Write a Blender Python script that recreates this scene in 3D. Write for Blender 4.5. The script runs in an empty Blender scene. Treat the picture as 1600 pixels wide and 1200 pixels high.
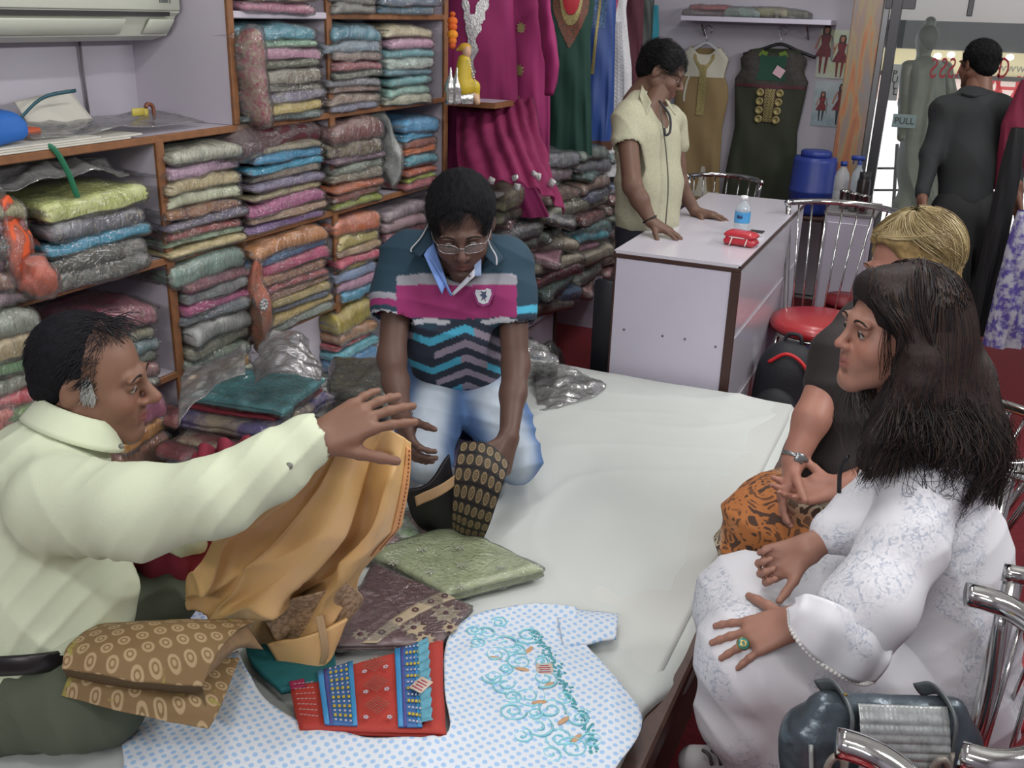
import bpy, math, random
import numpy as np
from mathutils import Vector, Matrix
rnd = random.Random(7)
nr = np.random.RandomState(11)
SC = bpy.context.scene
COL = SC.collection
# ------------------------------------------------------------------ camera
F_PX = 1550.0
CAMH = 1.70
R = np.array([[0.9117871750737506, -0.16933104497130833, 0.3741271770133178],
              [0.40963046060390534, 0.31045191896840735, -0.8578009627846461],
              [0.029103833363700985, 0.9353858044773601, 0.35242923213856664]])
CAM = np.array([0.0, 0.0, CAMH])
cam = bpy.data.cameras.new('camera'); camo = bpy.data.objects.new('camera', cam); COL.objects.link(camo)
cam.sensor_width = 36.0; cam.lens = 36.0 * F_PX / 1600.0; cam.clip_start = 0.05; cam.clip_end = 100
mw = Matrix.Identity(4)
for i in range(3):
    for j in range(3): mw[i][j] = R[i, j]
    mw[i][3] = CAM[i]
camo.matrix_world = mw
SC.camera = camo
# ------------------------------------------------------------------ world, lights, exposure
SC.view_settings.view_transform = 'Standard'; SC.view_settings.look = 'None'
SC.view_settings.gamma = 1.0; SC.view_settings.use_curve_mapping = False
SC.view_settings.exposure = -0.08
SC.cycles.use_denoising = True
SC.cycles.max_bounces = 8; SC.cycles.transparent_max_bounces = 24
SC.cycles.caustics_reflective = False; SC.cycles.caustics_refractive = False
SC.cycles.sample_clamp_indirect = 6.0
w = bpy.data.worlds.new('daylight'); SC.world = w; w.use_nodes = True
w.node_tree.nodes['Background'].inputs[0].default_value = (0.78, 0.86, 1.0, 1)
w.node_tree.nodes['Background'].inputs[1].default_value = 1.2
def area(name, loc, sx, sy, power, color=(1, 1, 1), rot=(0, 0, 0)):
    l = bpy.data.lights.new(name, 'AREA'); l.shape = 'RECTANGLE'; l.size = sx; l.size_y = sy; l.energy = power; l.color = color
    o = bpy.data.objects.new(name, l); COL.objects.link(o); o.location = loc; o.rotation_euler = rot
    return o
LC = (1.0, 0.985, 0.97)
area('ceiling_light_front', (-0.75, 1.6, 2.66), 0.10, 1.2, 15, LC)
area('ceiling_light_near', (0.15, 0.2, 2.66), 1.2, 0.10, 16, LC)
area('ceiling_light_middle', (-0.75, 3.7, 2.66), 0.10, 1.2, 15, LC)
area('ceiling_light_far', (-0.75, 5.5, 2.66), 0.10, 1.2, 9, LC)
# added unseen fill lights by the right wall and behind the camera
area('wall_fill_right', (1.08, 2.3, 2.25), 0.12, 1.4, 34, LC, (0, math.radians(72), 0))
area('wall_fill_right_far', (1.08, 4.8, 2.25), 0.12, 1.4, 24, LC, (0, math.radians(72), 0))
area('wall_fill_near', (-0.7, -1.22, 2.2), 1.6, 0.12, 30, LC, (math.radians(72), 0, 0))

# ------------------------------------------------------------------ geometry helpers
def vec(px, py): return np.array([px - 800.0, -(py - 600.0), -F_PX])
def D(px, py, d): return CAM + R @ (vec(px, py) / F_PX * d)
def _ray(px, py): return R @ vec(px, py)
def atz(px, py, z): r = _ray(px, py); return CAM + r * ((z - CAMH) / r[2])
def atx(px, py, x): r = _ray(px, py); return CAM + r * (x / r[0])
def aty(px, py, y): r = _ray(px, py); return CAM + r * (y / r[1])
def nrm(v): v = np.asarray(v, float); return v / (np.linalg.norm(v) + 1e-12)
def lin(c):
    if isinstance(c, str):
        c = c.lstrip('#'); c = [int(c[i:i + 2], 16) / 255 for i in (0, 2, 4)]
    return tuple((x / 12.92 if x <= 0.04045 else ((x + 0.055) / 1.055) ** 2.4) for x in c[:3])

def tag(o, label=None, cat=None, group=None, kind=None):
    if label: o['label'] = label
    if cat: o['category'] = cat
    if group: o['group'] = group
    if kind: o['kind'] = kind
    return o
def empty(name, loc=(0, 0, 0), label=None, cat=None, group=None, rz=0.0):
    o = bpy.data.objects.new(name, None); COL.objects.link(o); o.empty_display_size = 0.05
    o.location = tuple(loc); o.rotation_euler = (0, 0, rz)
    return tag(o, label, cat, group)

class MB:
    """collects vertices, faces, material slots; builds one mesh object (world coordinates by default)"""
    def __init__(s): s.v = []; s.f = []; s.mi = []; s.n = 0; s.cols = []
    def add(s, v, f, mi=0, col=None):
        v = np.asarray(v, float).reshape(-1, 3)
        s.v.append(v); off = s.n
        for q in f: s.f.append([int(i) + off for i in q])
        s.mi += [mi] * len(f); s.n += len(v)
        if col is not None:
            c = np.asarray(col, float)
            if c.ndim == 1: c = np.tile(c[:3], (len(v), 1))
            s.cols.append(c[:, :3])
        else: s.cols.append(np.ones((len(v), 3)))
        return s
    def box(s, c, size, mi=0, rot=None, bev=0.0, col=None):
        hx, hy, hz = [q / 2 for q in size]
        if bev <= 0:
            v = np.array([[x, y, z] for x in (-hx, hx) for y in (-hy, hy) for z in (-hz, hz)])
            f = [(0, 1, 3, 2), (4, 6, 7, 5), (0, 4, 5, 1), (2, 3, 7, 6), (0, 2, 6, 4), (1, 5, 7, 3)]
        else:
            b = min(bev, hx * .95, hy * .95, hz * .95); v = []; idx = {}
            for x in (-1, 1):
                for y in (-1, 1):
                    for z in (-1, 1):
                        for a in range(3):
                            p = [x * (hx - b), y * (hy - b), z * (hz - b)]
                            p[a] = (x * hx, y * hy, z * hz)[a]; idx[(x, y, z, a)] = len(v); v.append(p)
            f = []; S = (-1, 1)
            for a in range(3):
                o1, o2 = [q for q in range(3) if q != a]
                for sg in S:
                    L = []
                    for (p, q) in ((-1, -1), (1, -1), (1, 1), (-1, 1)):
                        k = [0, 0, 0]; k[a] = sg; k[o1] = p; k[o2] = q; L.append(idx[(k[0], k[1], k[2], a)])
                    f.append(L)
            for a in range(3):      # edges running along axis a
                o1, o2 = [q for q in range(3) if q != a]
                for p in S:
                    for q in S:
                        L = []
                        for (sg, ax) in ((-1, o1), (1, o1), (1, o2), (-1, o2)):
                            k = [0, 0, 0]; k[a] = sg; k[o1] = p; k[o2] = q; L.append(idx[(k[0], k[1], k[2], ax)])
                        f.append(L)
            for x in S:
                for y in S:
                    for z in S: f.append([idx[(x, y, z, a)] for a in range(3)])
            v = np.array(v)
            fo = []
            for q in f:
                pts = v[q]; n = np.cross(pts[1] - pts[0], pts[2] - pts[0])
                fo.append(q if n @ pts.mean(0) > 0 else q[::-1])
            f = fo
        if rot is not None: v = v @ np.array(rot).T
        return s.add(v + np.array(c), f, mi, col)
    def tube(s, pts, r, mi=0, n=10, cap=True, flat=None, col=None):
        v, f = tube_geo(pts, r, n, cap, flat); return s.add(v, f, mi, col)
    def lathe(s, prof, c=(0, 0, 0), n=24, mi=0, rot=None, col=None):
        v = []; f = []; m = len(prof)
        for k in range(n):
            a = 2 * math.pi * k / n
            for (r, z) in prof: v.append((r * math.cos(a), r * math.sin(a), z))
        for k in range(n):
            for j in range(m - 1):
                a0 = k * m + j; b0 = ((k + 1) % n) * m + j
                f.append((a0, b0, b0 + 1, a0 + 1))
        v = np.array(v)
        if rot is not None: v = v @ np.array(rot).T
        return s.add(v + np.array(c), f, mi, col)
    def grid(s, P, mi=0, col=None, flip=False):
        P = np.asarray(P); a, b = P.shape[:2]
        f = []
        for i in range(a - 1):
            for j in range(b - 1):
                q = (i * b + j, (i + 1) * b + j, (i + 1) * b + j + 1, i * b + j + 1)
                f.append(q[::-1] if flip else q)
        return s.add(P.reshape(-1, 3), f, mi, None if col is None else np.asarray(col).reshape(-1, 3) if np.ndim(col) > 1 else col)
    def build(s, name, mats, parent=None, smooth=True, world=True, colattr=False, angle=None):
        V = np.concatenate(s.v) if s.v else np.zeros((0, 3))
        return mesh_obj(name, V, s.f, mats, parent, smooth, s.mi, np.concatenate(s.cols) if colattr else None, angle=angle)

def mesh_obj(name, V, F, mats, parent=None, smooth=True, mi=None, cols=None, uv=None, angle=None):
    me = bpy.data.meshes.new(name)
    me.from_pydata([tuple(x) for x in np.asarray(V, float)], [], [tuple(int(i) for i in q) for q in F]) if not isinstance(F, np.ndarray) else fast_mesh(me, V, F)
    if not isinstance(mats, (list, tuple)): mats = [mats]
    for m in mats: me.materials.append(m)
    if mi is not None and len(mats) > 1: me.polygons.foreach_set('material_index', np.asarray(mi, dtype=np.int32))
    if smooth: me.polygons.foreach_set('use_smooth', np.ones(len(me.polygons), dtype=bool))
    if cols is not None:
        a = me.color_attributes.new('Col', 'FLOAT_COLOR', 'POINT')
        c = np.ones((len(me.vertices), 4), dtype=np.float32); c[:, :3] = cols[:, :3]
        a.data.foreach_set('color', c.ravel())
    if uv is not None:
        l = me.uv_layers.new(name='UVMap'); li = np.zeros(len(me.loops), dtype=np.int32); me.loops.foreach_get('vertex_index', li)
        l.data.foreach_set('uv', np.asarray(uv, dtype=np.float32)[li].ravel())
    me.validate(); me.update()
    if angle is not None and smooth:
        try: me.set_sharp_from_angle(angle=angle)
        except Exception: pass
    o = bpy.data.objects.new(name, me); COL.objects.link(o)
    if parent is not None: setpar(o, parent)
    return o
def setpar(o, parent):
    """parent while keeping the coordinates the mesh was written in"""
    o.parent = parent
    p = parent; M = Matrix.Identity(4)
    chain = []
    while p is not None: chain.append(p); p = p.parent
    for q in reversed(chain):
        M = M @ (q.matrix_parent_inverse if q.parent else Matrix.Identity(4)) @ q.matrix_basis
    o.matrix_parent_inverse = M.inverted()
def fast_mesh(me, V, F):
    V = np.ascontiguousarray(V, dtype=np.float32); F = np.ascontiguousarray(F, dtype=np.int32)
    n = F.shape[1]
    me.vertices.add(len(V)); me.vertices.foreach_set('co', V.ravel())
    me.loops.add(F.size); me.loops.foreach_set('vertex_index', F.ravel())
    me.polygons.add(len(F)); me.polygons.foreach_set('loop_start', np.arange(0, F.size, n, dtype=np.int32))
    try: me.polygons.foreach_set('loop_total', np.full(len(F), n, dtype=np.int32))
    except Exception: pass
    me.update(calc_edges=True)

def catmull(pts, n):
    """smooth curve through pts, n samples"""
    P = np.asarray(pts, float)
    if len(P) == 2: t = np.linspace(0, 1, n)[:, None]; return P[0] * (1 - t) + P[1] * t
    Q = np.vstack([2 * P[0] - P[1], P, 2 * P[-1] - P[-2]])
    t = np.linspace(0, len(P) - 1 - 1e-9, n); i = t.astype(int); u = (t - i)[:, None]
    a, b, c, d = Q[i], Q[i + 1], Q[i + 2], Q[i + 3]
    return 0.5 * ((2 * b) + (-a + c) * u + (2 * a - 5 * b + 4 * c - d) * u ** 2 + (-a + 3 * b - 3 * c + d) * u ** 3)
def tube_geo(pts, r, n=8, cap=True, flat=None):
    P = np.asarray(pts, float); m = len(P)
    r = np.asarray(r, float) if np.ndim(r) else np.full(m, float(r))
    if len(r) != m: r = np.interp(np.linspace(0, 1, m), np.linspace(0, 1, len(r)), r)
    T = np.gradient(P, axis=0); T /= (np.linalg.norm(T, axis=1)[:, None] + 1e-12)
    ref = np.array([0, 0, 1.0]) if abs(T[0][2]) < .9 else np.array([1.0, 0, 0])
    U = np.zeros_like(P); u = nrm(ref - T[0] * (ref @ T[0]))
    for i in range(m):
        u = nrm(u - T[i] * (u @ T[i])); U[i] = u
    W = np.cross(T, U)
    a = np.arange(n) * 2 * np.pi / n
    fl = 1.0 if flat is None else flat
    V = (P[:, None] + r[:, None, None] * (np.cos(a)[None, :, None] * U[:, None] + fl * np.sin(a)[None, :, None] * W[:, None])).reshape(-1, 3)
    F = []
    for i in range(m - 1):
        for k in range(n):
            k2 = (k + 1) % n
            F.append((i * n + k, i * n + k2, (i + 1) * n + k2, (i + 1) * n + k))
    if cap: F.append(list(range(n))[::-1]); F.append([(m - 1) * n + k for k in range(n)])
    return V, F
def strands(S, rad, n=3):
    """S: (N,M,3) polylines -> quads of thin tubes, vectorised. rad: (M,) or (N,M)"""
    S = np.asarray(S, float); N, M = S.shape[:2]
    T = np.gradient(S, axis=1); T /= (np.linalg.norm(T, axis=2)[..., None] + 1e-9)
    ref = np.array([0.31, 0.77, 0.55])
    U = np.cross(T, ref); U /= (np.linalg.norm(U, axis=2)[..., None] + 1e-9); Wv = np.cross(T, U)
    rad = np.broadcast_to(np.asarray(rad, float), (N, M))
    a = np.arange(n) * 2 * np.pi / n
    V = S[:, :, None] + rad[:, :, None, None] * (np.cos(a)[None, None, :, None] * U[:, :, None] + np.sin(a)[None, None, :, None] * Wv[:, :, None])
    b = (np.arange(N) * M * n)[:, None, None]; i = (np.arange(M - 1) * n)[None, :, None]; k = np.arange(n)[None, None, :]; k2 = (k + 1) % n
    F = np.stack([b + i + k, b + i + k2, b + i + n + k2, b + i + n + k], -1).reshape(-1, 4)
    return V.reshape(-1, 3), F

# value noise, fractal
def vnoise(P, seed=0):
    P = np.asarray(P, float); i = np.floor(P).astype(np.int64); f = P - i; f = f * f * (3 - 2 * f)
    def h(a, b, c):
        n = (a * 374761393 + b * 668265263 + c * 2147483647 + seed * 974711) & 0xffffffff
        n = ((n ^ (n >> 13)) * 1274126177) & 0xffffffff
        return ((n ^ (n >> 16)) & 0xffff) / 32767.5 - 1.0
    o = 0
    for dx in (0, 1):
        for dy in (0, 1):
            for dz in (0, 1):
                wx = f[..., 0] if dx else 1 - f[..., 0]; wy = f[..., 1] if dy else 1 - f[..., 1]; wz = f[..., 2] if dz else 1 - f[..., 2]
                o = o + wx * wy * wz * h(i[..., 0] + dx, i[..., 1] + dy, i[..., 2] + dz)
    return o
def fbm(P, seed=0, oct=3):
    P = np.asarray(P, float); s = 0; a = 1.0
    for k in range(oct): s = s + a * vnoise(P * 2 ** k + 17.3 * k, seed + k); a *= .5
    return s

# ------------------------------------------------------------------ signed distance modelling
class Sdf:
    def __init__(s): s.p = []
    def cone(s, a, b, ra, rb, k=.02, sq=None, sub=False):
        s.p.append(('c', np.array(a, float), np.array(b, float), ra, rb, k, sq, sub)); return s
    def ell(s, c, r, k=.02, rot=None, sub=False):
        s.p.append(('e', np.array(c, float), np.array(r, float), rot, 0, k, None, sub)); return s
    def chain(s, pts, rs, k=.02, sq=None):
        for i in range(len(pts) - 1): s.cone(pts[i], pts[i + 1], rs[i], rs[i + 1], k, sq)
        return s
    def xf(s, M, t, sc=1.0):
        """transformed copy: p -> M p*sc + t"""
        o = Sdf(); M = np.array(M, float); t = np.array(t, float)
        for q in s.p:
            if q[0] == 'c':
                sq = None if q[6] is None else (M @ np.array(q[6][0]), q[6][1])
                o.p.append(('c', M @ q[1] * sc + t, M @ q[2] * sc + t, q[3] * sc, q[4] * sc, q[5] * sc, sq, q[7]))
            else:
                rot = M if q[3] is None else M @ q[3]
                o.p.append(('e', M @ q[1] * sc + t, q[2] * sc, rot, 0, q[5] * sc, None, q[7]))
        return o
    def join(s, o): s.p += o.p; return s
    def val(s, X, q):
        if q[0] == 'c':
            _, a, b, ra, rb, k, sq, sub = q
            Xr = X - a; ba = b - a
            if sq is not None:
                w_, f_ = np.array(sq[0], float), sq[1]
                w_ = nrm(w_)
                d_ = Xr @ w_; Xr = Xr + d_[..., None] * (w_ * (1 / f_ - 1)); ba = ba + w_ * ((ba @ w_) * (1 / f_ - 1))
            L = max(ba @ ba, 1e-10)
            t = np.clip((Xr @ ba) / L, 0, 1)
            d = np.sqrt(((Xr - t[..., None] * ba) ** 2).sum(-1)) - (ra + (rb - ra) * t)
            if sq is not None and sq[1] < 1: d = d * (sq[1] * .5 + .5)
            return d
        _, c, r, rot, _, k, _, sub = q
        Xr = X - c
        if rot is not None: Xr = Xr @ np.array(rot)
        k0 = np.sqrt(((Xr / r) ** 2).sum(-1)); k1 = np.sqrt(((Xr / (r * r)) ** 2).sum(-1)) + 1e-9
        return k0 * (k0 - 1) / k1
    def at(s, X):
        g = np.full(X.shape[:-1], .05)
        for q in s.p:
            if q[7]: continue
            d = s.val(X, q); k = q[5]; h = np.clip(.5 + .5 * (g - d) / k, 0, 1); g = g * (1 - h) + d * h - k * h * (1 - h)
        return g
    def push(s, X, gap, it=2):
        """move the points X out of the solid to a distance of at least gap"""
        for _ in range(it):
            g = s.at(X); m = g < gap; P = X[m]; e = .003
            G = np.stack([s.at(P + np.eye(3)[i] * e) - g[m] for i in range(3)], -1); G /= np.linalg.norm(G, axis=-1)[..., None] + 1e-9
            X = X.copy(); X[m] = P + G * (gap[m] if np.ndim(gap) else gap)[..., None] - G * g[m][..., None] if np.ndim(gap) else P + G * (gap - g[m])[..., None]
        return X
    def bounds(s, q):
        if q[0] == 'c':
            m = max(q[3], q[4]) * (1 if q[6] is None else max(1, q[6][1]))
            return np.minimum(q[1], q[2]) - m, np.maximum(q[1], q[2]) + m
        m = q[2].max(); return q[1] - m, q[1] + m
    def mesh(s, res, clip=None):
        bs = [s.bounds(q) for q in s.p if not q[7]]
        lo = np.min([b[0] for b in bs], 0) - 3 * res; hi = np.max([b[1] for b in bs], 0) + 3 * res
        if clip is not None: lo = np.maximum(lo, clip[0]); hi = np.minimum(hi, clip[1])
        n = np.ceil((hi - lo) / res).astype(int) + 1
        G = np.full(n, 0.05, dtype=np.float32)
        ax = [lo[i] + res * np.arange(n[i]) for i in range(3)]
        for q in s.p:
            b0, b1 = s.bounds(q); m = q[5] * 1.2 + 2.5 * res
            i0 = np.clip(np.floor((b0 - m - lo) / res).astype(int), 0, n); i1 = np.clip(np.ceil((b1 + m - lo) / res).astype(int) + 1, 0, n)
            if np.any(i1 <= i0): continue
            sl = tuple(slice(i0[i], i1[i]) for i in range(3))
            X = np.stack(np.meshgrid(*[ax[i][sl[i]] for i in range(3)], indexing='ij'), -1)
            d = s.val(X, q).astype(np.float32); g = G[sl]; k = q[5]
            if q[7]:
                d = -d; h = np.clip(.5 - .5 * (g - d) / k, 0, 1) if k > 0 else (d > g) * 1.0
                G[sl] = g * (1 - h) + d * h + k * h * (1 - h)
            else:
                h = np.clip(.5 + .5 * (g - d) / k, 0, 1)
                G[sl] = g * (1 - h) + d * h - k * h * (1 - h)
        for i in range(3):       # close at the clip borders
            sl = [slice(None)] * 3
            for e in (0, -1): sl[i] = e; G[tuple(sl)] = np.maximum(G[tuple(sl)], res * .5)
        return nets(G, lo, res)

def nets(G, lo, res):
    """naive surface nets -> vertices, quads"""
    S = G < 0
    n = np.array(G.shape) - 1
    cs = S[:-1, :-1, :-1].astype(np.int8)
    cnt = np.zeros(tuple(n), dtype=np.int8)
    for a in (0, 1):
        for b in (0, 1):
            for c in (0, 1): cnt += S[a:a + n[0], b:b + n[1], c:c + n[2]]
    act = (cnt > 0) & (cnt < 8)
    I = np.argwhere(act); idm = np.full(tuple(n), -1, dtype=np.int64); idm[act] = np.arange(len(I))
    acc = np.zeros((len(I), 3)); w = np.zeros(len(I))
    cor = [(a, b, c) for a in (0, 1) for b in (0, 1) for c in (0, 1)]
    for p in range(8):
        for q in range(p + 1, 8):
            dd = np.abs(np.array(cor[p]) - np.array(cor[q]))
            if dd.sum() != 1: continue
            A = I + np.array(cor[p]); B = I + np.array(cor[q])
            ga = G[A[:, 0], A[:, 1], A[:, 2]]; gb = G[B[:, 0], B[:, 1], B[:, 2]]
            m = (ga < 0) != (gb < 0); t = np.where(m, ga / np.where(m, ga - gb, 1), 0)
            acc[m] += (A[m] + t[m, None] * (B[m] - A[m])); w[m] += 1
    V = lo + res * acc / w[:, None]
    Fs = []
    for ax in range(3):
        u, v = (ax + 1) % 3, (ax + 2) % 3
        s0 = [slice(1, -1)] * 3; s1 = [slice(1, -1)] * 3
        s0[ax] = slice(0, -1); s1[ax] = slice(1, None)
        A = S[tuple(s0)]; B = S[tuple(s1)]
        E = np.argwhere(A != B)
        if not len(E): continue
        fl = A[E[:, 0], E[:, 1], E[:, 2]]
        off = np.array([1, 1, 1]); off[ax] = 0
        C = E + off
        du = np.zeros(3, int); du[u] = 1; dv = np.zeros(3, int); dv[v] = 1
        q = [idm[tuple((C - a * du - b * dv).T)] for a, b in ((1, 1), (0, 1), (0, 0), (1, 0))]
        Q = np.stack(q, 1); Q[~fl] = Q[~fl][:, ::-1]
        Fs.append(Q)
    F = np.concatenate(Fs); F = F[(F >= 0).all(1)]
    return V, F
def vnormals(V, F):
    n = np.cross(V[F[:, 2]] - V[F[:, 0]], V[F[:, 3]] - V[F[:, 1]])
    N = np.zeros_like(V)
    for k in range(4):
        for a in range(3): N[:, a] += np.bincount(F[:, k], n[:, a], minlength=len(V))
    return N / (np.linalg.norm(N, axis=1)[:, None] + 1e-12)
def relax(V, F, it=2, lam=.5):
    cnt = np.bincount(F.ravel(), minlength=len(V)) * 1.0
    for _ in range(it):
        c = V[F].mean(1); A = np.zeros_like(V)
        for k in range(4):
            for a in range(3): A[:, a] += np.bincount(F[:, k], c[:, a], minlength=len(V))
        V = V + lam * (A / np.maximum(cnt, 1)[:, None] - V)
    return V
def folds(P, N, amp, freq, d, seed=0, sharp=1.0):
    """cloth folds: ridges running perpendicular to direction d, warped by noise"""
    d = nrm(d); ph = P @ d * freq * 2 * np.pi + 2.6 * fbm(P * freq * .35, seed, 2)
    r = (1 - np.abs(np.sin(ph))) ** sharp
    m = np.clip(.5 + .9 * fbm(P * freq * .3 + 5.1, seed + 9, 2), 0, 1)
    return P + N * ((r - .5) * m * amp)[:, None]

# ------------------------------------------------------------------ materials
def newmat(name):
    m = bpy.data.materials.new(name); m.use_nodes = True
    nt = m.node_tree; b = nt.nodes['Principled BSDF']; return m, nt, b
def nd(nt, t, **kw):
    n = nt.nodes.new(t)
    for k, v in kw.items():
        if k.startswith('i_'):
            key = k[2:]; key = int(key) if key.isdigit() else key.replace('_', ' ')
            n.inputs[key].default_value = v
        else: setattr(n, k, v)
    return n
def lk(nt, a, ao, b, bi): nt.links.new(a.outputs[ao], b.inputs[bi])
_M = {}
def mat(name, color='#808080', rough=.6, metal=0.0, bump=0.0, bscale=40.0, vary=0.0, vscale=8.0, coat=0.0, emit=0.0, spec=.5, colattr=False, sheen=0.0, trans=0.0, color2=None, bdist=.004, vcontrast=1.0, subs=0.0, alpha=1.0):
    if name in _M: return _M[name]
    m, nt, b = newmat(name); _M[name] = m
    c = lin(color)
    b.inputs['Base Color'].default_value = (*c, 1); b.inputs['Roughness'].default_value = rough; b.inputs['Metallic'].default_value = metal
    b.inputs['Specular IOR Level'].default_value = spec
    b.inputs['Coat Weight'].default_value = coat; b.inputs['Coat Roughness'].default_value = .12
    b.inputs['Sheen Weight'].default_value = sheen
    b.inputs['Alpha'].default_value = alpha
    if subs: b.inputs['Subsurface Weight'].default_value = subs; b.inputs['Subsurface Radius'].default_value = (.012, .005, .003); b.inputs['Subsurface Scale'].default_value = 1.0
    if trans: b.inputs['Transmission Weight'].default_value = trans
    tc = nd(nt, 'ShaderNodeTexCoord')
    src = None
    if colattr:
        a = nd(nt, 'ShaderNodeVertexColor', layer_name='Col'); src = (a, 0)
    if vary > 0 or color2:
        n = nd(nt, 'ShaderNodeTexNoise', i_Scale=vscale, i_Detail=5.0, i_Roughness=.6); lk(nt, tc, 'Object', n, 'Vector')
        r = nd(nt, 'ShaderNodeMapRange'); r.inputs[1].default_value = .5 - .22 / vcontrast; r.inputs[2].default_value = .5 + .22 / vcontrast; lk(nt, n, 0, r, 0)
        if color2:
            mx = nd(nt, 'ShaderNodeMix', data_type='RGBA'); mx.inputs[6].default_value = (*c, 1); mx.inputs[7].default_value = (*lin(color2), 1)
            lk(nt, r, 0, mx, 0); src = (mx, 2)
        if vary > 0:
            r2 = nd(nt, 'ShaderNodeMapRange'); r2.inputs[3].default_value = 1 - vary; r2.inputs[4].default_value = 1 + vary; lk(nt, r, 0, r2, 0)
            hs = nd(nt, 'ShaderNodeMix', data_type='RGBA', blend_type='MULTIPLY'); hs.inputs[0].default_value = 1.0
            if src: lk(nt, src[0], src[1], hs, 6)
            else: hs.inputs[6].default_value = (*c, 1)
            cb = nd(nt, 'ShaderNodeCombineColor'); [lk(nt, r2, 0, cb, k) for k in range(3)]; lk(nt, cb, 0, hs, 7); src = (hs, 2)
    if src: lk(nt, src[0], src[1], b, 'Base Color')
    if bump > 0:
        n = nd(nt, 'ShaderNodeTexNoise', i_Scale=bscale, i_Detail=4.0); lk(nt, tc, 'Object', n, 'Vector')
        bp = nd(nt, 'ShaderNodeBump', i_Strength=bump, i_Distance=bdist); lk(nt, n, 0, bp, 'Height'); lk(nt, bp, 0, b, 'Normal')
        if coat > 0: lk(nt, bp, 0, b, 'Coat Normal')
    if emit > 0:
        b.inputs['Emission Color'].default_value = (*c, 1); b.inputs['Emission Strength'].default_value = emit
    return m
# ================================================================== structure
XL, XR, YN, YF, ZC = -2.36, 1.15, -1.3, 6.6, 2.75
wallm = mat('lilac_laminate', '#bdb7c2', .38, vary=.05, vscale=2.0, bump=.05, bscale=6)
paint = mat('painted_wall', '#b3b0ba', .55, vary=.06, vscale=1.5, bump=.05, bscale=8)
veneer = mat('brown_veneer', '#7d5334', .5, vary=.22, vscale=30, bump=.1, bscale=90)
dveneer = mat('dark_veneer', '#4a342c', .5, vary=.25, vscale=40)
carpet = mat('red_carpet', '#6b1720', .95, vary=.25, vscale=60, bump=.4, bscale=300)
ceilm = mat('ceiling_white', '#d5d5d2', .8)
def struct(name, mb, m, **k):
    o = mb.build(name, m, smooth=False, **k); o['kind'] = 'structure'; return o
struct('floor', MB().box(((XL + XR) / 2, (YN + 6.5) / 2, -.05), (XR - XL, 6.5 - YN, .1)), carpet)
struct('ceiling', MB().box(((XL + XR) / 2, (YN + YF) / 2, ZC + .05), (XR - XL + .2, YF - YN + .2, .1)), ceilm)
struct('wall_left', MB().box((XL - .05, (YN + YF) / 2, ZC / 2), (.1, YF - YN, ZC)), paint)
struct('wall_right', MB().box((XR + .05, (YN + 6.2) / 2, ZC / 2), (.1, 6.2 - YN, ZC)), paint)
struct('wall_near', MB().box(((XL + XR) / 2, YN - .05, ZC / 2), (XR - XL, .1, ZC)), paint)
WX = -.72     # where the far wall ends and the glass shop front begins
struct('wall_far', MB().box(((XL + WX) / 2, YF + .05, ZC / 2), (WX - XL, .1, ZC)), paint)
# lintel over the glass
struct('trim_1', MB().box(((WX + XR) / 2, 6.45, (1.86 + ZC) / 2), (XR - WX, .12, ZC - 1.86)), mat('dark_lintel', '#2a2726', .6))

# orange laminate pillar beside the shop door
def orange_pillar():
    m, nt, b = newmat('orange_swirl_laminate')
    tc = nd(nt, 'ShaderNodeTexCoord'); mp = nd(nt, 'ShaderNodeMapping'); mp.inputs['Scale'].default_value = (5, 5, .8); lk(nt, tc, 'Object', mp, 0)
    n = nd(nt, 'ShaderNodeTexNoise', i_Scale=2.4, i_Detail=3.0, i_Distortion=1.2); lk(nt, mp, 0, n, 'Vector')
    r = nd(nt, 'ShaderNodeValToRGB'); e = r.color_ramp.elements
    e[0].position = .36; e[0].color = (*lin('#96634a'), 1); e[1].position = .62; e[1].color = (*lin('#7d7876'), 1)
    for p, c in ((.43, '#a8714c'), (.47, '#8f8262'), (.55, '#8a7468')):
        q = e.new(p); q.color = (*lin(c), 1)
    lk(nt, n, 0, r, 0); lk(nt, r, 0, b, 'Base Color'); b.inputs['Roughness'].default_value = .3
    o = MB().box((-.625, 6.42, ZC / 2), (.16, .22, ZC), bev=.004).build('trim_2', m, smooth=False); o['kind'] = 'structure'
orange_pillar()

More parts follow.
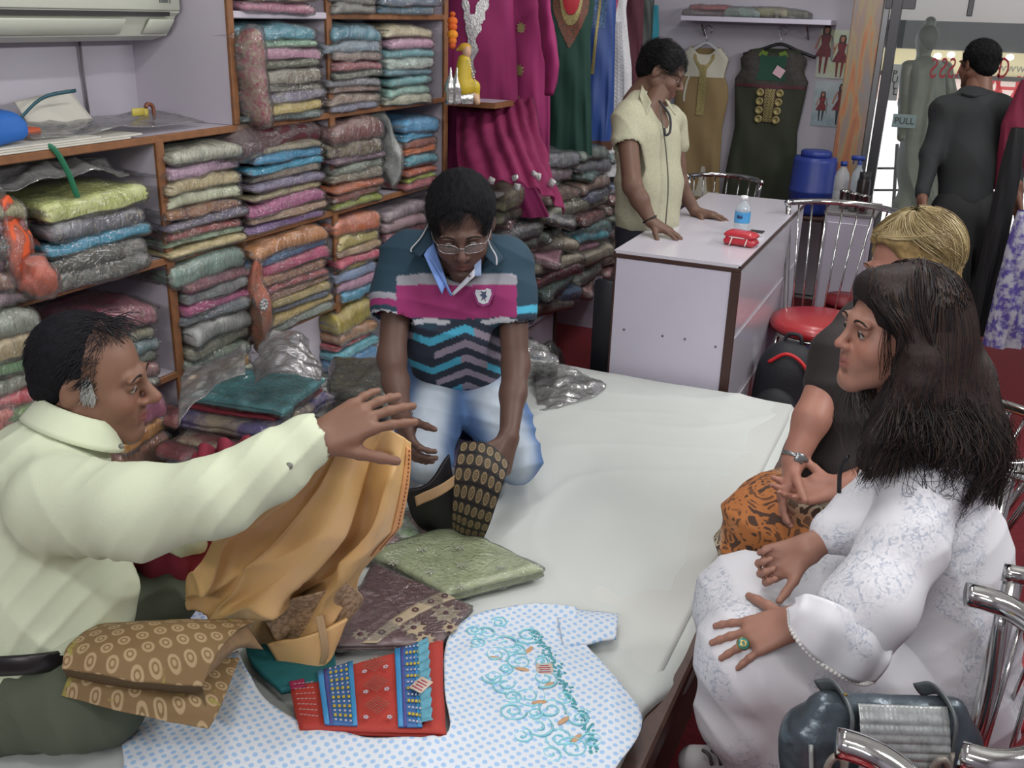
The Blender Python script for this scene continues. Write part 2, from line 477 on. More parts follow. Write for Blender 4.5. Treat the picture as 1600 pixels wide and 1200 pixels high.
# ------------------------------------------------------------------ shelving
PY = [1.29, 2.12, 2.95, 3.785]
BZ = [.67, 1.01, 1.345, 1.665]
XF = -2.0; XB = XL
def shelving():
    root = empty('shelving_unit', (XB / 2 + XF / 2, 2.4, 0), 'brown-edged white laminate shelving along the left wall, full of wrapped garments', 'shelving')
    th = .022
    for k, y in enumerate(PY):
        top = 1.345 if k < 2 else 2.3
        MB().box(((XF + XB) / 2, y, top / 2), (XF - XB, th, top)).build('divider_panel', wallm, root, smooth=False)
        MB().box((XF + .006, y, top / 2), (.014, .030, top), bev=.003).build('post', veneer, root, smooth=False)
    y = 2.45
    MB().box(((XF + XB) / 2, y, 1.83), (XF - XB, th, .95)).build('divider_panel', wallm, root, smooth=False)
    MB().box((XF + .006, y, 1.83), (.014, .026, .95), bev=.003).build('post', veneer, root, smooth=False)
    def board(y0, y1, z, white=False):
        b = MB().box(((XF + XB) / 2, (y0 + y1) / 2, z), (XF - XB - .004, y1 - y0, .018)).build('shelf', wallm, root, smooth=False)
        MB().box((XF + .004, (y0 + y1) / 2, z), (.012, y1 - y0, .021), bev=.003).build('edge_strip', wallm if white else veneer, b, smooth=False)
    for z in BZ[:2]:
        for a, b in ((.5, 1.29), (1.29, 2.12), (2.12, 2.95), (2.95, 3.785)): board(a + .011, b - .011, z)
    board(.5, 2.95, 1.345); board(2.96, 3.775, 1.345)
    board(2.461, 2.939, 1.665, True); board(2.961, 3.774, 1.665)
    board(2.461, 2.939, 2.0); board(2.961, 3.774, 2.0)
    MB().box((XF - .09, 1.7, .34), (.02, 2.46, .62)).build('base_panel', wallm, root, smooth=False)
    board(2.96, 3.775, .335)
    MB().box((XF - .05, 2.76, .47), (.018, .30, .36), bev=.003).build('cupboard_door', wallm, root, smooth=False)
    return root
shelving()

# ------------------------------------------------------------------ wrapped garments
def wrapped_material():
    m, nt, b = newmat('wrapped_fabric')
    oi = nd(nt, 'ShaderNodeObjectInfo'); tc = nd(nt, 'ShaderNodeTexCoord')
    mp = nd(nt, 'ShaderNodeMapping'); lk(nt, tc, 'Object', mp, 0)
    cr = nd(nt, 'ShaderNodeCombineXYZ'); mul = nd(nt, 'ShaderNodeMath', operation='MULTIPLY', i_1=37.0); lk(nt, oi, 'Random', mul, 0)
    [lk(nt, mul, 0, cr, k) for k in range(3)]; lk(nt, cr, 0, mp, 'Location')
    n1 = nd(nt, 'ShaderNodeTexVoronoi', i_Scale=26.0); lk(nt, mp, 0, n1, 'Vector')
    n2 = nd(nt, 'ShaderNodeTexNoise', i_Scale=11.0, i_Detail=5.0, i_Roughness=.7); lk(nt, mp, 0, n2, 'Vector')
    n3 = nd(nt, 'ShaderNodeTexNoise', i_Scale=70.0, i_Detail=3.0); lk(nt, mp, 0, n3, 'Vector')
    a = nd(nt, 'ShaderNodeMapRange'); a.inputs[1].default_value = .42; a.inputs[2].default_value = .6; lk(nt, n2, 0, a, 0)
    f = nd(nt, 'ShaderNodeMath', operation='MULTIPLY'); lk(nt, a, 0, f, 0); lk(nt, oi, 'Alpha', f, 1)
    hs = nd(nt, 'ShaderNodeHueSaturation', i_Saturation=.8, i_Value=.40); lk(nt, oi, 'Color', hs, 'Color')
    hr = nd(nt, 'ShaderNodeMapRange'); hr.inputs[3].default_value = .42; hr.inputs[4].default_value = .58; lk(nt, oi, 'Random', hr, 0); lk(nt, hr, 0, hs, 'Hue')
    mx = nd(nt, 'ShaderNodeMix', data_type='RGBA'); lk(nt, f, 0, mx, 0); lk(nt, oi, 'Color', mx, 6); lk(nt, hs, 0, mx, 7)
    # bright brocade specks
    g = nd(nt, 'ShaderNodeMath', operation='GREATER_THAN', i_1=.60); lk(nt, n3, 0, g, 0)
    g2 = nd(nt, 'ShaderNodeMath', operation='MULTIPLY'); lk(nt, g, 0, g2, 0); lk(nt, f, 0, g2, 1)
    mx2 = nd(nt, 'ShaderNodeMix', data_type='RGBA'); lk(nt, g2, 0, mx2, 0); lk(nt, mx, 2, mx2, 6); mx2.inputs[7].default_value = (*lin('#b9ad8c'), 1)
    lk(nt, mx2, 2, b, 'Base Color'); b.inputs['Roughness'].default_value = .6
    bp = nd(nt, 'ShaderNodeBump', i_Strength=.5, i_Distance=.004); lk(nt, n2, 0, bp, 'Height'); lk(nt, bp, 0, b, 'Normal')
    b.inputs['Coat Weight'].default_value = 1.0; b.inputs['Coat Roughness'].default_value = .10
    n4 = nd(nt, 'ShaderNodeTexNoise', i_Scale=60.0, i_Detail=2.0, i_Distortion=1.0); lk(nt, mp, 0, n4, 'Vector')
    b2 = nd(nt, 'ShaderNodeBump', i_Strength=1.0, i_Distance=.016); lk(nt, n4, 0, b2, 'Height'); lk(nt, b2, 0, b, 'Coat Normal')
    return m
def plastic_material(name='clear_plastic', haze=.05, gl=.2, sc=26., tint='#ffffff'):
    m = bpy.data.materials.new(name); m.use_nodes = True; nt = m.node_tree; nt.nodes.clear()
    out = nd(nt, 'ShaderNodeOutputMaterial'); tc = nd(nt, 'ShaderNodeTexCoord')
    n = nd(nt, 'ShaderNodeTexNoise', i_Scale=sc, i_Detail=4.0, i_Distortion=1.6); lk(nt, tc, 'Object', n, 'Vector')
    bp = nd(nt, 'ShaderNodeBump', i_Strength=1.0, i_Distance=.012); lk(nt, n, 0, bp, 'Height')
    t = nd(nt, 'ShaderNodeBsdfTransparent'); t.inputs[0].default_value = (*lin(tint), 1)
    g = nd(nt, 'ShaderNodeBsdfGlossy'); g.inputs['Roughness'].default_value = .09; lk(nt, bp, 0, g, 'Normal')
    d = nd(nt, 'ShaderNodeBsdfDiffuse'); d.inputs[0].default_value = (.75, .76, .76, 1)
    fr = nd(nt, 'ShaderNodeFresnel', i_IOR=1.45); lk(nt, bp, 0, fr, 'Normal')
    ad = nd(nt, 'ShaderNodeMath', operation='MULTIPLY_ADD', i_1=1.0, i_2=gl * .5); lk(nt, fr, 0, ad, 0)
    cl = nd(nt, 'ShaderNodeClamp', i_Max=.8); lk(nt, ad, 0, cl, 0)
    m1 = nd(nt, 'ShaderNodeMixShader', i_0=haze); lk(nt, t, 0, m1, 1); lk(nt, d, 0, m1, 2)
    m2 = nd(nt, 'ShaderNodeMixShader'); lk(nt, cl, 0, m2, 0); lk(nt, m1, 0, m2, 1); lk(nt, g, 0, m2, 2)
    lk(nt, m2, 0, out, 0); return m
WRAP = wrapped_material(); PLAS = plastic_material(haze=.05, gl=.26, sc=44.)
PLBAG = plastic_material('clear_plastic_bag', .16, .22, 14.)

def cube_grid(nx, ny, nz):
    V = []; F = []; off = 0
    for ax in range(3):
        u, v = (ax + 1) % 3, (ax + 2) % 3; N = (nx, ny, nz)
        for sg in (-1, 1):
            a = np.linspace(-1, 1, N[u] + 1); b = np.linspace(-1, 1, N[v] + 1)
            A, B = np.meshgrid(a, b, indexing='ij'); P = np.zeros(A.shape + (3,)); P[..., ax] = sg; P[..., u] = A; P[..., v] = B
            V.append(P.reshape(-1, 3)); m = N[v] + 1
            for i in range(N[u]):
                for j in range(N[v]):
                    q = [off + i * m + j, off + (i + 1) * m + j, off + (i + 1) * m + j + 1, off + i * m + j + 1]
                    F.append(q if sg > 0 else q[::-1])
            off += len(P.reshape(-1, 3))
    V = np.concatenate(V); F = np.array(F)
    key = np.round(V * 1e5).astype(np.int64); _, ix, inv = np.unique(key, axis=0, return_index=True, return_inverse=True)
    return V[ix], inv.ravel()[F]
def packet_shape(dx, dy, dz, seed, nx=16, ny=22, nz=6, amp=.004, layers=2, puff=0.0):
    P, F = cube_grid(nx, ny, nz)
    h = np.array([dx, dy, dz]) / 2; r = dz * .46
    q = P * h; inner = np.clip(q, -(h - r), h - r); d = q - inner
    ln = np.linalg.norm(d, axis=1)[:, None] + 1e-9
    mxn = np.abs(d).max(1)[:, None]
    V = inner + d / ln * np.minimum(mxn, r)
    x, y, z = V.T
    V = V.copy()
    for k in range(layers - 1):          # fold seams round the sides
        zc = (-.5 + (k + 1) / layers) * dz; g = np.exp(-((z - zc) / (dz * .07)) ** 2)
        V[:, 0] -= np.sign(x) * g * .007 * (np.abs(P[:, 0]) > .98); V[:, 1] -= np.sign(y) * g * .006 * (np.abs(P[:, 1]) > .98)
    n = fbm(V * np.array([9, 9, 20]) + seed * 3.7, seed, 3)
    V[:, 2] += n * amp * (1 + .8 * (P[:, 2] > 0)) + (1 - (P[:, 0] ** 2 + P[:, 1] ** 2) * .5) * dz * .10 * (P[:, 2] > 0)
    n2 = fbm(V * 7 + 11 + seed, seed + 3, 3); V[:, 0] += n2 * amp * 1.8; V[:, 1] += fbm(V * 7 + 31 + seed, seed + 5, 2) * amp * 1.8
    V[:, 2] -= (np.clip(P[:, 0], 0, 1) ** 3) * dz * .16 + (P[:, 1] ** 4) * dz * .14
    V[:, 2] *= 1 - .30 * np.abs(P[:, 1]) ** 6 * (1 if seed % 2 else .3)
    if puff:
        N = np.sign(P) * (np.abs(P) > .98)
        V += N * puff * (1.0 + .8 * fbm(V * 28 + seed, seed + 8, 2))[:, None]
    return V, F
BASE = (.29, .36, .042)
PK = []; SL = []
for k in range(9):
    V, F = packet_shape(*BASE, seed=k, layers=1 + (k % 3), amp=.0050)
    me = bpy.data.meshes.new('wrapped_packet'); fast_mesh(me, V, F); me.materials.append(WRAP); me.polygons.foreach_set('use_smooth', np.ones(len(F), bool)); PK.append(me)
    V, F = packet_shape(*BASE, seed=k, layers=1, amp=.005, puff=.0045, nx=20, ny=26, nz=6)
    # loose crinkled ends of the bag: tabs past the fold and along the front
    n0 = len(V); tb = []
    for sg, w0, w1 in ((1, -.12, .135), (-1, -.05, .14)):
        a_, b_ = np.meshgrid(np.linspace(0, 1, 5), np.linspace(0, 1, 12), indexing='ij'); Q = np.stack([w0 + (w1 - w0) * b_ + .02 * a_, sg * (.176 + (.006 + .007 * (k % 3)) * a_), .004 + .012 * fbm(np.stack([a_ * 2, b_ * 5, a_ * 0 + k], -1), k, 2) * a_ - .010 * a_], -1)
        off = n0 + sum(len(t) for t in tb); tb.append(Q.reshape(-1, 3)); F = np.concatenate([F, np.array([(off + i * 12 + j, off + (i + 1) * 12 + j, off + (i + 1) * 12 + j + 1, off + i * 12 + j + 1) for i in range(4) for j in range(11)])])
    V = np.concatenate([V] + tb)
    me = bpy.data.meshes.new('plastic_sleeve'); fast_mesh(me, V, F); me.materials.append(PLAS); me.polygons.foreach_set('use_smooth', np.ones(len(F), bool)); SL.append(me)
ORD = ['top', 'second', 'third', 'fourth', 'fifth', 'sixth', 'seventh', 'eighth', 'ninth', 'tenth', 'eleventh', 'twelfth', 'thirteenth']
def packet(loc, dims, col, pat, label, group, rot=(0, 0, 0), sleeve=True, name='wrapped_packet', var=None, bright=1.0):
    k = rnd.randrange(9) if var is None else var
    o = bpy.data.objects.new(name, PK[k]); COL.objects.link(o)
    o.location = tuple(loc); o.scale = tuple(d / b for d, b in zip(dims, BASE)); o.rotation_euler = rot
    c = lin(col); g_ = sum(c) / 3; o.color = (*[max(0, min(1, (g_ + (q - g_) * 1.25) * 1.25 * bright)) for q in c], pat)
    tag(o, label, 'packet', group)
    if sleeve:
        s = bpy.data.objects.new('plastic_sleeve', SL[k]); COL.objects.link(s); s.parent = o
    return o
def stack(where, group, px0, px1, z0, ytop, items, depth=.29, lean=0.0, xf=-1.965):
    """items listed from the top down: (colour name, hex, weight, pattern)"""
    ym = 0
    # pixel row at mid height of the stack
    y0 = atx(px0, ROWY(px0, z0, ytop), xf)[1]; y1 = atx(px1, ROWY(px1, z0, ytop), xf)[1]
    ztop = atx((px0 + px1) / 2, ytop, xf)[2]
    wsum = sum(i[2] for i in items); z = ztop; H_ = ztop - z0
    n = len(items)
    for k, it in enumerate(items):
        h = H_ * it[2] / wsum; zc = z - h / 2; z -= h
        dy = (y1 - y0) * rnd.uniform(.86, .98); yc = (y0 + y1) / 2 + rnd.uniform(-.014, .014)
        dx = depth * rnd.uniform(.9, 1.03)
        ordn = ORD[k] + ('' if k == 0 else ' from top') if k < n - 1 else 'bottom'
        if n == 1: ordn = 'only one'
        lab = f"{it[0]}{' wrapped' if len(it[0].split()) < 2 else ''} packet, {ordn} {'of' if k in (0, n - 1) else 'in'} {where}"
        packet((xf - dx / 2 + rnd.uniform(-.008, .006), yc, zc), (dx, dy, h * .99), it[1], it[3] if len(it) > 3 else .6, lab, group,
               (rnd.uniform(-.022, .022) + lean, rnd.uniform(-.01, .03), rnd.uniform(-.06, .06)))
def ROWY(px, z0, ytop):
    # row where this column of the stack front meets its mid height, solved by bisection
    lo, hi = ytop, ytop + 400
    p = None
    for _ in range(20):
        m = (lo + hi) / 2
        if atx(px, m, -1.965)[2] > z0: lo = m
        else: hi = m
    return (ytop + lo) / 2
S3, S2, S1, S4 = 1.356, 1.021, .681, 1.676
G = 'garment packets on the left wall shelves'
stack('the cubby beside the wall recess', G, 376, 510, S3, 38, [
    ('turquoise', '#5a9fae', 1.5, .1), ('sage green', '#8fb79a', .9, .1), ('dusty pink', '#c79bb0', 1.1, .1), ('dark olive', '#626d52', 1, .5), ('beige-olive', '#8d8a78', 1.5, .4),
    ('grey-beige', '#7f8070', 1, .5), ('lavender grey', '#8d8a9b', 1.1, .6), ('pale yellow', '#cdbb72', 1.1, .2), ('dark teal', '#4c6a66', .8, .4)])
stack('the top-edge cubby by the recess', G, 380, 500, S4, -20, [('gold', '#b6a173', 1, .7), ('pink', '#c98fa4', 1, .3)])
stack('the left pile of the upper middle cubby', G, 519, 601, S3, 38, [
    ('plain teal', '#4f8fa0', 1.6, .1), ('shiny grey-blue', '#8ea6b4', 1.2, .3), ('taupe', '#9c8f86', 1, .4), ('muted red', '#a8626a', 1, .3), ('green-grey', '#7d8a7a', .9, .6),
    ('steel grey', '#83888f', .9, .4), ('brown', '#8a6f60', .7, .5), ('mauve and olive', '#9b8a7a', 1.2, .8), ('lilac-blue', '#8d93a8', .8, .3)])
stack('the right pile of the upper middle cubby', G, 606, 680, S3, 40, [
    ('cream ruched', '#cfc8a8', 1.1, .2), ('pale lilac', '#d0aac0', 1.2, .05), ('turquoise', '#6fb3bb', .9, .2), ('pale mint', '#bccfc6', 1.1, .4), ('grey-turquoise', '#7fb0bd', .8, .1),
    ('aqua', '#79b9bd', 1, .3), ('seafoam', '#94c2b4', 1, .3), ('cream and mint', '#c9cfb8', 1, .4)])
stack('the topmost middle board, left side', G, 519, 588, S4, -14, [('olive-grey', '#7b8077', 1, .6), ('grey', '#8b8f87', 1, .6)])
stack('the topmost middle board, right side', G, 592, 690, S4, -22, [('dark slate', '#3f5260', 1, .6), ('blue-grey', '#5a7688', 1, .3), ('deep teal', '#2d6f86', .9, .5)])
stack('the pile left of the standing white packet', G, 521, 604, S2, 186, [
    ('rust-brown', '#7a4a45', 2.0, .3), ('olive and gold', '#6c6140', 1.3, .9), ('purple', '#6f4c66', .8, .4), ('mint-grey', '#9aa898', .9, .6), ('beige floral', '#8f8770', 1, .8),
    ('orange', '#c9713e', .9, .4), ('red-brown', '#99463c', .9, .7), ('lime green', '#98a840', .8, .2)])
stack('the pile right of the standing white packet', G, 634, 688, S2, 184, [
    ('bright blue', '#3f9cc9', 1.5, .05), ('sky blue', '#4aa7cf', 1.0, .05), ('brown', '#9a5738', .9, .4), ('orange', '#d97b3a', .9, .3), ('teal', '#5fa6b5', 1.1, .1),
    ('purple-pink', '#8d4a73', .5, .4), ('deep orange', '#d8733a', .8, .3), ('lime', '#a2b53c', .8, .2), ('dusty red', '#b0545a', 1, .3)])
stack('the pile left of the kneeling man\'s shoulder', G, 530, 598, S1, 338, [
    ('orange', '#cf7434', 1.7, .3), ('pale yellow', '#cfc277', 1.5, .2), ('beige', '#bda077', .8, .5), ('rose red', '#cf5570', 1, .2), ('olive', '#a89a2c', .5, .1), ('light blue', '#9db4d8', 1.1, .3),
    ('pink', '#cfa0bb', 1.1, .3), ('bright blue', '#4fa0c0', 1.2, .1)])
stack('the pile touching the kneeling man\'s head', G, 604, 672, S1, 318, [
    ('mauve-grey', '#a89aa2', 1.2, .4), ('grey-pink', '#b08f97', 1, .4), ('rose', '#b97683', 1, .3), ('purple-grey', '#85708a', 1, .4), ('brown-pink', '#a27d72', 1, .5), ('red', '#a54450', 1, .4), ('blue', '#5d86b0', 1, .2)])
stack('the lowest pile behind the kneeling man', G, 527, 592, .346, 474, [
    ('mustard', '#b8a83f', 1.9, .2), ('orange-brown', '#b07a4c', 1.1, .4), ('rose red', '#c4505c', .6, .2), ('aqua blue', '#6bbccc', 1, .1), ('bright blue', '#3f8fc5', 1.2, .1), ('green', '#7fa33c', .7, .2), ('orange', '#d9742f', .9, .2)], xf=-1.96)
stack('the left pile of the middle cubby', G, 260, 385, S2, 226, [
    ('translucent white and black', '#c4c8b4', 1.4, .7), ('pale lilac-pink', '#c9a9c0', 1.3, .3), ('beige and brown', '#c8b98f', 1.3, .4), ('cream-green', '#cdd3b4', 1.4, .02), ('brown and gold', '#9a6a3c', 1, .9),
    ('slate purple', '#6f6880', .9, .6), ('red-brown', '#a14f47', .9, .5), ('green', '#7f9a77', .7, .3), ('cream-yellow', '#d3c38f', .9, .1)])
stack('the right pile of the middle cubby', G, 388, 512, S2, 222, [
    ('sand brocade', '#a39c80', .9, .7), ('bright turquoise', '#3fa2cc', 1.1, .02), ('sky turquoise', '#52afd0', 1.1, .02), ('brown-beige', '#8f8470', .8, .5), ('lilac-grey', '#8a84a0', 1.1, .4), ('yellow-cream', '#bdb386', 1, .5),
    ('magenta-pink', '#b5608f', 1.6, .3), ('beige', '#b5977a', .9, .2), ('purple', '#82619a', 1.1, .3)])
stack('the long pile beside the brown post', G, 284, 396, .58, 392, [
    ('grey-teal', '#8aa89a', 2.0, .4), ('maroon', '#8a4352', .8, .6), ('silver grey', '#8f9496', 1.1, .3), ('magenta', '#b0407a', .9, .1), ('dark slate', '#5b6670', .9, .4), ('pale grey', '#b8bcb8', 1.7, .1),
    ('olive-grey', '#8b8d78', 1.3, .3), ('grey-green', '#7f917e', 1, .3), ('yellow-orange', '#e0a32c', 1.5, .1), ('pale cream-green', '#c6ccb4', 1.1, .1)])
stack('the pile over the white cupboard', G, 392, 524, S1, 363, [
    ('tan-orange', '#cf8f55', 1.5, .3), ('dark blue', '#2f6d9a', 1, .3), ('pink', '#c24f7a', 1.1, .3), ('peach and brown', '#a57a55', 1, .8), ('maroon and gold', '#a04a4a', .9, .8), ('brown', '#8d6a55', .8, .3),
    ('cream-yellow', '#b8a86a', .8, .3), ('slate', '#5f6a7f', .8, .3), ('yellow-gold', '#b8a25e', .8, .4), ('grey-teal', '#8f9c90', .9, .5)])
stack('the right pile under the long ledge', G, 74, 239, S2, 300, [
    ('lime-yellow', '#ccd58c', 1.3, .02), ('black and white floral', '#7d7f88', 1.5, 1.0), ('turquoise', '#3d9dba', 1.1, .1), ('dark olive', '#4c5044', 1.2, .5), ('black-green', '#44483d', 1.2, .5)])
stack('the left pile under the long ledge', G, -40, 62, S2, 312, [
    ('olive-lime', '#b9b98a', 1.1, .5), ('salmon pink', '#c9898f', .9, .2), ('charcoal', '#4a4a44', 1.2, .6), ('purple and white', '#8f6f86', 1.0, .8), ('orange lace', '#b08a70', 1.2, .9), ('grey-pink', '#98808a', 1, .6)])
stack('the pile left of the older man\'s head', G, -60, 82, S1, 486, [
    ('silver-green', '#9aa395', 1.3, .4), ('beige', '#b9a77f', 1, .3), ('light green', '#86b27f', 1, .2), ('mint-beige', '#a9b0a0', 1, .4), ('red', '#c43e4c', .9, .1), ('green', '#8cb36d', 1, .4), ('pale teal', '#9db9ae', .9, .2)])
stack('the low pile behind the older man\'s shoulder', G, -60, 80, .38, 640, [
    ('coral', '#cf7f74', 1.0, .1), ('dark olive', '#5f6650', 1, .5), ('grey-green', '#7d8b72', 1, .4), ('brown-beige', '#a39a76', 1, .4), ('olive', '#77704e', 1, .4)], xf=-1.955)
stack('the pile right of the older man\'s head', G, 150, 252, S1, 484, [
    ('pink patterned', '#a5516a', 1.6, .5), ('beige-green', '#9c9a80', 1, .6), ('teal-grey', '#6f8f93', 1, .5), ('dark green', '#4f6350', 1, .4), ('pink brocade', '#b07a78', 1.2, .9), ('grey', '#8c8a80', .8, .4)])
stack('the lowest pile beside the older man\'s chin', G, 180, 270, .45, 625, [('pink', '#cf7fa0', 1.4, .1), ('yellow', '#d99a2f', 1.0, .2), ('brown', '#8f5a3c', 1.6, .2)], xf=-1.955)
# ================================================================== furniture
chrome = mat('chrome', '#c4c6c4', .12, metal=1.0)
redseat = mat('red_vinyl', '#a3262c', .35, coat=.3, vary=.05, vscale=4)
white_lam = mat('white_laminate', '#c3bfce', .3, vary=.04, vscale=3, coat=.15)
blackpl = mat('black_plastic', '#1b1b1e', .45)
whitepl = mat('cream_plastic', '#c9cebf', .35)
darkin = mat('dark_gap', '#2b2a2c', .7)

def air_con():
    r = empty('air_conditioner', (XL, 1.95, 1.6), 'cream wall-mounted air conditioner above the long ledge', 'air conditioner')
    y0, y1 = 1.45, 2.425; L = y1 - y0; yc = (y0 + y1) / 2
    prof = [(XL, 1.93), (XL + .16, 1.93), (XL + .20, 1.88), (XL + .205, 1.665), (XL + .19, 1.655), (XL + .185, 1.648), (XL + .15, 1.60), (XL + .09, 1.585), (XL, 1.60)]
    V = []; n = len(prof)
    for y in (y0, y1): V += [(x, y, z) for x, z in prof]
    F = [(i, (i + 1) % n, n + (i + 1) % n, n + i) for i in range(n)] + [list(range(n))[::-1], list(range(n, 2 * n))]
    MB().add(V, F).build('body', whitepl, r, smooth=False)
    MB().box((XL + .209, yc, 1.775), (.01, L - .004, .21), bev=.004).build('front_panel', whitepl, r)
    MB().box((XL + .2, yc - .01, 1.661), (.012, L - .06, .012)).build('outlet_slot', darkin, r, smooth=False)
    rot = Matrix.Rotation(math.radians(38), 3, 'Y')
    MB().box((XL + .178, yc - .09, 1.627), (.008, L - .22, .052), rot=np.array(rot), bev=.003).build('louver', whitepl, r)
    MB().box((XL + .178, y1 - .06, 1.627), (.008, .10, .050), rot=np.array(rot), bev=.003).build('end_cap', whitepl, r)
    MB().lathe([(0, .006), (.016, .006), (.02, 0)], (XL + .212, 2.03, 1.715), rot=np.array(Matrix.Rotation(math.pi / 2, 3, 'Y'))).build('sensor', darkin, r)
    m = MB()
    for k, (a, wd) in enumerate(((0, .004), (.012, .012), (.026, .012), (.040, .004))): m.box((XL + .215, y1 - .085 + a, 1.695), (.001, wd, .010 if k % 3 == 0 else .008))
    m.build('small_print', mat('grey_print', '#5d6360', .6), r, smooth=False)
    MB().tube([(XL + .012, y1 - .2, 1.6), (XL + .010, y1 - .2, 1.5), (XL + .01, y1 - .195, 1.36)], .004, n=6).build('cable', mat('grey_cable', '#6d6a70', .6), r)
air_con()

# long ledge clutter
def sheet_thing(name, label, cat, pts, m, group=None, thick=.003, n=14, amp=.004, seed=1, parent=None):
    """thin curved sheet from 4 corners (a,b,c,d), given real thickness"""
    a, b, c, d = [np.array(p, float) for p in pts]
    u = np.linspace(0, 1, n)[:, None, None]; v = np.linspace(0, 1, n)[None, :, None]
    P = (a * (1 - u) + b * u) * (1 - v) + (d * (1 - u) + c * u) * v
    N = nrm(np.cross(b - a, d - a))
    P = P + N * (fbm(P * 9 + seed, seed, 3) * amp)[..., None]
    o = thick_sheet(name, P, m, thick, parent)
    return tag(o, label, cat, group)
def thick_sheet(name, P, m, thick, parent=None, cols=None, uvs=False):
    P = np.asarray(P, float); a, b = P.shape[:2]
    du = np.gradient(P, axis=0); dv = np.gradient(P, axis=1); N = np.cross(du, dv); N /= (np.linalg.norm(N, axis=2)[..., None] + 1e-12)
    Q = P - N * thick
    V = np.concatenate([P.reshape(-1, 3), Q.reshape(-1, 3)]); F = []; o = a * b
    for i in range(a - 1):
        for j in range(b - 1):
            q = (i * b + j, (i + 1) * b + j, (i + 1) * b + j + 1, i * b + j + 1); F.append(q); F.append(tuple(o + k for k in q[::-1]))
    rim = [i * b for i in range(a)] + [(a - 1) * b + j for j in range(1, b)] + [i * b + b - 1 for i in range(a - 2, -1, -1)] + [j for j in range(b - 2, 0, -1)]
    for k in range(len(rim)):
        p, q = rim[k], rim[(k + 1) % len(rim)]; F.append((q, p, o + p, o + q))
    U, W_ = np.meshgrid(np.linspace(0, 1, a), np.linspace(0, 1, b), indexing='ij'); uv = np.stack([U, W_], -1).reshape(-1, 2)
    return mesh_obj(name, V, np.array(F), m, parent, True, uv=np.concatenate([uv, uv]), cols=None if cols is None else np.concatenate([cols, cols]))
bluebag = mat('blue_nonwoven', '#1d5fae', .6, bump=.2, bscale=120)
rb = empty('blue_bag', (-2.13, 1.5, 1.36), 'royal blue fabric bag lying on the long ledge at the left edge', 'bag')
V, F = packet_shape(.26, .62, .075, 41, layers=1, amp=.008)
mesh_obj('body', V + np.array([-2.13, 1.42, 1.42]), F, bluebag, rb)
V, F = packet_shape(.22, .3, .03, 43, layers=1, amp=.01)
mesh_obj('flap', V + np.array([-2.16, 1.40, 1.462]), F, bluebag, rb)
MB().tube(catmull([(-2.02, 1.735, 1.365), (-1.985, 1.76, 1.36), (-1.978, 1.79, 1.30), (-1.98, 1.81, 1.24), (-1.985, 1.835, 1.20)], 20), .007, flat=.3, n=8).build('green_strap', mat('green_strap', '#1e6b4c', .6), rb)
paperw = mat('paper', '#c4c2b8', .6, vary=.08, vscale=12)
for k, (y0, y1, z, x0) in enumerate(((1.2, 2.02, 1.3565, -1.99), (1.2, 2.06, 1.362, -1.995), (1.2, 1.92, 1.3675, -1.99))):
    o = MB().box((-2.09, (y0 + y1) / 2, z + .0025), (.2, y1 - y0, .005), bev=.001).build('flat_board', paperw, smooth=False)
    tag(o, ['off-white flat board lowest on the long ledge edge', 'off-white flat board second up on the long ledge edge', 'off-white flat board topmost on the long ledge edge'][k], 'board', 'flat boards on the ledge')
o = sheet_thing('plastic_bag', 'flat empty clear plastic bag lying on the long ledge under the air conditioner', 'plastic bag', [(-2.03, 1.75, 1.38), (-2.03, 2.35, 1.375), (-2.26, 2.35, 1.385), (-2.26, 1.75, 1.40)], PLBAG, amp=.012)
o = sheet_thing('paper_sheet', 'white paper sheet propped against the recess wall on the ledge', 'paper', [(-2.20, 1.90, 1.365), (-2.20, 2.12, 1.365), (-2.30, 2.12, 1.46), (-2.28, 1.92, 1.44)], paperw, amp=.003)
o = MB().tube(catmull([(-2.2, 1.86, 1.405), (-2.22, 1.96, 1.45), (-2.22, 2.07, 1.462)], 10), .005, flat=.5, n=6).build('pen', mat('teal_dark', '#23505c', .4)); tag(o, 'dark teal pen lying over the propped paper on the ledge', 'pen')
o = MB().box((-2.14, 1.79, 1.383), (.08, .1, .02), bev=.006).build('eraser', mat('orange_rubber', '#b4512f', .6)); tag(o, 'small orange-red block beside the blue bag on the ledge', 'block')
for k, (y, lab, c) in enumerate(((2.25, 'tiny yellow tag standing on the ledge left of the cubbies', '#b8a94a'), (2.31, 'tiny brown wall hook beside the yellow tag on the ledge', '#7a4a35'))):
    m = MB()
    if k: m.tube(catmull([(-2.18, y, 1.37), (-2.18, y, 1.405), (-2.18, y - .02, 1.415), (-2.18, y - .03, 1.405)], 10), .006, n=6)
    else: m.box((-2.18, y, 1.395), (.006, .05, .022), bev=.002); m.box((-2.18, y + .03, 1.388), (.006, .018, .03), bev=.002)
    o = m.build('wall_hook' if k else 'price_tag', mat('hk' + str(k), c, .5)); tag(o, lab, 'hook' if k else 'tag')

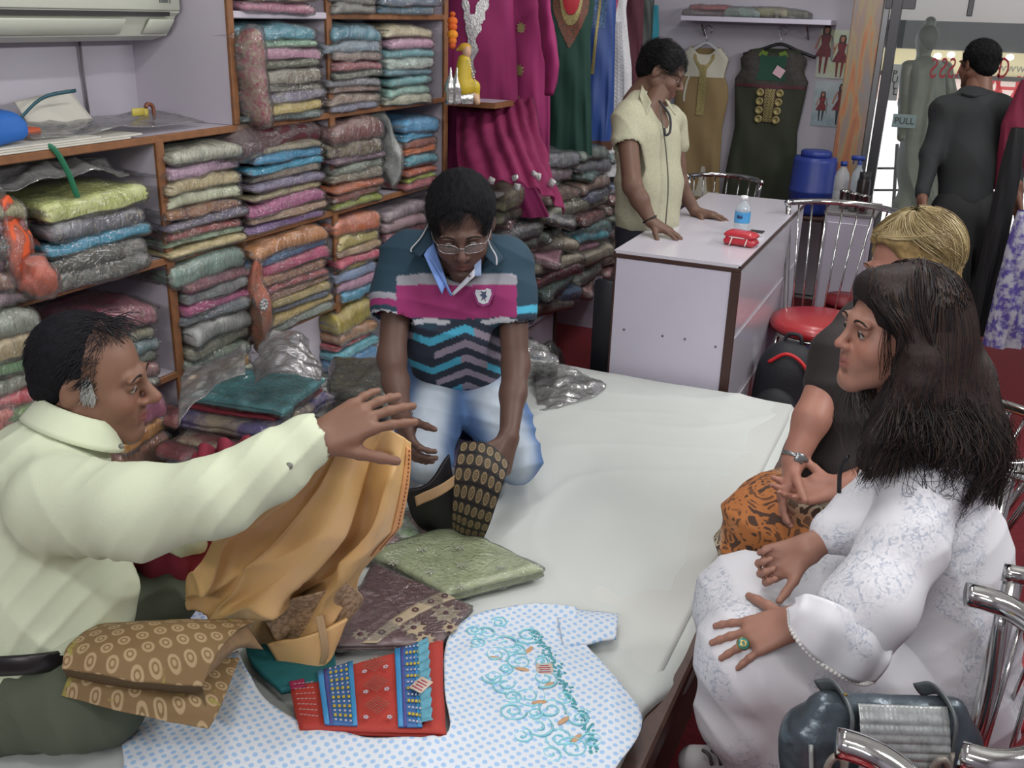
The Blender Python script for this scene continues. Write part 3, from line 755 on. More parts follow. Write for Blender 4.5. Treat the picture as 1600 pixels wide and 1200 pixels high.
# ------------------------------------------------------------------ bed platform
BX0, BX1, BY0, BY1, BZT = -1.99, -.345, .7, 3.44, .42
bed = empty('display_platform', ((BX0 + BX1) / 2, 2.1, 0), 'low wooden display platform under a white sheet where the salesmen sit', 'platform')
MB().box(((BX0 + BX1) / 2, (BY0 + BY1) / 2, .36), (BX1 - BX0, BY1 - BY0, .06), bev=.006).build('deck', dveneer, bed, smooth=False)
MB().box(((BX0 + BX1) / 2, (BY0 + BY1) / 2, .165), (BX1 - BX0 - .1, BY1 - BY0 - .1, .33)).build('plinth', dveneer, bed, smooth=False)
V, F = cube_grid(8, 12, 2)
for k in (0,):
    MB().box(((BX0 + BX1) / 2 - .02, (BY0 + BY1) / 2, .402), (BX1 - BX0 - .05, BY1 - BY0 - .03, .028), bev=.012).build('mattress', mat('mattress', '#c9ccc8', .8), bed)
def bed_sheet():
    na, nb = 120, 190
    x = np.linspace(BX0 + .005, BX1 - .035, na); y = np.linspace(BY0, BY1 - .002, nb)
    X, Y = np.meshgrid(x, y, indexing='ij'); P = np.stack([X, Y, np.full_like(X, BZT)], -1)
    q = P * np.array([1, 1, 0])
    z = .0045 * fbm(q * np.array([3.0, 2.0, 1]) + 3, 5, 3)
    # long soft ridges fanning from the far edge
    def ridges(dirv, fr, amp, seed, mask):
        ph = (q[..., 0] * dirv[0] + q[..., 1] * dirv[1]) * fr + 1.4 * fbm(q * 1.6 + seed, seed, 2)
        return amp * (1 - np.abs(np.sin(ph * np.pi))) ** 3 * mask
    far = np.clip((Y - 2.3) / 1.0, 0, 1)
    msk = np.clip(.2 + fbm(q * 1.3 + 9, 4, 2), 0, 1)
    z += ridges((1, .25), 5.5, .010, 11, far * msk) + ridges((.8, -.6), 4.0, .007, 23, np.clip(.1 + fbm(q * 1.1 + 2, 8, 2), 0, 1)) + ridges((.35, 1), 4.5, .005, 31, np.clip(.1 + fbm(q * .9 + 6, 18, 2), 0, 1))
    P[..., 2] += z
    # drop over the right side and far end
    for i in range(3): P[-1 - i, :, 2] -= (.03, .012, .003)[i]; P[-1 - i, :, 0] += (-.004, 0, 0)[i]
    sm_ = np.clip((Y - 1.60) / .15, 0, 1) * np.linspace(0, 1, na)[:, None] ** 10; P[..., 0] += .042 * sm_; P[..., 2] -= .040 * sm_ ** 3
    for j in range(3): P[:, -1 - j, 2] -= (.03, .010, .002)[j]
    P[:, :, 0] += 0.008 * fbm(q * 4 + 40, 3, 2) * (np.arange(na)[:, None] / na) ** 4
    o = thick_sheet('bed_sheet', P, mat('white_sheet', '#c5cac6', .85, vary=.025, vscale=3, bump=.15, bscale=250, bdist=.001), .004)
    tag(o, 'large rumpled white sheet covering the low platform', 'sheet')
bed_sheet()

# ------------------------------------------------------------------ counter
def counter():
    x0, x1, y0, y1, h = -1.115, -.645, 3.47, 4.93, .88
    r = empty('sales_counter', ((x0 + x1) / 2, (y0 + y1) / 2, 0), 'white laminate sales counter with dark brown edges behind the platform', 'counter')
    MB().box(((x0 + x1) / 2, (y0 + y1) / 2, h - .008), (x1 - x0, y1 - y0, .016)).build('top', mat('counter_top', '#c9c6d0', .22, coat=.3, vary=.03, vscale=2), r, smooth=False)
    MB().box(((x0 + x1) / 2, y0 + .012, (h - .03) / 2), (x1 - x0 - .012, .02, h - .03)).build('end_panel', white_lam, r, smooth=False)
    MB().box((x1 - .012, (y0 + y1) / 2, (h - .03) / 2), (.02, y1 - y0 - .012, h - .03)).build('side_panel', mat('grey_laminate', '#b9b8c2', .25, coat=.4, vary=.04, vscale=2), r, smooth=False)
    MB().box(((x0 + x1) / 2, y1 - .012, (h - .03) / 2), (x1 - x0 - .012, .02, h - .03)).build('end_panel', white_lam, r, smooth=False)
    MB().box((x0 + .01, (y0 + y1) / 2, .25), (.015, y1 - y0 - .03, .5)).build('back_panel', white_lam, r, smooth=False)
    for z in (.3, .6): MB().box(((x0 + x1) / 2, (y0 + y1) / 2, z), (x1 - x0 - .04, y1 - y0 - .04, .015)).build('inner_shelf', white_lam, r, smooth=False)
    for c, s in ((((x0 + x1) / 2, y0 + .004, h - .020), (x1 - x0 + .004, .012, .016)), ((x1 - .004, (y0 + y1) / 2, h - .012), (.012, y1 - y0, .018)), ((x1 - .014, y0 + .005, (h - .028) / 2), (.034, .014, h - .028)), ((x0 + .002, (y0 + y1) / 2, h - .012), (.01, y1 - y0, .018)), ((x0 + .006, y0 + .004, h / 2 - .015), (.008, .010, h - .03))):
        MB().box(c, s, bev=.002).build('edge_strip', mat('dark_brown_edge', '#3d2620', .4), r, smooth=False)
    for zz in (.30, .60): MB().box((x1 + .0005, (y0 + y1) / 2, zz), (.003, y1 - y0 - .06, .004)).build('joint_line', mat('pale_joint', '#d6d4dc', .4), r, smooth=False)
    for (px, py) in ((975, 515), (1070, 530), (1118, 542), (1035, 525)):
        p = aty(px, py, y0); MB().lathe([(0, .002), (.004, .002), (.005, 0)], (p[0], y0 + .001, p[2]), n=8, rot=np.array(Matrix.Rotation(math.pi / 2, 3, 'X'))).build('screw_cap', mat('grey_dot', '#6d6a78', .5), r)
counter()
def bottle(loc, lab, h=.17, r_=.033, lm='#4f9fd6', cap='#e6e8ea', sprayer=False, group=None):
    r = empty('spray_bottle' if sprayer else 'water_bottle', loc, lab, 'bottle', group)
    x, y, z = loc
    prof = [(0, .002), (r_ * .9, 0), (r_, .006), (r_, h * .30), (r_ * .93, h * .33), (r_, h * .36), (r_, h * .62), (r_ * .85, h * .74), (r_ * .42, h * .86), (r_ * .38, h * .93)]
    g = mat('bottle_clear', '#c9d6dc', .08, spec=.6, alpha=.45)
    MB().lathe(prof, (x, y, z), 20).build('body', g, r)
    if lm: MB().lathe([(r_ + .0006, h * .32), (r_ + .0008, h * .60)], (x, y, z), 20).build('label', mat('bottle_label_' + lm[1:], lm, .4), r)
    if not sprayer: MB().lathe([(r_ * .40, h * .90), (r_ * .46, h * .90), (r_ * .46, h), (0, h + .001)], (x, y, z), 16).build('cap', mat('cap_' + cap[1:], cap, .4), r)
    else:
        m = MB().lathe([(.012, h * .88), (.013, h * 1.0), (.009, h * 1.03)], (x, y, z), 12)
        m.box((x - .012, y, z + h * 1.08), (.075, .02, .028), bev=.006); m.box((x - .035, y, z + h * 1.0), (.008, .01, .035), bev=.003)
        m.build('trigger_head', mat('cap_' + cap[1:], cap, .4), r)
    return r
p = atz(1157, 366, .88); bottle(p, 'small water bottle with light blue label on the white counter', .155, .031)
# a little print on the water bottle label
o = MB().box((p[0] - .004, p[1] - .0325, p[2] + .075), (.022, .001, .012)).build('label_print', mat('navy_print', '#22406e', .5)); setpar(o, [q for q in bpy.data.objects if q.name.startswith('water_bottle')][0])
def pouch():
    p = atz(1157, 383, .88); r = empty('coin_pouch', p, 'small red zip pouch on the counter in front of the water bottle', 'pouch')
    V, F = packet_shape(.075, .125, .034, 5, layers=1, amp=.001, nx=12, ny=16, nz=6)
    M = np.array(Matrix.Rotation(math.radians(82), 3, 'Z'))
    V = V @ M.T
    for s_, z in ((1, .018), (1, .042)):
        mesh_obj('shell', V * np.array([1, 1, 1 if z < .03 else .7]) + p + np.array([0, 0, z]), F, mat('red_leather', '#b52332', .4, coat=.4), r)
    a = np.linspace(0, 2 * np.pi, 40); pts = np.stack([p[0] + .061 * np.cos(a), p[1] + .036 * np.sin(a), p[2] + .034 + 0 * a], 1)
    MB().tube(pts, .0025, n=6, cap=False).build('zip', mat('zip_white', '#d4ccc4', .5), r)
    for dx in (-.028, .03): MB().tube([(p[0] + dx, p[1] - .036, p[2] + .034), (p[0] + dx - .006, p[1] - .048, p[2] + .006)], .0025, n=6).build('pull_cord', mat('zip_white', '#d4ccc4', .5), r)
pouch()
p = atz(1178, 368, .88)
r = empty('small_box', p, 'tiny black and white box beside the water bottle on the counter', 'box')
MB().box(p + np.array([.01, .0, .008]), (.055, .045, .016), bev=.002).build('body', mat('box_white', '#c9c9cc', .5), r, smooth=False)
MB().box(p + np.array([.01, .0, .0175]), (.055, .045, .004), bev=.001).build('lid', blackpl, r, smooth=False)

# ------------------------------------------------------------------ chairs
def chair(c, face, label, hoop=.80, R_=.215, rodn=8, wide=200, tr=.0135, lean=.06, seatr=.19, Rd=None, vert=False):
    Rd = Rd or R_
    """c: floor point under the seat centre; face: direction in degrees the sitter looks"""
    r = empty('chrome_chair', (c[0], c[1], 0), label, 'chair', 'chrome chairs with red seats')
    a0 = math.radians(face)
    f = np.array([math.cos(a0), math.sin(a0), 0]); s = np.array([-f[1], f[0], 0]); C0 = np.array([c[0], c[1], 0.0])
    MB().lathe([(0, .425), (seatr * .9, .425), (seatr * 1.0, .437), (seatr * 1.02, .455), (seatr * .96, .475), (seatr * .75, .488), (0, .492)], C0, 36).build('seat', redseat, r)
    ring = [C0 + f * seatr * .9 * math.cos(t) + s * seatr * .9 * math.sin(t) + np.array([0, 0, .418]) for t in np.linspace(0, 2 * math.pi, 30)]
    MB().tube(ring, .009, n=8, cap=False).build('seat_ring', chrome, r)
    for i, j in ((1, 1), (1, -1), (-1, 1), (-1, -1)):
        top = C0 + f * i * seatr * .62 + s * j * seatr * .62 + np.array([0, 0, .42]); bot = C0 + f * i * seatr * .95 + s * j * seatr * .9
        lg = MB().tube([top, (top + bot) / 2, bot + np.array([0, 0, .012])], .0105, n=10).build('leg', chrome, r)
        MB().lathe([(0, 0), (.014, 0), (.014, .022), (.009, .026)], bot, 10).build('rubber_foot', blackpl, lg)
    # curved top rail behind the sitter
    w = math.radians(wide) / 2
    th = np.linspace(-w, w, 40)
    back = C0 - f * (.02 + lean)
    P = np.array([back - f * Rd * math.cos(t) + s * R_ * 1.02 * math.sin(t) + np.array([0, 0, hoop]) for t in th])
    MB().tube(P, tr, n=14).build('back_rail', chrome, r)
    for sg in (-1, 1):
        t = sg * math.radians(72)
        up = back - f * Rd * math.cos(t) + s * R_ * 1.02 * math.sin(t) + np.array([0, 0, hoop - .008]); lo = C0 - f * seatr * .45 + s * sg * seatr * .88 + np.array([0, 0, .42])
        if vert: t = sg * w * .93; up = back - f * Rd * math.cos(t) + s * R_ * 1.02 * math.sin(t) + np.array([0, 0, hoop - .01]); MB().tube([up, up * [1, 1, 0] + [0, 0, .4], up * [1, 1, 0] + [0, 0, .012]], .016, n=14).build('back_post', chrome, r); continue
        MB().tube(catmull([lo, lo * .5 + up * .5 - f * .012, up], 12), .0115, n=10).build('back_post', chrome, r)
    for k in range(rodn):
        t = math.radians(-58 + 116 * k / (rodn - 1))
        up = back - f * Rd * math.cos(t) + s * R_ * 1.02 * math.sin(t) + np.array([0, 0, hoop - .008]); lo = C0 - f * seatr * .92 * math.cos(t * .95) + s * seatr * .92 * math.sin(t * .95) + np.array([0, 0, .44])
        MB().tube([lo, (lo + up) / 2, up], .0042, n=6).build('back_rod', chrome, r)
    return r
chair((-.44, 4.36), -100, 'empty chrome chair with red seat to the right of the counter', hoop=.93, R_=.27, wide=150, rodn=9, seatr=.215)
chair((-1.15, 5.35), -85, 'chrome chair standing behind the far end of the counter', hoop=.87, R_=.2, wide=170, rodn=7)
chair((.04, 2.46), 172, 'chrome chair the woman in the brown top sits on', hoop=.80)
chair((.15, 1.94), 180, 'chrome chair the woman in the white tunic sits on', hoop=.82, R_=.225, tr=.016, lean=.03, Rd=.16, vert=True, wide=190)
chair((.10, 1.425), 180, 'chrome chair holding the silver handbag, front right', hoop=.80, R_=.213, wide=196, tr=.0205, lean=.03, Rd=.13)
chair((-.05, .945), 180, 'nearest chrome chair, only its rail tip showing at the bottom', hoop=.80, R_=.215, wide=196, tr=.0205, lean=.03, Rd=.14)

# ------------------------------------------------------------------ far right: drum, cabinet, boxes, backpack
drumm = mat('blue_drum_plastic', '#2c3f8c', .4, bump=.1, bscale=20)
def drum():
    c = aty(1266, 300, 6.2); x, y = c[0], 6.25
    r = empty('plastic_drum', (x, y, .62), 'blue plastic drum standing on a stool against the far wall', 'drum')
    MB().lathe([(0, 0), (.12, 0), (.13, .02), (.13, .12), (.137, .13), (.137, .145), (.13, .155), (.128, .31), (.12, .335), (0, .335)], (x, y, .60), 32).build('body', drumm, r)
    MB().lathe([(.085, .335), (.09, .338), (.09, .365), (.08, .372), (0, .372)], (x, y, .60), 28).build('lid', drumm, r)
    s = empty('stool', (x, y, 0), 'small stool carrying the blue plastic drum', 'stool')
    MB().box((x, y, .585), (.28, .28, .025), bev=.004).build('seat', dveneer, s)
    for i in (-1, 1):
        for j in (-1, 1): MB().tube([(x + i * .11, y + j * .11, .575), (x + i * .13, y + j * .13, 0)], .012, n=8).build('leg', dveneer, s)
drum()
def side_cabinet():
    x0, x1, y0, y1, h = -.64, -.37, 5.72, 6.16, .71
    r = empty('side_cabinet', ((x0 + x1) / 2, (y0 + y1) / 2, 0), 'narrow grey cabinet by the glass door with bottles on top', 'cabinet')
    MB().box(((x0 + x1) / 2, (y0 + y1) / 2, (h - .02) / 2), (x1 - x0 - .01, y1 - y0 - .01, h - .02)).build('body', white_lam, r, smooth=False)
    MB().box(((x0 + x1) / 2, (y0 + y1) / 2, h - .01), (x1 - x0, y1 - y0, .02), bev=.003).build('top', mat('grey_top', '#8a8688', .5), r, smooth=False)
    MB().box((x1 + .002, (y0 + y1) / 2, h / 2), (.006, y1 - y0 - .02, h - .05)).build('side_panel', mat('dark_side', '#4b484c', .6), r, smooth=False)
    MB().box(((x0 + x1) / 2, y0 - .001, h / 2 - .01), (x1 - x0 - .05, .01, h - .09), bev=.002).build('door', white_lam, r, smooth=False)
side_cabinet()
bottle((-.60, 6.00, .711), 'clear bottle with dark blue cap on the narrow grey cabinet', .24, .042, None, '#27408a')
bottle((-.52, 6.05, .711), 'blue-headed spray bottle on the narrow grey cabinet', .24, .036, None, '#27408a', sprayer=True)
steel = mat('steel', '#9b9a98', .22, metal=1.0)
for k, (x, y, lab) in enumerate(((-.555, 5.86, 'steel tumbler leftmost of three on the grey cabinet'), (-.50, 5.80, 'steel tumbler middle of three on the grey cabinet'), (-.445, 5.76, 'steel tumbler rightmost of three on the grey cabinet'))):
    o = MB().lathe([(0, .004), (.024, 0), (.026, .004), (.033, .095), (.0345, .1), (.031, .096), (.024, .01), (0, .008)], (x, y, .711), 20).build('steel_tumbler', steel); tag(o, lab, 'tumbler', 'steel tumblers on the grey cabinet')
r = empty('black_flask', (-.47, 5.92, .711), 'dark tall flask standing behind the steel tumblers', 'flask')
MB().lathe([(0, 0), (.036, 0), (.038, .01), (.038, .15), (.03, .17)], (-.47, 5.92, .711), 20).build('body', mat('flask_dark', '#2d2624', .3), r); MB().lathe([(.031, .165), (.031, .2), (0, .205)], (-.47, 5.92, .711), 18).build('cap', blackpl, r)
# plastic tubs seen through the chair back
for (px, py, c, lab, sz) in ((1267, 445, '#a4336a', 'pink plastic tub on the floor behind the empty red chair', (.15, .15, .26)), (1328, 455, '#7b1f26', 'dark red plastic tub behind the empty red chair', (.2, .18, .34)), (1312, 470, '#26356f', 'dark blue plastic crate behind the empty red chair', (.22, .16, .2))):
    g = atz(px, py, sz[2] * .6); g[1] = max(g[1], 4.95)
    r = empty('plastic_tub', (g[0], g[1] + .0, 0), lab, 'tub', 'coloured plastic tubs on the floor'); t = .9
    x, y = (aty(px, 450, 5.05 if sz[0] < .22 else 4.86)[0], 5.05 if sz[0] < .22 else 4.86)
    if sz[2] == .34: y = 5.3; x = aty(px, 430, 5.3)[0]
    MB().lathe([(0, 0), (sz[0] * .42, 0), (sz[0] * .5, sz[2] * .95), (sz[0] * .53, sz[2] * .95), (sz[0] * .53, sz[2])], (x, y, 0), 24).build('body', mat('tub_' + c[1:], c, .45), r)
    MB().lathe([(sz[0] * .54, sz[2] - .02), (sz[0] * .54, sz[2] + .012), (0, sz[2] + .022)], (x, y, 0), 24).build('lid', mat('tub_' + c[1:], c, .45), r)
def backpack():
    c = np.array([-.50, 3.98, 0.0]); r = empty('backpack', c, 'black backpack with red piping on the floor beside the counter', 'backpack')
    blk = mat('black_nylon', '#17191f', .6, bump=.25, bscale=150)
    s = Sdf(); s.ell(c + [0, 0, .23], (.135, .10, .24), .03).ell(c + [0, 0, .10], (.15, .11, .12), .05).ell(c + [-.01, .0, .36], (.10, .08, .10), .05)
    V, F = s.mesh(.009); V = relax(V, F, 2); V[:, 2] = np.maximum(V[:, 2], .002)
    mesh_obj('body', V, F, blk, r)
    s = Sdf(); s.ell(c + [-.02, -.09, .17], (.10, .05, .13), .03); V, F = s.mesh(.008); V[:, 2] = np.maximum(V[:, 2], .004); mesh_obj('front_pocket', V, F, blk, r)
    s = Sdf(); s.ell(c + [.14, -.02, .13], (.05, .08, .11), .03); V, F = s.mesh(.008); V[:, 2] = np.maximum(V[:, 2], .004); mesh_obj('side_pocket', V, F, blk, r)
    red = mat('red_piping', '#c3242b', .5)
    MB().tube(catmull([c + [-.07, -.085, .40], c + [0, -.088, .445], c + [.075, -.085, .40], c + [.125, -.08, .28]], 24), .0075, n=8).build('piping', red, r)
    MB().tube(catmull([c + [.09, -.10, .22], c + [.15, -.10, .16], c + [.20, -.09, .09]], 16), .007, n=8).build('piping', red, r)
    MB().tube(catmull([c + [-.03, 0, .45], c + [-.02, 0, .50], c + [.03, 0, .50], c + [.04, 0, .45]], 14), .008, n=8).build('handle', blk, r)
backpack()

# black panel added to fill the dark area left of the counter
o = MB().box((-1.185, 3.62, .36), (.09, .04, .72), bev=.005).build('dark_filler_panel', mat('navy_black', '#14151f', .5)); tag(o, 'narrow added black panel filling the dark area left of the counter', 'board')

# low white cabinets beyond the shelving
lc = empty('low_cabinet', (-1.95, 4.7, 0), 'low white cabinet under the jumbled pile of wrapped clothes', 'cabinet')
MB().box((-2.05, 4.85, .288), (.60, 2.1, .016)).build('top', white_lam, lc, smooth=False)
for y in (3.83, 4.55, 5.2, 5.88): MB().box((-2.05, y, .14), (.58, .02, .28)).build('divider_panel', white_lam, lc, smooth=False); 
MB().box((-2.3, 4.85, .14), (.02, 2.08, .28)).build('back_panel', white_lam, lc, smooth=False)
for y in (4.55, 5.2): MB().box((-1.755, y, .14), (.012, .024, .28)).build('edge_strip', mat('dark_brown_edge', '#3d2620', .4), lc, smooth=False)
for y0, y1 in ((3.84, 4.54),): MB().box((-1.765, (y0 + y1) / 2, .14), (.014, y1 - y0 - .01, .26), bev=.002).build('door', white_lam, lc, smooth=False)
# jumbled pile
GJ = 'jumbled wrapped packets beyond the shelving'
cols = [('dark green', '#4a5f54'), ('slate', '#5b5e68'), ('charcoal', '#55555a'), ('teal-black', '#33605c'), ('brown', '#75594c'), ('navy', '#454f68'), ('olive', '#5d5f45'), ('mauve', '#8a7480'), ('red-brown', '#6d2f33'), ('grey-green', '#6f7c70'), ('taupe', '#857565'), ('turquoise', '#2f8c9a'), ('pink', '#b07a90'), ('cream', '#a89f8c'), ('crimson', '#8c2f3c'), ('grey', '#77777a'), ('dusty rose', '#9a6a6c'), ('blue', '#2f6f9a')]
def jumble(where, xc, y0, y1, z0, z1, n, order, dx=.34):
    z = z1; h = (z1 - z0) / n
    for k in range(n):
        nm, c = cols[order[k % len(order)]]
        yc = (y0 + y1) / 2 + rnd.uniform(-.035, .035)
        ordn = ORD[k] + ('' if k == 0 else ' from the top') if k < n - 1 else 'bottom'
        packet((xc + rnd.uniform(-.04, .05), yc, z - h / 2), (dx, (y1 - y0) * rnd.uniform(.9, 1.08), h * 1.05), c, rnd.uniform(.3, .8),
               f"{nm} shiny wrapped packet, {ordn} {'of' if k in (0, n - 1) else 'in'} {where}", GJ, (rnd.uniform(-.12, .12), rnd.uniform(-.04, .16), rnd.uniform(-.45, .45)), name='wrapped_packet', bright=1.25)
        z -= h
jumble('the near jumbled column', -1.93, 3.86, 4.24, .30, .90, 12, [6, 8, 2, 9, 8, 4, 16, 14, 15, 11, 10, 4])
jumble('the second jumbled column', -1.90, 4.30, 4.72, .30, 1.07, 14, [1, 7, 0, 4, 6, 2, 9, 13, 12, 13, 14, 3, 17, 10])
jumble('the third jumbled column', -1.90, 4.76, 5.16, .30, 1.05, 14, [0, 1, 3, 4, 5, 6, 8, 3, 11, 12, 13, 14, 9, 16])
jumble('the farthest jumbled column', -1.90, 5.22, 5.70, .30, 1.0, 13, [3, 7, 2, 5, 8, 4, 9, 11, 7, 15, 10, 13, 16])
o = sheet_thing('shelf_board', 'small white board with papers jutting out right of the kneeling man\'s head', 'shelf', [(-1.72, 3.62, .985), (-1.72, 3.80, .985), (-2.0, 3.80, .985), (-2.0, 3.62, .985)], mat('white_board', '#c2c0c0', .5), thick=.015, amp=0)
packet((-1.86, 3.93, .945), (.26, .22, .07), '#8f845a', .8, 'gold and olive wrapped packet beneath the small white board', GJ, (0, .02, .1))
pp = sheet_thing('price_leaflet', 'white leaflet with yellow edge lying on the small white board', 'leaflet', [(-1.78, 3.64, .99), (-1.74, 3.74, .992), (-1.90, 3.78, .995), (-1.93, 3.66, .99)], paperw, amp=.004)
# backside things above the cabinet floor
o = packet((-1.93, 4.12, .12), (.2, .25, .2), '#25463e', .9, 'dark green dotted bundle on the floor beside the low cabinet', GJ)
o.location = (-1.66, 4.08, .10)

# statue shelf
sh = empty('corner_shelf', (-1.9, 4.0, 1.33), 'small white wooden shelf carrying the seated figurine', 'shelf')
MB().box((-1.94, 3.89, 1.335), (.34, .18, .014)).build('board', white_lam, sh, smooth=False)
MB().box((-1.775, 3.89, 1.332), (.012, .18, .022)).build('edge_strip', veneer, sh, smooth=False)
MB().box((-1.94, 3.802, 1.332), (.34, .010, .022)).build('edge_strip', veneer, sh, smooth=False)
MB().tube([(-2.34, 3.93, 1.33), (-2.06, 3.93, 1.325)], .008, n=6).build('bracket', steel, sh)
def figurine():
    c = D(727, 146, 3.95); z0 = 1.343; c = np.array([c[0], c[1], z0])
    r = empty('seated_figurine', c, 'small seated figurine in a yellow robe with a string of beads', 'figurine')
    k = np.array(R[:, 0]) * np.array([1, 1, 0]); k = nrm(k); b = np.array([-k[1], k[0], 0])  # k: picture right, b: away
    P = lambda u, v, h: c + k * u + b * v + np.array([0, 0, h])
    s = Sdf(); s.cone(P(-.012, 0, .085), P(-.006, 0, .165), .038, .026).cone(P(-.01, 0, .06), P(.035, 0, .07), .026, .02).cone(P(.035, 0, .07), P(.045, 0, .03), .018, .014).ell(P(-.005, .0, .06), (.03, .035, .03), .02)
    V, F = s.mesh(.004); mesh_obj('robe', V, F, mat('yellow_robe', '#b9a024', .5), r)
    s = Sdf(); s.ell(P(.004, -.005, .205), (.016, .017, .021), .01).cone(P(0, 0, .16), P(.003, 0, .19), .012, .011); V, F = s.mesh(.003); mesh_obj('head', V, F, mat('figurine_skin', '#b9957a', .5), r)
    s = Sdf(); s.ell(P(0, .003, .214), (.021, .022, .018), .01).cone(P(-.016, 0, .215), P(-.035, 0, .205), .008, .004); V, F = s.mesh(.003); mesh_obj('head_cloth', V, F, mat('yellow_cloth', '#b8902c', .5), r)
    s = Sdf(); s.cone(P(.046, 0, .04), P(.046, 0, .008), .011, .009).cone(P(.03, -.01, .04), P(.05, -.012, .012), .011, .009); V, F = s.mesh(.003); mesh_obj('foot', V, F, mat('figurine_skin', '#b9957a', .5), r)
    MB().box(P(0, 0, .022), (.07, .06, .044), bev=.006, rot=np.stack([k, b, [0, 0, 1]], 1)).build('silver_seat', mat('silver_foil', '#c9c9c9', .2, metal=.9, bump=.6, bscale=80), r)
    m = MB()
    for t in np.linspace(0, 1, 9): m.lathe([(0, -.005), (.0045, 0), (0, .005)], P(.012 + .03 * t, -.03, .17 - .085 * t), 8)
    m.build('bead_string', mat('beads', '#d8cfa8', .4), r)['kind'] = 'stuff'
figurine()
def silver_pot(px, lab):
    c = D(px, 145, 3.93); c[2] = 1.343
    o = MB().lathe([(0, 0), (.02, 0), (.024, .01), (.016, .03), (.026, .055), (.02, .085), (.008, .11), (.003, .14)], c, 16).build('silver_ornament', mat('silver_foil', '#c9c9c9', .2, metal=.9)); tag(o, lab, 'ornament', 'silver ornaments on the corner shelf')
silver_pot(704, 'silver pointed ornament leftmost on the corner shelf'); silver_pot(714, 'silver pointed ornament next to the seated figurine')
o = MB().lathe([(0, 0), (.012, .003), (.014, .014), (.008, .022), (0, .024)], (-2.02, 3.84, 1.342), 12).build('red_flower', mat('red_petal', '#b01f33', .6)); tag(o, 'tiny red flower head on the corner shelf', 'flower')
gm = empty('marigold_garland', D(706, 20, 3.9), 'short garland of orange marigolds hanging beside the shelving post', 'garland')
for k, (py, r_, c) in enumerate(((22, .010, '#c25a1c'), (33, .017, '#d4671f'), (42, .016, '#c8591b'), (54, .018, '#d98a1e'), (64, .014, '#cc6f1c'), (72, .012, '#b9501f'))):
    V, F = cube_grid(8, 8, 8); V = V / np.linalg.norm(V, axis=1)[:, None]; V = V * (r_ * (1 + .22 * np.abs(np.sin(9 * np.arctan2(V[:, 1], V[:, 0]))) * (1 - V[:, 2] ** 2)))[:, None]
    mesh_obj('flower', V + D(707, py, 3.9), F, mat('marigold_' + c[1:], c, .8, bump=.8, bscale=120), gm)
# ================================================================== hanging garments, far wall, shop front
def cloth_mat(name, color, **k):
    k.setdefault('rough', .8); k.setdefault('bump', .2); k.setdefault('bscale', 180); k.setdefault('bdist', .0015); k.setdefault('vary', .08); k.setdefault('vscale', 5)
    return mat(name, color, **k)
RT = nrm(np.array(R[:, 0]) * [1, 1, 0])        # level direction to the picture's right
AW = np.array([-RT[1], RT[0], 0.0])            # level direction away from the camera
UPV = np.array([0, 0, 1.0])
def garment(name, label, origin, length, prof, m, depth=.05, folds_=7, famp=.010, seed=1, rz=0.0, group=None, neck=None, n=72, rows=46, lean=(0, 0), parent=None, cat='dress'):
    """hanging garment: closed tube. prof: [(v, half width, side shift)], origin: middle of the shoulder line. Returns (root, function surface(u, v, lift))"""
    k = RT * math.cos(rz) + AW * math.sin(rz); b = -RT * math.sin(rz) + AW * math.cos(rz)
    vs = np.array([p[0] for p in prof]); ws = np.array([p[1] for p in prof]); sh = np.array([p[2] if len(p) > 2 else 0 for p in prof])
    o = np.array(origin, float)
    def wid(v): return np.interp(v, vs, ws)
    def surf(a, v, lift=0.0):
        """a: angle (0 = right side, 90 deg = towards viewer)"""
        a = np.asarray(a, float); v = np.asarray(v, float)
        w_ = wid(v); s0 = np.interp(v, vs, sh)
        f = np.clip((v - .25) / .6, 0, 1)
        wob = famp * f * (np.sin(a * folds_ + seed + 2.2 * np.sin(v * 3 + seed)) + .5 * np.sin(a * folds_ * 2.3 + seed * 2 + v * 5)) + .004 * np.sin(a * 5 + v * 17 + seed)
        dd = depth * (1 - .45 * np.exp(-v * 14)) + wob + lift
        u = w_ * np.sign(np.cos(a)) * np.abs(np.cos(a)) ** .8 + s0
        q = -(np.sign(np.sin(a)) * np.abs(np.sin(a)) ** .8) * dd
        h = -v * length
        if neck is not None:      # dip of the neckline at the very top
            h = h - neck[1] * np.exp(-((u - s0) / neck[0]) ** 4) * np.clip(1 - v * 8, 0, 1) * np.where(np.sin(a) > 0, 1.0, .25)
        else: pass
        sl = -.10 * np.clip((np.abs(u - s0) - .06), 0, 1) * np.clip(1 - v * 6, 0, 1)*2.0
        return o + u[..., None] * k + q[..., None] * b + (h + sl)[..., None] * UPV
    A, Vv = np.meshgrid(np.linspace(0, 2 * np.pi, n + 1), np.linspace(0, 1, rows), indexing='ij')
    P = surf(A, Vv)
    r = empty(name, o, label, cat, group)
    idx = np.arange((n + 1) * rows).reshape(n + 1, rows)
    V = P.reshape(-1, 3); F = []
    for i in range(n):
        for j in range(rows - 1): F.append((idx[i, j], idx[i, j + 1], idx[i + 1, j + 1], idx[i + 1, j]))
    mesh_obj('body', V, np.array(F), m, r)
    # double layer inside for thickness
    P2 = surf(A, Vv, -.006); mesh_obj('lining', P2.reshape(-1, 3), np.array([f[::-1] for f in F]), m, r)
    return r, surf
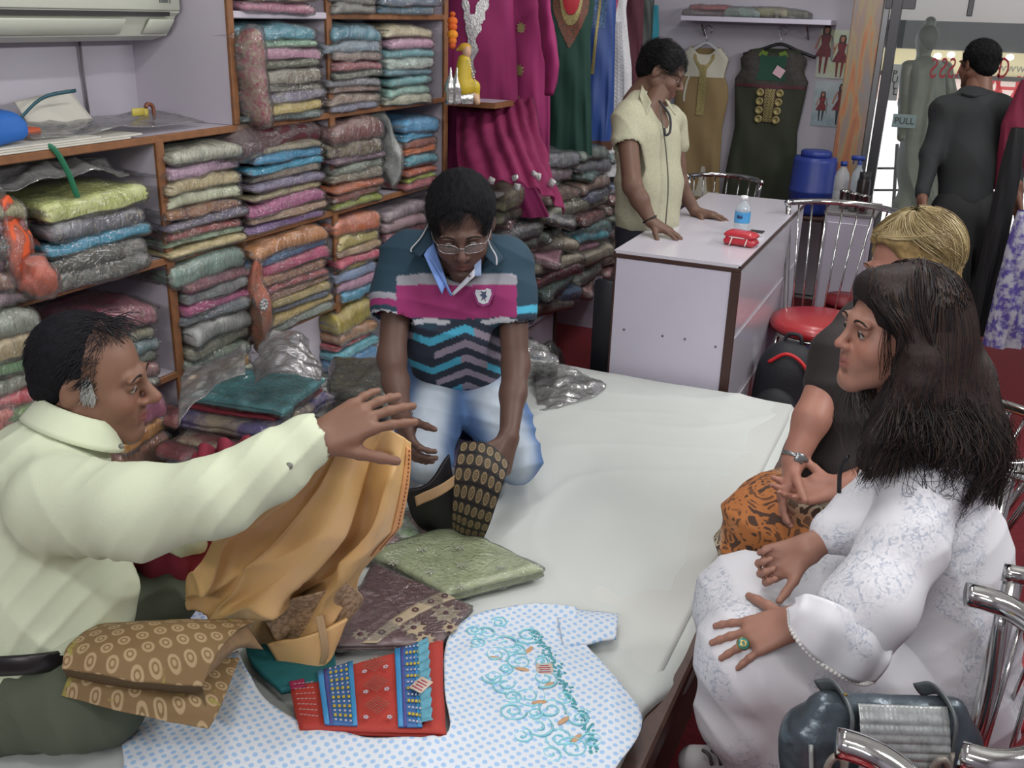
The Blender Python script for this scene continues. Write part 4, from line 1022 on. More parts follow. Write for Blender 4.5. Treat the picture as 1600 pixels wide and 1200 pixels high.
def patch(surf, r, name, a0, a1, v0, v1, m, lift=.003, n=24, rows=24, mask=None, kind=None):
    """raised panel lying on a garment's surface (angles in degrees)"""
    A, Vv = np.meshgrid(np.linspace(math.radians(a0), math.radians(a1), n), np.linspace(v0, v1, rows), indexing='ij')
    P = surf(A, Vv, lift); F = []
    for i in range(n - 1):
        for j in range(rows - 1):
            if mask is None or mask((i + .5) / (n - 1), (j + .5) / (rows - 1)): F.append((i * rows + j, i * rows + j + 1, (i + 1) * rows + j + 1, (i + 1) * rows + j))
    o = mesh_obj(name, P.reshape(-1, 3), np.array(F), m, r)
    if kind: o['kind'] = kind
    return o
def sleeve(r, pts, rad, m, flat=.45, name='sleeve', n=20):
    P = catmull(pts, 24); v, f = tube_geo(P, np.interp(np.linspace(0, 1, 24), np.linspace(0, 1, len(rad)), rad), n, True, flat)
    v = v + (.006 * fbm(v * 14 + len(pts), 3, 2))[:, None] * np.array([1, 1, .3])
    return mesh_obj(name, v, f, m, r)
def hanger(r, top, wdt, m, k=None):
    k = RT if k is None else k; top = np.array(top, float)
    MB().tube(catmull([top + k * .02 + UPV * .075, top + k * .03 + UPV * .105, top + UPV * .125, top - k * .02 + UPV * .10, top + UPV * .055, top + UPV * .02], 20), .0035, n=6).build('hook', steel, r)
    MB().tube(catmull([top - k * wdt - UPV * .05, top - k * wdt * .5 - UPV * .015, top + UPV * .02, top + k * wdt * .5 - UPV * .015, top + k * wdt - UPV * .05], 24), .010, n=8, flat=.5).build('hanger', m, r)
silver = mat('silver_sequins', '#b9b9b9', .3, metal=.7, bump=1.0, bscale=170, bdist=.004, vary=.35, vscale=90)
goldm = mat('gold_thread', '#938858', .4, metal=.3, bump=.8, bscale=200, vary=.25, vscale=80)
pinkc = cloth_mat('magenta_cloth', '#7c1850', vary=.12); pinkd = cloth_mat('magenta_deep', '#7a1a4a', vary=.12)
# rod
o = MB().tube([(-2.02, 3.85, 1.93), (-1.9, 6.4, 1.93)], .012, n=10).build('garment_rail', chrome); tag(o, 'steel garment rail the dresses hang from along the left wall', 'rail')
GD = 'dresses hanging beyond the shelving'
# 1 first magenta dress with silver neckline
p0 = D(752, -45, 4.15)
r, sf = garment('long_dress', 'magenta dress with silver sequinned neckline, hanging nearest the shelving', p0, 1.02,
    [(0, .10), (.08, .135), (.3, .155), (.5, .17), (.7, .19), (.85, .23, .02), (1, .27, .06)], pinkc, depth=.06, folds_=9, famp=.016, seed=2, group=GD)
def neckmask(u, v):
    du = abs(u - .5)
    if v < .46 and abs(du - .42 * (1 - v / .46)) < .11 + .02 * math.sin(v * 60): return True
    return v > .30 and du < .17 * (1 - (v - .30) / .8) + .035 * math.sin(v * 34)
patch(sf, r, 'sequin_neckline', 70, 128, .02, .50, silver, .006, 60, 70, neckmask)
hanger(r, p0 + UPV * .01, .12, blackpl)
m = MB()
for (px, py, rot_) in ((768, 282, .4), (805, 278, -.3), (808, 292, .2), (840, 276, .1), (862, 286, .5), (835, 272, .6)):
    q = D(px, py, 3.86); m.box(q, (.028, .01, .02 + .015 * rnd.random()), rot=np.array(Matrix.Rotation(rot_, 3, 'Y')), bev=.003)
m.build('mirror_trim', silver, r)['kind'] = 'stuff'
# trailing magenta drape over the pile
def drape(name, label, cat, ctrl, m, n=(50, 60), thick=.004, wob=.008, fr=9, seed=3, group=None, fd=0, parent=None, cols=None):
    C = np.asarray(ctrl, float)                      # (a, b, 3) control points
    A = np.stack([catmull(C[:, j], n[0]) for j in range(C.shape[1])], 1)
    P = np.stack([catmull(A[i], n[1]) for i in range(n[0])], 0)
    du = np.gradient(P, axis=0); dv = np.gradient(P, axis=1); N = np.cross(du, dv); N /= (np.linalg.norm(N, axis=2)[..., None] + 1e-12)
    t = np.linspace(0, 1, n[0])[:, None] if fd == 0 else np.linspace(0, 1, n[1])[None, :]
    ph = t * fr * 2 * np.pi + 1.5 * fbm(P * 3 + seed, seed, 2)
    P = P + N * (wob * np.sin(ph) + wob * .8 * fbm(P * 12 + seed, seed + 3, 3))[..., None]
    o = thick_sheet(name, P, m, thick, parent)
    return (tag(o, label, cat, group) if label else o)
ct = [[D(715, 162, 4.3), D(712, 230, 4.15), D(720, 300, 4.0)], [D(760, 162, 4.28), D(770, 220, 4.05), D(790, 285, 3.88)], [D(800, 160, 4.28), D(815, 220, 4.02), D(845, 300, 3.84)], [D(835, 158, 4.28), D(850, 225, 4.1), D(880, 335, 3.9)]]
drape('dress_train', None, None, ct, pinkd, wob=.012, fr=6, parent=r)
# 2 second magenta dress with sleeve
p0 = D(826, -40, 4.35)
r, sf = garment('long_dress', 'pinker magenta dress with gold motifs and a gathered sleeve', p0, .98,
    [(0, .07), (.1, .09), (.3, .105), (.6, .12), (1, .15, -.02)], cloth_mat('magenta_light', '#8a1f5a'), depth=.05, folds_=7, famp=.012, seed=5, group=GD)
for (v_, w_) in ((.20, .03), (.38, .035), (.52, .04), (.64, .05)): patch(sf, r, 'gold_motif', 92, 112, v_, v_ + w_ * 1.6, goldm, .004, 14, 14, lambda u, v: (u - .5) ** 2 + (v - .5) ** 2 < .2 * (1 + .5 * math.sin(9 * math.atan2(v - .5, u - .5))))
sleeve(r, [D(846, -10, 4.25), D(855, 50, 4.2), D(862, 100, 4.2), D(860, 148, 4.22)], [.05, .055, .06, .04], cloth_mat('magenta_light', '#8a1f5a'))
hanger(r, p0 + UPV * .01, .08, blackpl)
# brown-maroon sliver between them
p0 = D(805, -30, 4.55); r, sf = garment('long_dress', 'dark maroon dress wedged between the two magenta dresses', p0, .45, [(0, .06), (.3, .07), (1, .08)], cloth_mat('maroon_cloth', '#5d2230'), depth=.03, seed=9, group=GD)
# 3 green dress with orange embroidered yoke
p0 = D(893, -25, 4.75)
r, sf = garment('long_dress', 'bottle green dress with orange and gold embroidered yoke', p0, .80,
    [(0, .10), (.1, .115), (.3, .105), (.6, .12), (1, .145)], cloth_mat('bottle_green', '#123a30'), depth=.05, folds_=11, famp=.010, seed=11, group=GD)
patch(sf, r, 'yoke', 45, 135, .03, .36, mat('rust_yoke', '#7a3a2c', .6, color2='#3f3a26', vscale=60, bump=.5, bscale=120), .004, 40, 40, lambda u, v: v < 1.0 - 1.3 * abs(u - .5))
patch(sf, r, 'red_inset', 72, 108, .03, .17, mat('scarlet_cloth', '#a31d2c', .7), .008, 20, 20, lambda u, v: (u - .5) ** 2 * 4 + v * v < 1)
patch(sf, r, 'gold_border', 66, 114, .03, .23, goldm, .0065, 40, 30, lambda u, v: .72 < math.sqrt((u - .5) ** 2 * 4 + v * v) < 1)
hanger(r, p0 + UPV * .01, .09, blackpl)
# 4 blue dress
p0 = D(938, -20, 5.0)
r, sf = garment('long_dress', 'royal blue dress with a sequinned front slit', p0, .80, [(0, .07, .01), (.12, .075, .01), (.3, .09), (.7, .115, -.01), (1, .13, -.02)], cloth_mat('royal_blue', '#1f3f7e', rough=.5), depth=.05, folds_=8, famp=.010, seed=13, group=GD)
patch(sf, r, 'slit_trim', 92, 99, .05, .52, goldm, .004, 8, 30); patch(sf, r, 'brown_hem', 0, 180, .94, 1.0, cloth_mat('brown_hem', '#4a2c22'), .003, 40, 5)
patch(sf, r, 'shoulder_panel', 75, 125, .02, .24, mat('blue_dots', '#17243f', .6, color2='#4a6f9c', vscale=90), .003, 20, 20)
# 5 white lace dress
p0 = D(962, -15, 5.15)
r, sf = garment('long_dress', 'white lace sleeveless dress hanging behind the young man', p0, .95, [(0, .065), (.1, .06), (.2, .075), (.4, .10, .01), (.7, .115, .02), (1, .10, .02)], mat('white_lace', '#c4c4c6', .8, bump=.9, bscale=120, bdist=.004, vary=.18, vscale=120), depth=.05, folds_=8, famp=.008, seed=15, group=GD)
patch(sf, r, 'pink_inset', 78, 106, .0, .14, cloth_mat('pink_inset', '#a6486f'), .005, 16, 16, lambda u, v: v < 1 - 1.6 * abs(u - .5))
def lacemask(u, v): return not ((u * 5) % 1 > .35 and (v * 26 + (int(u * 5) % 2) * .5) % 1 > .4)
patch(sf, r, 'lace_panel', 62, 104, .16, .72, mat('lace_grey', '#a3a4a8', .8), .004, 32, 120, lacemask)
hanger(r, p0 + UPV * .01, .07, whitepl)
# 6, 7, 8 dark and turquoise
p0 = D(992, -12, 5.5); garment('long_dress', 'wine red dress hanging just right of the white lace dress', p0, .8, [(0, .05), (.2, .06), (1, .07)], cloth_mat('wine_cloth', '#4a1c2c'), depth=.04, seed=17, group=GD)
p0 = D(1006, -10, 5.7); garment('long_dress', 'black-green sequinned dress hanging behind the young man\'s head', p0, .8, [(0, .06), (.2, .065), (1, .075)], mat('dark_sequin', '#26302c', .5, vary=.5, vscale=150), depth=.04, seed=19, group=GD)
p0 = D(1021, 8, 6.0); garment('long_dress', 'turquoise dress farthest along the garment rail', p0, .7, [(0, .03), (.2, .045), (1, .05)], cloth_mat('turquoise_cloth', '#23798a'), depth=.04, seed=21, group=GD); MB().tube([p0, [p0[0], p0[1], 1.93], [-1.9, 6.4, 1.93]], .004, n=6).build('hanger', steel, bpy.data.objects['long_dress.008'])

# far wall shelf and garments
YW = YF - .015
s0 = aty(1065, 28, YW - .22); s1 = aty(1300, 28, YW - .22)
ws = empty('wall_shelf', ((s0[0] + s1[0]) / 2, YW - .12, s0[2]), 'white wall shelf high on the far wall holding wrapped packets', 'shelf')
MB().box(((s0[0] + s1[0]) / 2, YF - .13, s0[2]), (s1[0] - s0[0], .255, .028), bev=.002).build('board', white_lam, ws, smooth=False)
for x in (s0[0] + .1, s1[0] - .15): MB().tube([(x, YF - .01, s0[2] - .10), (x, YF - .16, s0[2] - .016)], .006, n=6).build('bracket', steel, ws)
zt = s0[2] + .014; GS = 'wrapped packets on the far wall shelf'
for (px, w_, h, c, l, z) in ((1110, .30, .035, '#5c4650', 'striped maroon packet at the left end of the far wall shelf', 0), (1112, .24, .03, '#9c3f45', 'red packet lying on the striped maroon packet', .034), (1165, .22, .05, '#6f8f86', 'green-white packet in the middle of the far wall shelf', 0), (1205, .26, .05, '#8a8a5c', 'shiny olive packet right of the middle of the far wall shelf', .004), (1240, .20, .045, '#4a4f3a', 'dark green packet at the right end of the far wall shelf', 0)):
    q = aty(px, 20, YF - .13); packet((q[0], YF - .13, zt + z + h / 2), (.22, w_, h), c, .7, l, GS, (0, 0, math.pi / 2 + rnd.uniform(-.1, .1)))
def flatg(*a, **k): return garment(*a, **k)
beige = cloth_mat('khaki_cloth', '#86724e'); cream = cloth_mat('cream_cloth', '#b7b5a6')
ANG = -math.atan2(RT[1], RT[0])
p0 = aty(1103, 72, YF - .07)
r, sf = garment('sleeveless_kurta', 'khaki kurta with cream shoulders hanging on the far wall', p0, 1.0, [(0, .10), (.06, .155), (.18, .135), (.22, .16), (.3, .175), (.5, .155), (.75, .165), (1, .19)], beige, depth=.035, folds_=5, famp=.006, seed=4, rz=ANG, cat='kurta', neck=(.07, .05))
patch(sf, r, 'cream_yoke', 8, 172, .0, .185, cream, .003, 50, 20)
patch(sf, r, 'gold_placket', 82, 93, .10, .42, goldm, .006, 8, 30)
patch(sf, r, 'gold_collar', 60, 118, .02, .15, goldm, .006, 40, 24, lambda u, v: abs(abs(u - .5) * 1.6 - (.62 - v * .62)) < .13)
patch(sf, r, 'lace_strip', 118, 124, .10, .34, cream, .006, 6, 20); patch(sf, r, 'cream_hem_band', 10, 170, .90, .935, cream, .004, 40, 5)
patch(sf, r, 'cream_triangle', 96, 120, .74, .9, cream, .004, 20, 14, lambda u, v: v > 1 - 1.6 * (1 - abs(u - .5) * 2)); patch(sf, r, 'cream_triangle', 60, 84, .74, .9, cream, .004, 20, 14, lambda u, v: v > 1 - 1.6 * (1 - abs(u - .5) * 2))
hanger(r, p0 - UPV * .0, .13, mat('clear_hanger', '#b9bcc0', .2), np.array([1.0, 0, 0]))
p0 = aty(1211, 74, YF - .07)
dg = cloth_mat('dark_olive_cloth', '#2e3426')
r, sf = garment('sleeveless_kurta', 'dark olive kurta with gold medallion panel hanging on the far wall', p0, .97, [(0, .15), (.05, .205), (.14, .19), (.2, .225), (.3, .215), (.5, .195), (.75, .22), (1, .235)], dg, depth=.035, folds_=5, famp=.006, seed=7, rz=ANG, cat='kurta', neck=(.075, .03))
patch(sf, r, 'maroon_yoke', 6, 174, .02, .235, mat('maroon_paisley', '#2c2226', .7, color2='#3f4136', vscale=40, bump=.4), .003, 60, 24)
patch(sf, r, 'green_inset', 70, 108, .03, .2, cloth_mat('green_inset', '#1d4636'), .005, 20, 20, lambda u, v: True)
patch(sf, r, 'maroon_border', 8, 172, .225, .245, mat('maroon_edge', '#4a2028', .6), .004, 40, 3)
for a0 in (72.5, 103.5): patch(sf, r, 'lime_shoulder', a0 - 5, a0 + 9, .0, .045, cloth_mat('lime_shoulder', '#5f7a2a'), .004, 10, 6)
mp = patch(sf, r, 'medallion_panel', 73, 103, .245, .46, mat('panel_dark', '#38241f', .6, bump=.3), .004, 12, 14)
for row in range(4):
    for a0 in (76.5, 99.5):
        m = MB(); q = sf(np.array([math.radians(a0)]), np.array([.275 + .055 * row]), .008)[0]
        m.lathe([(0, .004), (.013, .004), (.015, .007), (.023, .006), (.025, 0)], q, 18, rot=np.array(Matrix.Rotation(math.pi / 2, 3, 'X'))).build('medallion', goldm, mp)
patch(sf, mp, 'gold_scrollwork', 83, 93, .25, .455, goldm, .007, 20, 60, lambda u, v: math.sin(u * 26) * math.sin(v * 75) > -.25)
MB().box(sf(np.array([math.radians(80)]), np.array([.145]), .010)[0], (.06, .003, .055), rot=np.array(Matrix.Rotation(.5, 3, 'Y'))).build('price_tag', mat('pale_pink_tag', '#c9aab0', .6), r, smooth=False)
hanger(r, p0 + np.array([.03, 0, 0]), .22, blackpl, np.array([1.0, 0, 0]))
# fashion posters: two printed sheets with simple printed figures
def poster(px0, py0, px1, py1, label, base, figs):
    a = aty(px0, py0, YF - .004); b = aty(px1, py1, YF - .004); cx, cz = (a[0] + b[0]) / 2, (a[2] + b[2]) / 2; w_, h = b[0] - a[0], a[2] - b[2]
    r = empty('fashion_poster', (cx, YF - .003, cz), label, 'poster')
    MB().box((cx, YF - .003, cz), (w_, .003, h)).build('sheet', mat('poster_' + base[1:], base, .25, color2='#c5cfd0', vscale=5), r, smooth=False)
    y = YF - .0055
    skin = mat('printed_skin', '#a8705a', .4); hair = mat('printed_hair', '#2a1a1a', .4); red = mat('printed_red', '#8c1f2c', .4, color2='#4a2028', vscale=60); dk = mat('printed_dark', '#2a3036', .4)
    for (fx, fz, s_, leg) in figs:
        X = cx + fx * w_; Z = cz + fz * h; S = s_ * h
        def poly(pts, m, nm, dy=0): MB().add([(X + u * S, y - dy, Z + v * S) for u, v in pts], [list(range(len(pts)))[::-1]]).build(nm, m, r, smooth=False)
        poly([(-.06, .5), (.06, .5), (.09, .42), (.08, .26), (-.08, .26), (-.09, .42)], hair, 'printed_hair')
        poly([(-.045, .46), (.045, .46), (.04, .36), (0, .33), (-.04, .36)], skin, 'printed_face', .0006)
        poly([(-.11, .31), (.11, .31), (.08, .12), (.20, -.14), (-.20, -.14), (-.08, .12)], red, 'printed_tunic', .0003)
        for q in (-1, 1):
            poly([(q * .10, .30), (q * .14, .28), (q * .22, .02), (q * .18, .01)][::q], skin, 'printed_arm', .0004)
            poly([(q * .03, -.14), (q * .10, -.14), (q * .07, -.48), (q * .035, -.5)][::q], dk if leg else red, 'printed_leg', .0002)
        poly([(.12, .25), (.16, .27), (.20, -.26), (.14, -.2)], mat('printed_scarf', '#7f8a86', .5), 'printed_scarf', .0005)
poster(1283, 46, 1331, 124, 'upper fashion poster of women in red tunics on the far wall', '#a9b56e', [(.12, -.04, .88, 0), (-.33, .08, 1.0, 0)])
poster(1275, 126, 1327, 200, 'lower fashion poster of women in red tunics on the far wall', '#7f98a2', [(.2, -.0, .92, 1), (-.27, -.06, .66, 1)])

# ------------------------------------------------------------------ glass shop front, mannequin, street
GY = 6.36
glassm = mat('shop_glass', '#dfe8e6', .02, alpha=.05, spec=.5)
post_m = mat('dark_bronze', '#4b4b4d', .35, metal=.6)
def gfix(): pass
d1 = empty('door_1', (0, GY, 0)); d1['kind'] = 'structure'
a = aty(1388, 100, GY)[0]
MB().box((a + .0, GY, .93), (.055, .06, 1.86), bev=.003).build('door_post', post_m, d1, smooth=False)['kind'] = 'structure'
MB().box((a - .055, GY + .02, .93), (.035, .05, 1.86), bev=.003).build('door_post', mat('steel_post', '#77787a', .3, metal=.6), d1, smooth=False)['kind'] = 'structure'
MB().box((a + .055 + .44, GY, .93), (.87, .010, 1.84)).build('pane', glassm, d1, smooth=False)['kind'] = 'structure'
MB().box((a + .055 + .44 + .78, GY, .93), (.67, .010, 1.84)).build('pane', glassm, d1, smooth=False)['kind'] = 'structure'
q = aty(1407, 8, GY); MB().box((q[0], GY, 1.80), (.16, .04, .06), bev=.003).build('patch_fitting', post_m, d1, smooth=False)['kind'] = 'structure'
q = aty(1516, 15, GY); MB().box((q[0], GY - .01, q[2] + .01), (.03, .03, .09), bev=.004).build('patch_fitting', post_m, d1, smooth=False)['kind'] = 'structure'
MB().box(((a + XR) / 2, GY, 1.855), (XR - a, .06, .03)).build('door_rail', mat('pale_rail', '#a9a3a0', .3), d1, smooth=False)['kind'] = 'structure'
# printing on the glass: mirrored seen from inside; vertical PULL beside the post
def text(body, loc, size, m, name, parent, mirror=False, ext=.0008, rot=(math.pi / 2, 0, 0), sx=1.0):
    cu = bpy.data.curves.new(name, 'FONT'); cu.body = body; cu.size = size; cu.extrude = ext; cu.align_x = 'CENTER'; cu.align_y = 'CENTER'; cu.materials.append(m)
    o = bpy.data.objects.new(name, cu); COL.objects.link(o)
    dg_ = bpy.context.evaluated_depsgraph_get(); me = bpy.data.meshes.new_from_object(o.evaluated_get(dg_)); bpy.data.objects.remove(o); bpy.data.curves.remove(cu)
    me.transform(Matrix.Translation(loc) @ Matrix.Rotation(rot[2], 4, 'Z') @ Matrix.Rotation(rot[1], 4, 'Y') @ Matrix.Rotation(rot[0], 4, 'X') @ Matrix.Diagonal((-sx if mirror else sx, 1, 1, 1)))
    if not me.materials: me.materials.append(m)
    o = bpy.data.objects.new(name, me); COL.objects.link(o)
    if parent is not None: setpar(o, parent)
    return o
lred = mat('letter_red', '#8f1c2c', .5); lblk = mat('letter_black', '#33302f', .5)
for ch, px in (('S', 1459), ('S', 1474), ('S', 1487), ('A', 1503), ('H', 1556), ('C', 1568)):
    q = aty(px, 108, GY); text(ch, (q[0], GY - .007, q[2]), .155, lred, 'glass_letter', d1, mirror=True, sx=.55)['kind'] = 'structure'
for k, ch in enumerate('PULL'):
    q = aty(1398.5, 115 + k * 9.5, GY - .03); text(ch, (q[0], GY - .036, q[2]), .05, lblk, 'pull_letter', d1)['kind'] = 'structure'
q = aty(1398.5, 129, GY - .03); MB().box((q[0], GY - .032, q[2]), (.045, .003, .20)).build('pull_sticker', mat('pale_sticker', '#8f9494', .6), d1, smooth=False)['kind'] = 'structure'
q = aty(1413, 189, GY); text('PULL', (q[0], GY - .0095, q[2]), .05, lblk, 'pull_letter', d1)['kind'] = 'structure'
MB().box((q[0], GY - .007, q[2]), (.13, .003, .075)).build('pull_sticker', mat('green_sticker', '#7d9290', .6), d1, smooth=False)['kind'] = 'structure'

# mannequin in a pale green gown, seen from behind through the glass
def mannequin():
    d = 6.05
    r = empty('mannequin', D(1445, 330, d) * [1, 1, 0], 'pale green gowned mannequin seen from behind through the glass', 'mannequin')
    hd = D(1447, 62, d)
    s = Sdf(); s.ell(hd, (.062, .07, .088), .02).cone(hd - UPV * .06, hd - UPV * .15, .04, .045).cone(D(1420, 106, d), D(1474, 106, d), .045, .045, .05).ell(hd + UPV * .10 + RT * .01, (.035, .04, .035), .02)
    s.chain([D(1417, 108, d), D(1412, 160, d), D(1408, 215, d - .1)], [.04, .032, .025]).chain([D(1478, 108, d), D(1488, 150, d), D(1482, 200, d - .1)], [.04, .032, .025])
    V, F = s.mesh(.008); V = relax(V, F, 2); mesh_obj('figure', V, F, mat('mannequin_olive', '#565b48', .4), r)
    s = Sdf(); s.chain([D(1445, 118, d), D(1446, 150, d), D(1443, 190, d), D(1440, 250, d), D(1436, 330, d), D(1432, 400, d)], [.115, .10, .11, .125, .14, .15], .05)
    V, F = s.mesh(.012); V = relax(V, F, 2); N = vnormals(V, F); V = folds(V, N, .035, 6, RT, 4); V[:, 2] = np.maximum(V[:, 2], .01)
    mesh_obj('gown', V, F, mat('sage_gown', '#5f6656', .6, vary=.15, vscale=14, bump=.5, bscale=60), r)
    s = Sdf(); s.ell(D(1448, 60, d) + AW * -.02, (.066, .06, .08), .02); V, F = s.mesh(.008); mesh_obj('head_wrap', V, F, mat('head_dark', '#3c4038', .6), r)
mannequin()
# street side
st_m = mat('street_paving', '#8f8a86', .9)
o = MB().box((.6, 9.0, -.06), (7, 5.2, .1)).build('street_ground', st_m, smooth=False); o['kind'] = 'structure'
o = MB().box((.4, 7.5, 2.05), (3.6, 2.1, .1)).build('arcade_ceiling', mat('arcade_ceiling', '#9c938e', .8), smooth=False); o['kind'] = 'structure'
o = MB().box((.6, 10.0, 1.6), (7, .2, 3.4)).build('wall_street', mat('street_wall', '#b5aca4', .9), smooth=False); o['kind'] = 'structure'
def em(name, c, s):
    return mat(name, c, .6, emit=s)
YS = 9.6
def lit_sign():
    q0 = aty(1380, 85, YS); q1 = aty(1600, 85, YS); zt_, zm, zb = aty(1560, 82, YS)[2], aty(1560, 122, YS)[2], aty(1560, 176, YS)[2]
    x0, x1 = q0[0], q1[0] + .9
    r = empty('lit_shop_sign', ((x0 + x1) / 2, YS, zb), 'back-lit cream sign with big red letters across the street', 'sign')
    MB().box(((x0 + x1) / 2, YS, (zt_ + zm) / 2), (x1 - x0, .08, zt_ - zm)).build('upper_panel', em('sign_cream', '#cfc49a', .55), r, smooth=False)
    MB().box(((x0 + x1) / 2, YS - .01, (zb + zm) / 2 - .01), (x1 - x0, .08, zm - zb - .03)).build('lower_panel', em('sign_pale', '#d2bfb6', .6), r, smooth=False)
    MB().box(((x0 + x1) / 2, YS - .06, zm), (x1 - x0, .06, .035)).build('frame_bar', mat('sign_frame', '#4f4a48', .5), r, smooth=False)
    MB().box(((x0 + x1) / 2, YS - .1, zt_ + .12), (x1 - x0, .4, .22)).build('hood', mat('sign_hood', '#3a3a38', .6), r, smooth=False)
    sr = em('sign_red', '#b8383e', .5)
    for ch, px in (('A', 1480), ('A', 1553), ('H', 1573), ('A', 1598)): text(ch, (aty(px, 140, YS)[0], YS - .052, aty(px, 140, YS)[2]), .30, sr, 'sign_letter', r, ext=.002)
    MB().lathe([(0, .004), (.07, .004), (.07, 0)], (aty(1582, 165, YS)[0], YS - .05, aty(1582, 165, YS)[2]), 20, rot=np.array(Matrix.Rotation(math.pi / 2, 3, 'X'))).build('red_dot', sr, r)
    text('www', (aty(1580, 106, YS)[0], YS - .045, aty(1580, 106, YS)[2]), .10, mat('sign_grey', '#a9a49a', .6), 'small_letters', r)
    for px, py in ((1465, 88), (1486, 86), (1578, 90)):
        q = aty(px, py, YS - .3); MB().lathe([(0, -.02), (.022, -.015), (.03, 0), (.022, .02), (0, .025)], q, 14).build('lamp', em('spot_lamp', '#ffffff', 14.0), r)
lit_sign()
# background low through the glass, its emission standing in for daylight; standing grille
o = MB().box((aty(1440, 300, 9.0)[0], 9.0, .55), (1.6, .05, 1.1)).build('daylight_glow_wall', mat('bright_white', '#efece8', .8, emit=1.2), smooth=False); o['kind'] = 'structure'
g = empty('window_grille', (aty(1385, 300, 7.6)[0], 7.6, 0), 'thin dark window grille outside, left of the mannequin', 'grille')
for px in (1366, 1402): MB().tube([aty(px, 225, 7.6), aty(px, 350, 7.6) * [1, 1, 0] + [0, 0, -.01]], .012, n=6).build('bar', mat('dark_bar', '#3c3a3c', .5), g)
for py in (263, 297): MB().tube([aty(1362, py, 7.6), aty(1412, py, 7.6)], .008, n=6).build('bar', mat('dark_bar', '#3c3a3c', .5), g)
area('arcade_light', (.3, 7.6, 1.98), 1.2, .5, 5, (1, .97, .93))
area('street_daylight', (1.2, 8.6, 3.2), 3.0, 1.6, 45, (.95, .98, 1), (math.radians(15), 0, 0))

# garments at the right edge
r, sf = garment('hanging_gown', 'white gown with violet sprigs hanging at the right edge', aty(1612, 330, 4.9), .62, [(0, .06), (.3, .075), (1, .09)], mat('violet_sprig', '#b7b9c4', .8, color2='#5a4f9c', vscale=26, vcontrast=3.0), depth=.05, seed=31, cat='gown')
r, sf = garment('hanging_gown', 'black net gown hanging at the right edge beside the violet gown', aty(1592, 200, 5.0), .95, [(0, .03), (.2, .045), (1, .055)], cloth_mat('black_net', '#121316'), depth=.04, seed=33, cat='gown')
r, sf = garment('hanging_gown', 'deep crimson gown hanging high at the right edge', aty(1607, 125, 5.3), .5, [(0, .03), (.4, .08), (1, .06)], cloth_mat('crimson_cloth', '#6b1230'), depth=.04, seed=35, cat='gown')
o = MB().box((.93, 4.05, .32), (.42, .9, .64), bev=.004).build('white_box_counter', white_lam); tag(o, 'plain white low counter at the right edge', 'counter')
# ================================================================== people
IR, IU, IB = R[:, 0].copy(), R[:, 1].copy(), R[:, 2].copy()     # directions used to describe poses: right, up, towards camera
def head_sdf(jaw=1.0, nose=1.0, ears=True, nlen=.17, neck=.054, fem=False):
    s = Sdf()
    s.ell((0, -.014, .036), (.077, .098, .084), .03)
    s.ell((0, .026, -.03), (.061 * jaw, .066, .086), .03)
    for q in (-1, 1):
        s.cone((q * .056 * jaw, -.006, -.045), (q * .016, .074, -.104), .021, .017, .03)
        s.ell((q * .037, .062, -.032), (.026, .026, .028), .022)
        s.ell((q * .03, .086, .020), (.024, .012, .0085), .014)          # brow
    s.ell((0, .080, -.103), (.019, .0155, .018), .02)
    s.ell((0, .088, .014), (.012, .012, .02), .014)
    s.cone((0, .092, .006), (0, .1105 * 1 + .004 * (nose - 1) * 10, -.024), .0075 * nose, .0098 * nose, .010)
    s.ell((0, .112, -.029), (.0105 * nose, .0105 * nose, .009 * nose), .007)
    for q in (-1, 1): s.ell((q * .0115 * nose, .101, -.032), (.0075 * nose, .010, .0068), .006)
    for q in (-1, 1): s.ell((q * .031, .098, .001), (.017, .013, .009), .014, sub=True)
    for q in (-1, 1): s.ell((q * .0062, .112, -.0385), (.0032, .006, .003), .003, sub=True)
    s.ell((0, .0775, -.062), (.034, .0215, .030), .018)
    # lips
    lp = 1.15 if fem else 1.0
    s.cone((-.020, .088, -.0625), (0, .0985, -.0585), .0038 * lp, .0048 * lp, .006).cone((.020, .088, -.0625), (0, .0985, -.0585), .0038 * lp, .0048 * lp, .006)
    s.cone((-.016, .088, -.0695), (0, .0965, -.0715), .0040 * lp, .0056 * lp, .006).cone((.016, .088, -.0695), (0, .0965, -.0715), .0040 * lp, .0056 * lp, .006)
    s.ell((0, .1035, -.0655), (.019, .005, .0010), .003, sub=True)
    s.ell((0, .098, -.084), (.016, .008, .005), .008, sub=True)
    # eyelids
    for q in (-1, 1):
        s.ell((q * .031, .0815, .0045), (.0155, .0105, .0115), .004)
        s.ell((q * .031, .0915, .0008), (.0115, .0065, .0040), .0016, sub=True)
    if ears:
        for q in (-1, 1):
            Mr = np.array(Matrix.Rotation(q * .35, 3, 'Z') @ Matrix.Rotation(-.18, 3, 'X'))
            s.ell((q * .079, -.012, -.004), (.0075, .019, .031), .006, rot=Mr)
            s.ell((q * .087, -.008, .002), (.005, .011, .018), .004, rot=Mr, sub=True)
    s.cone((0, -.026, -.055), (0, -.045, -nlen), neck, neck * 1.06, .025)
    return s
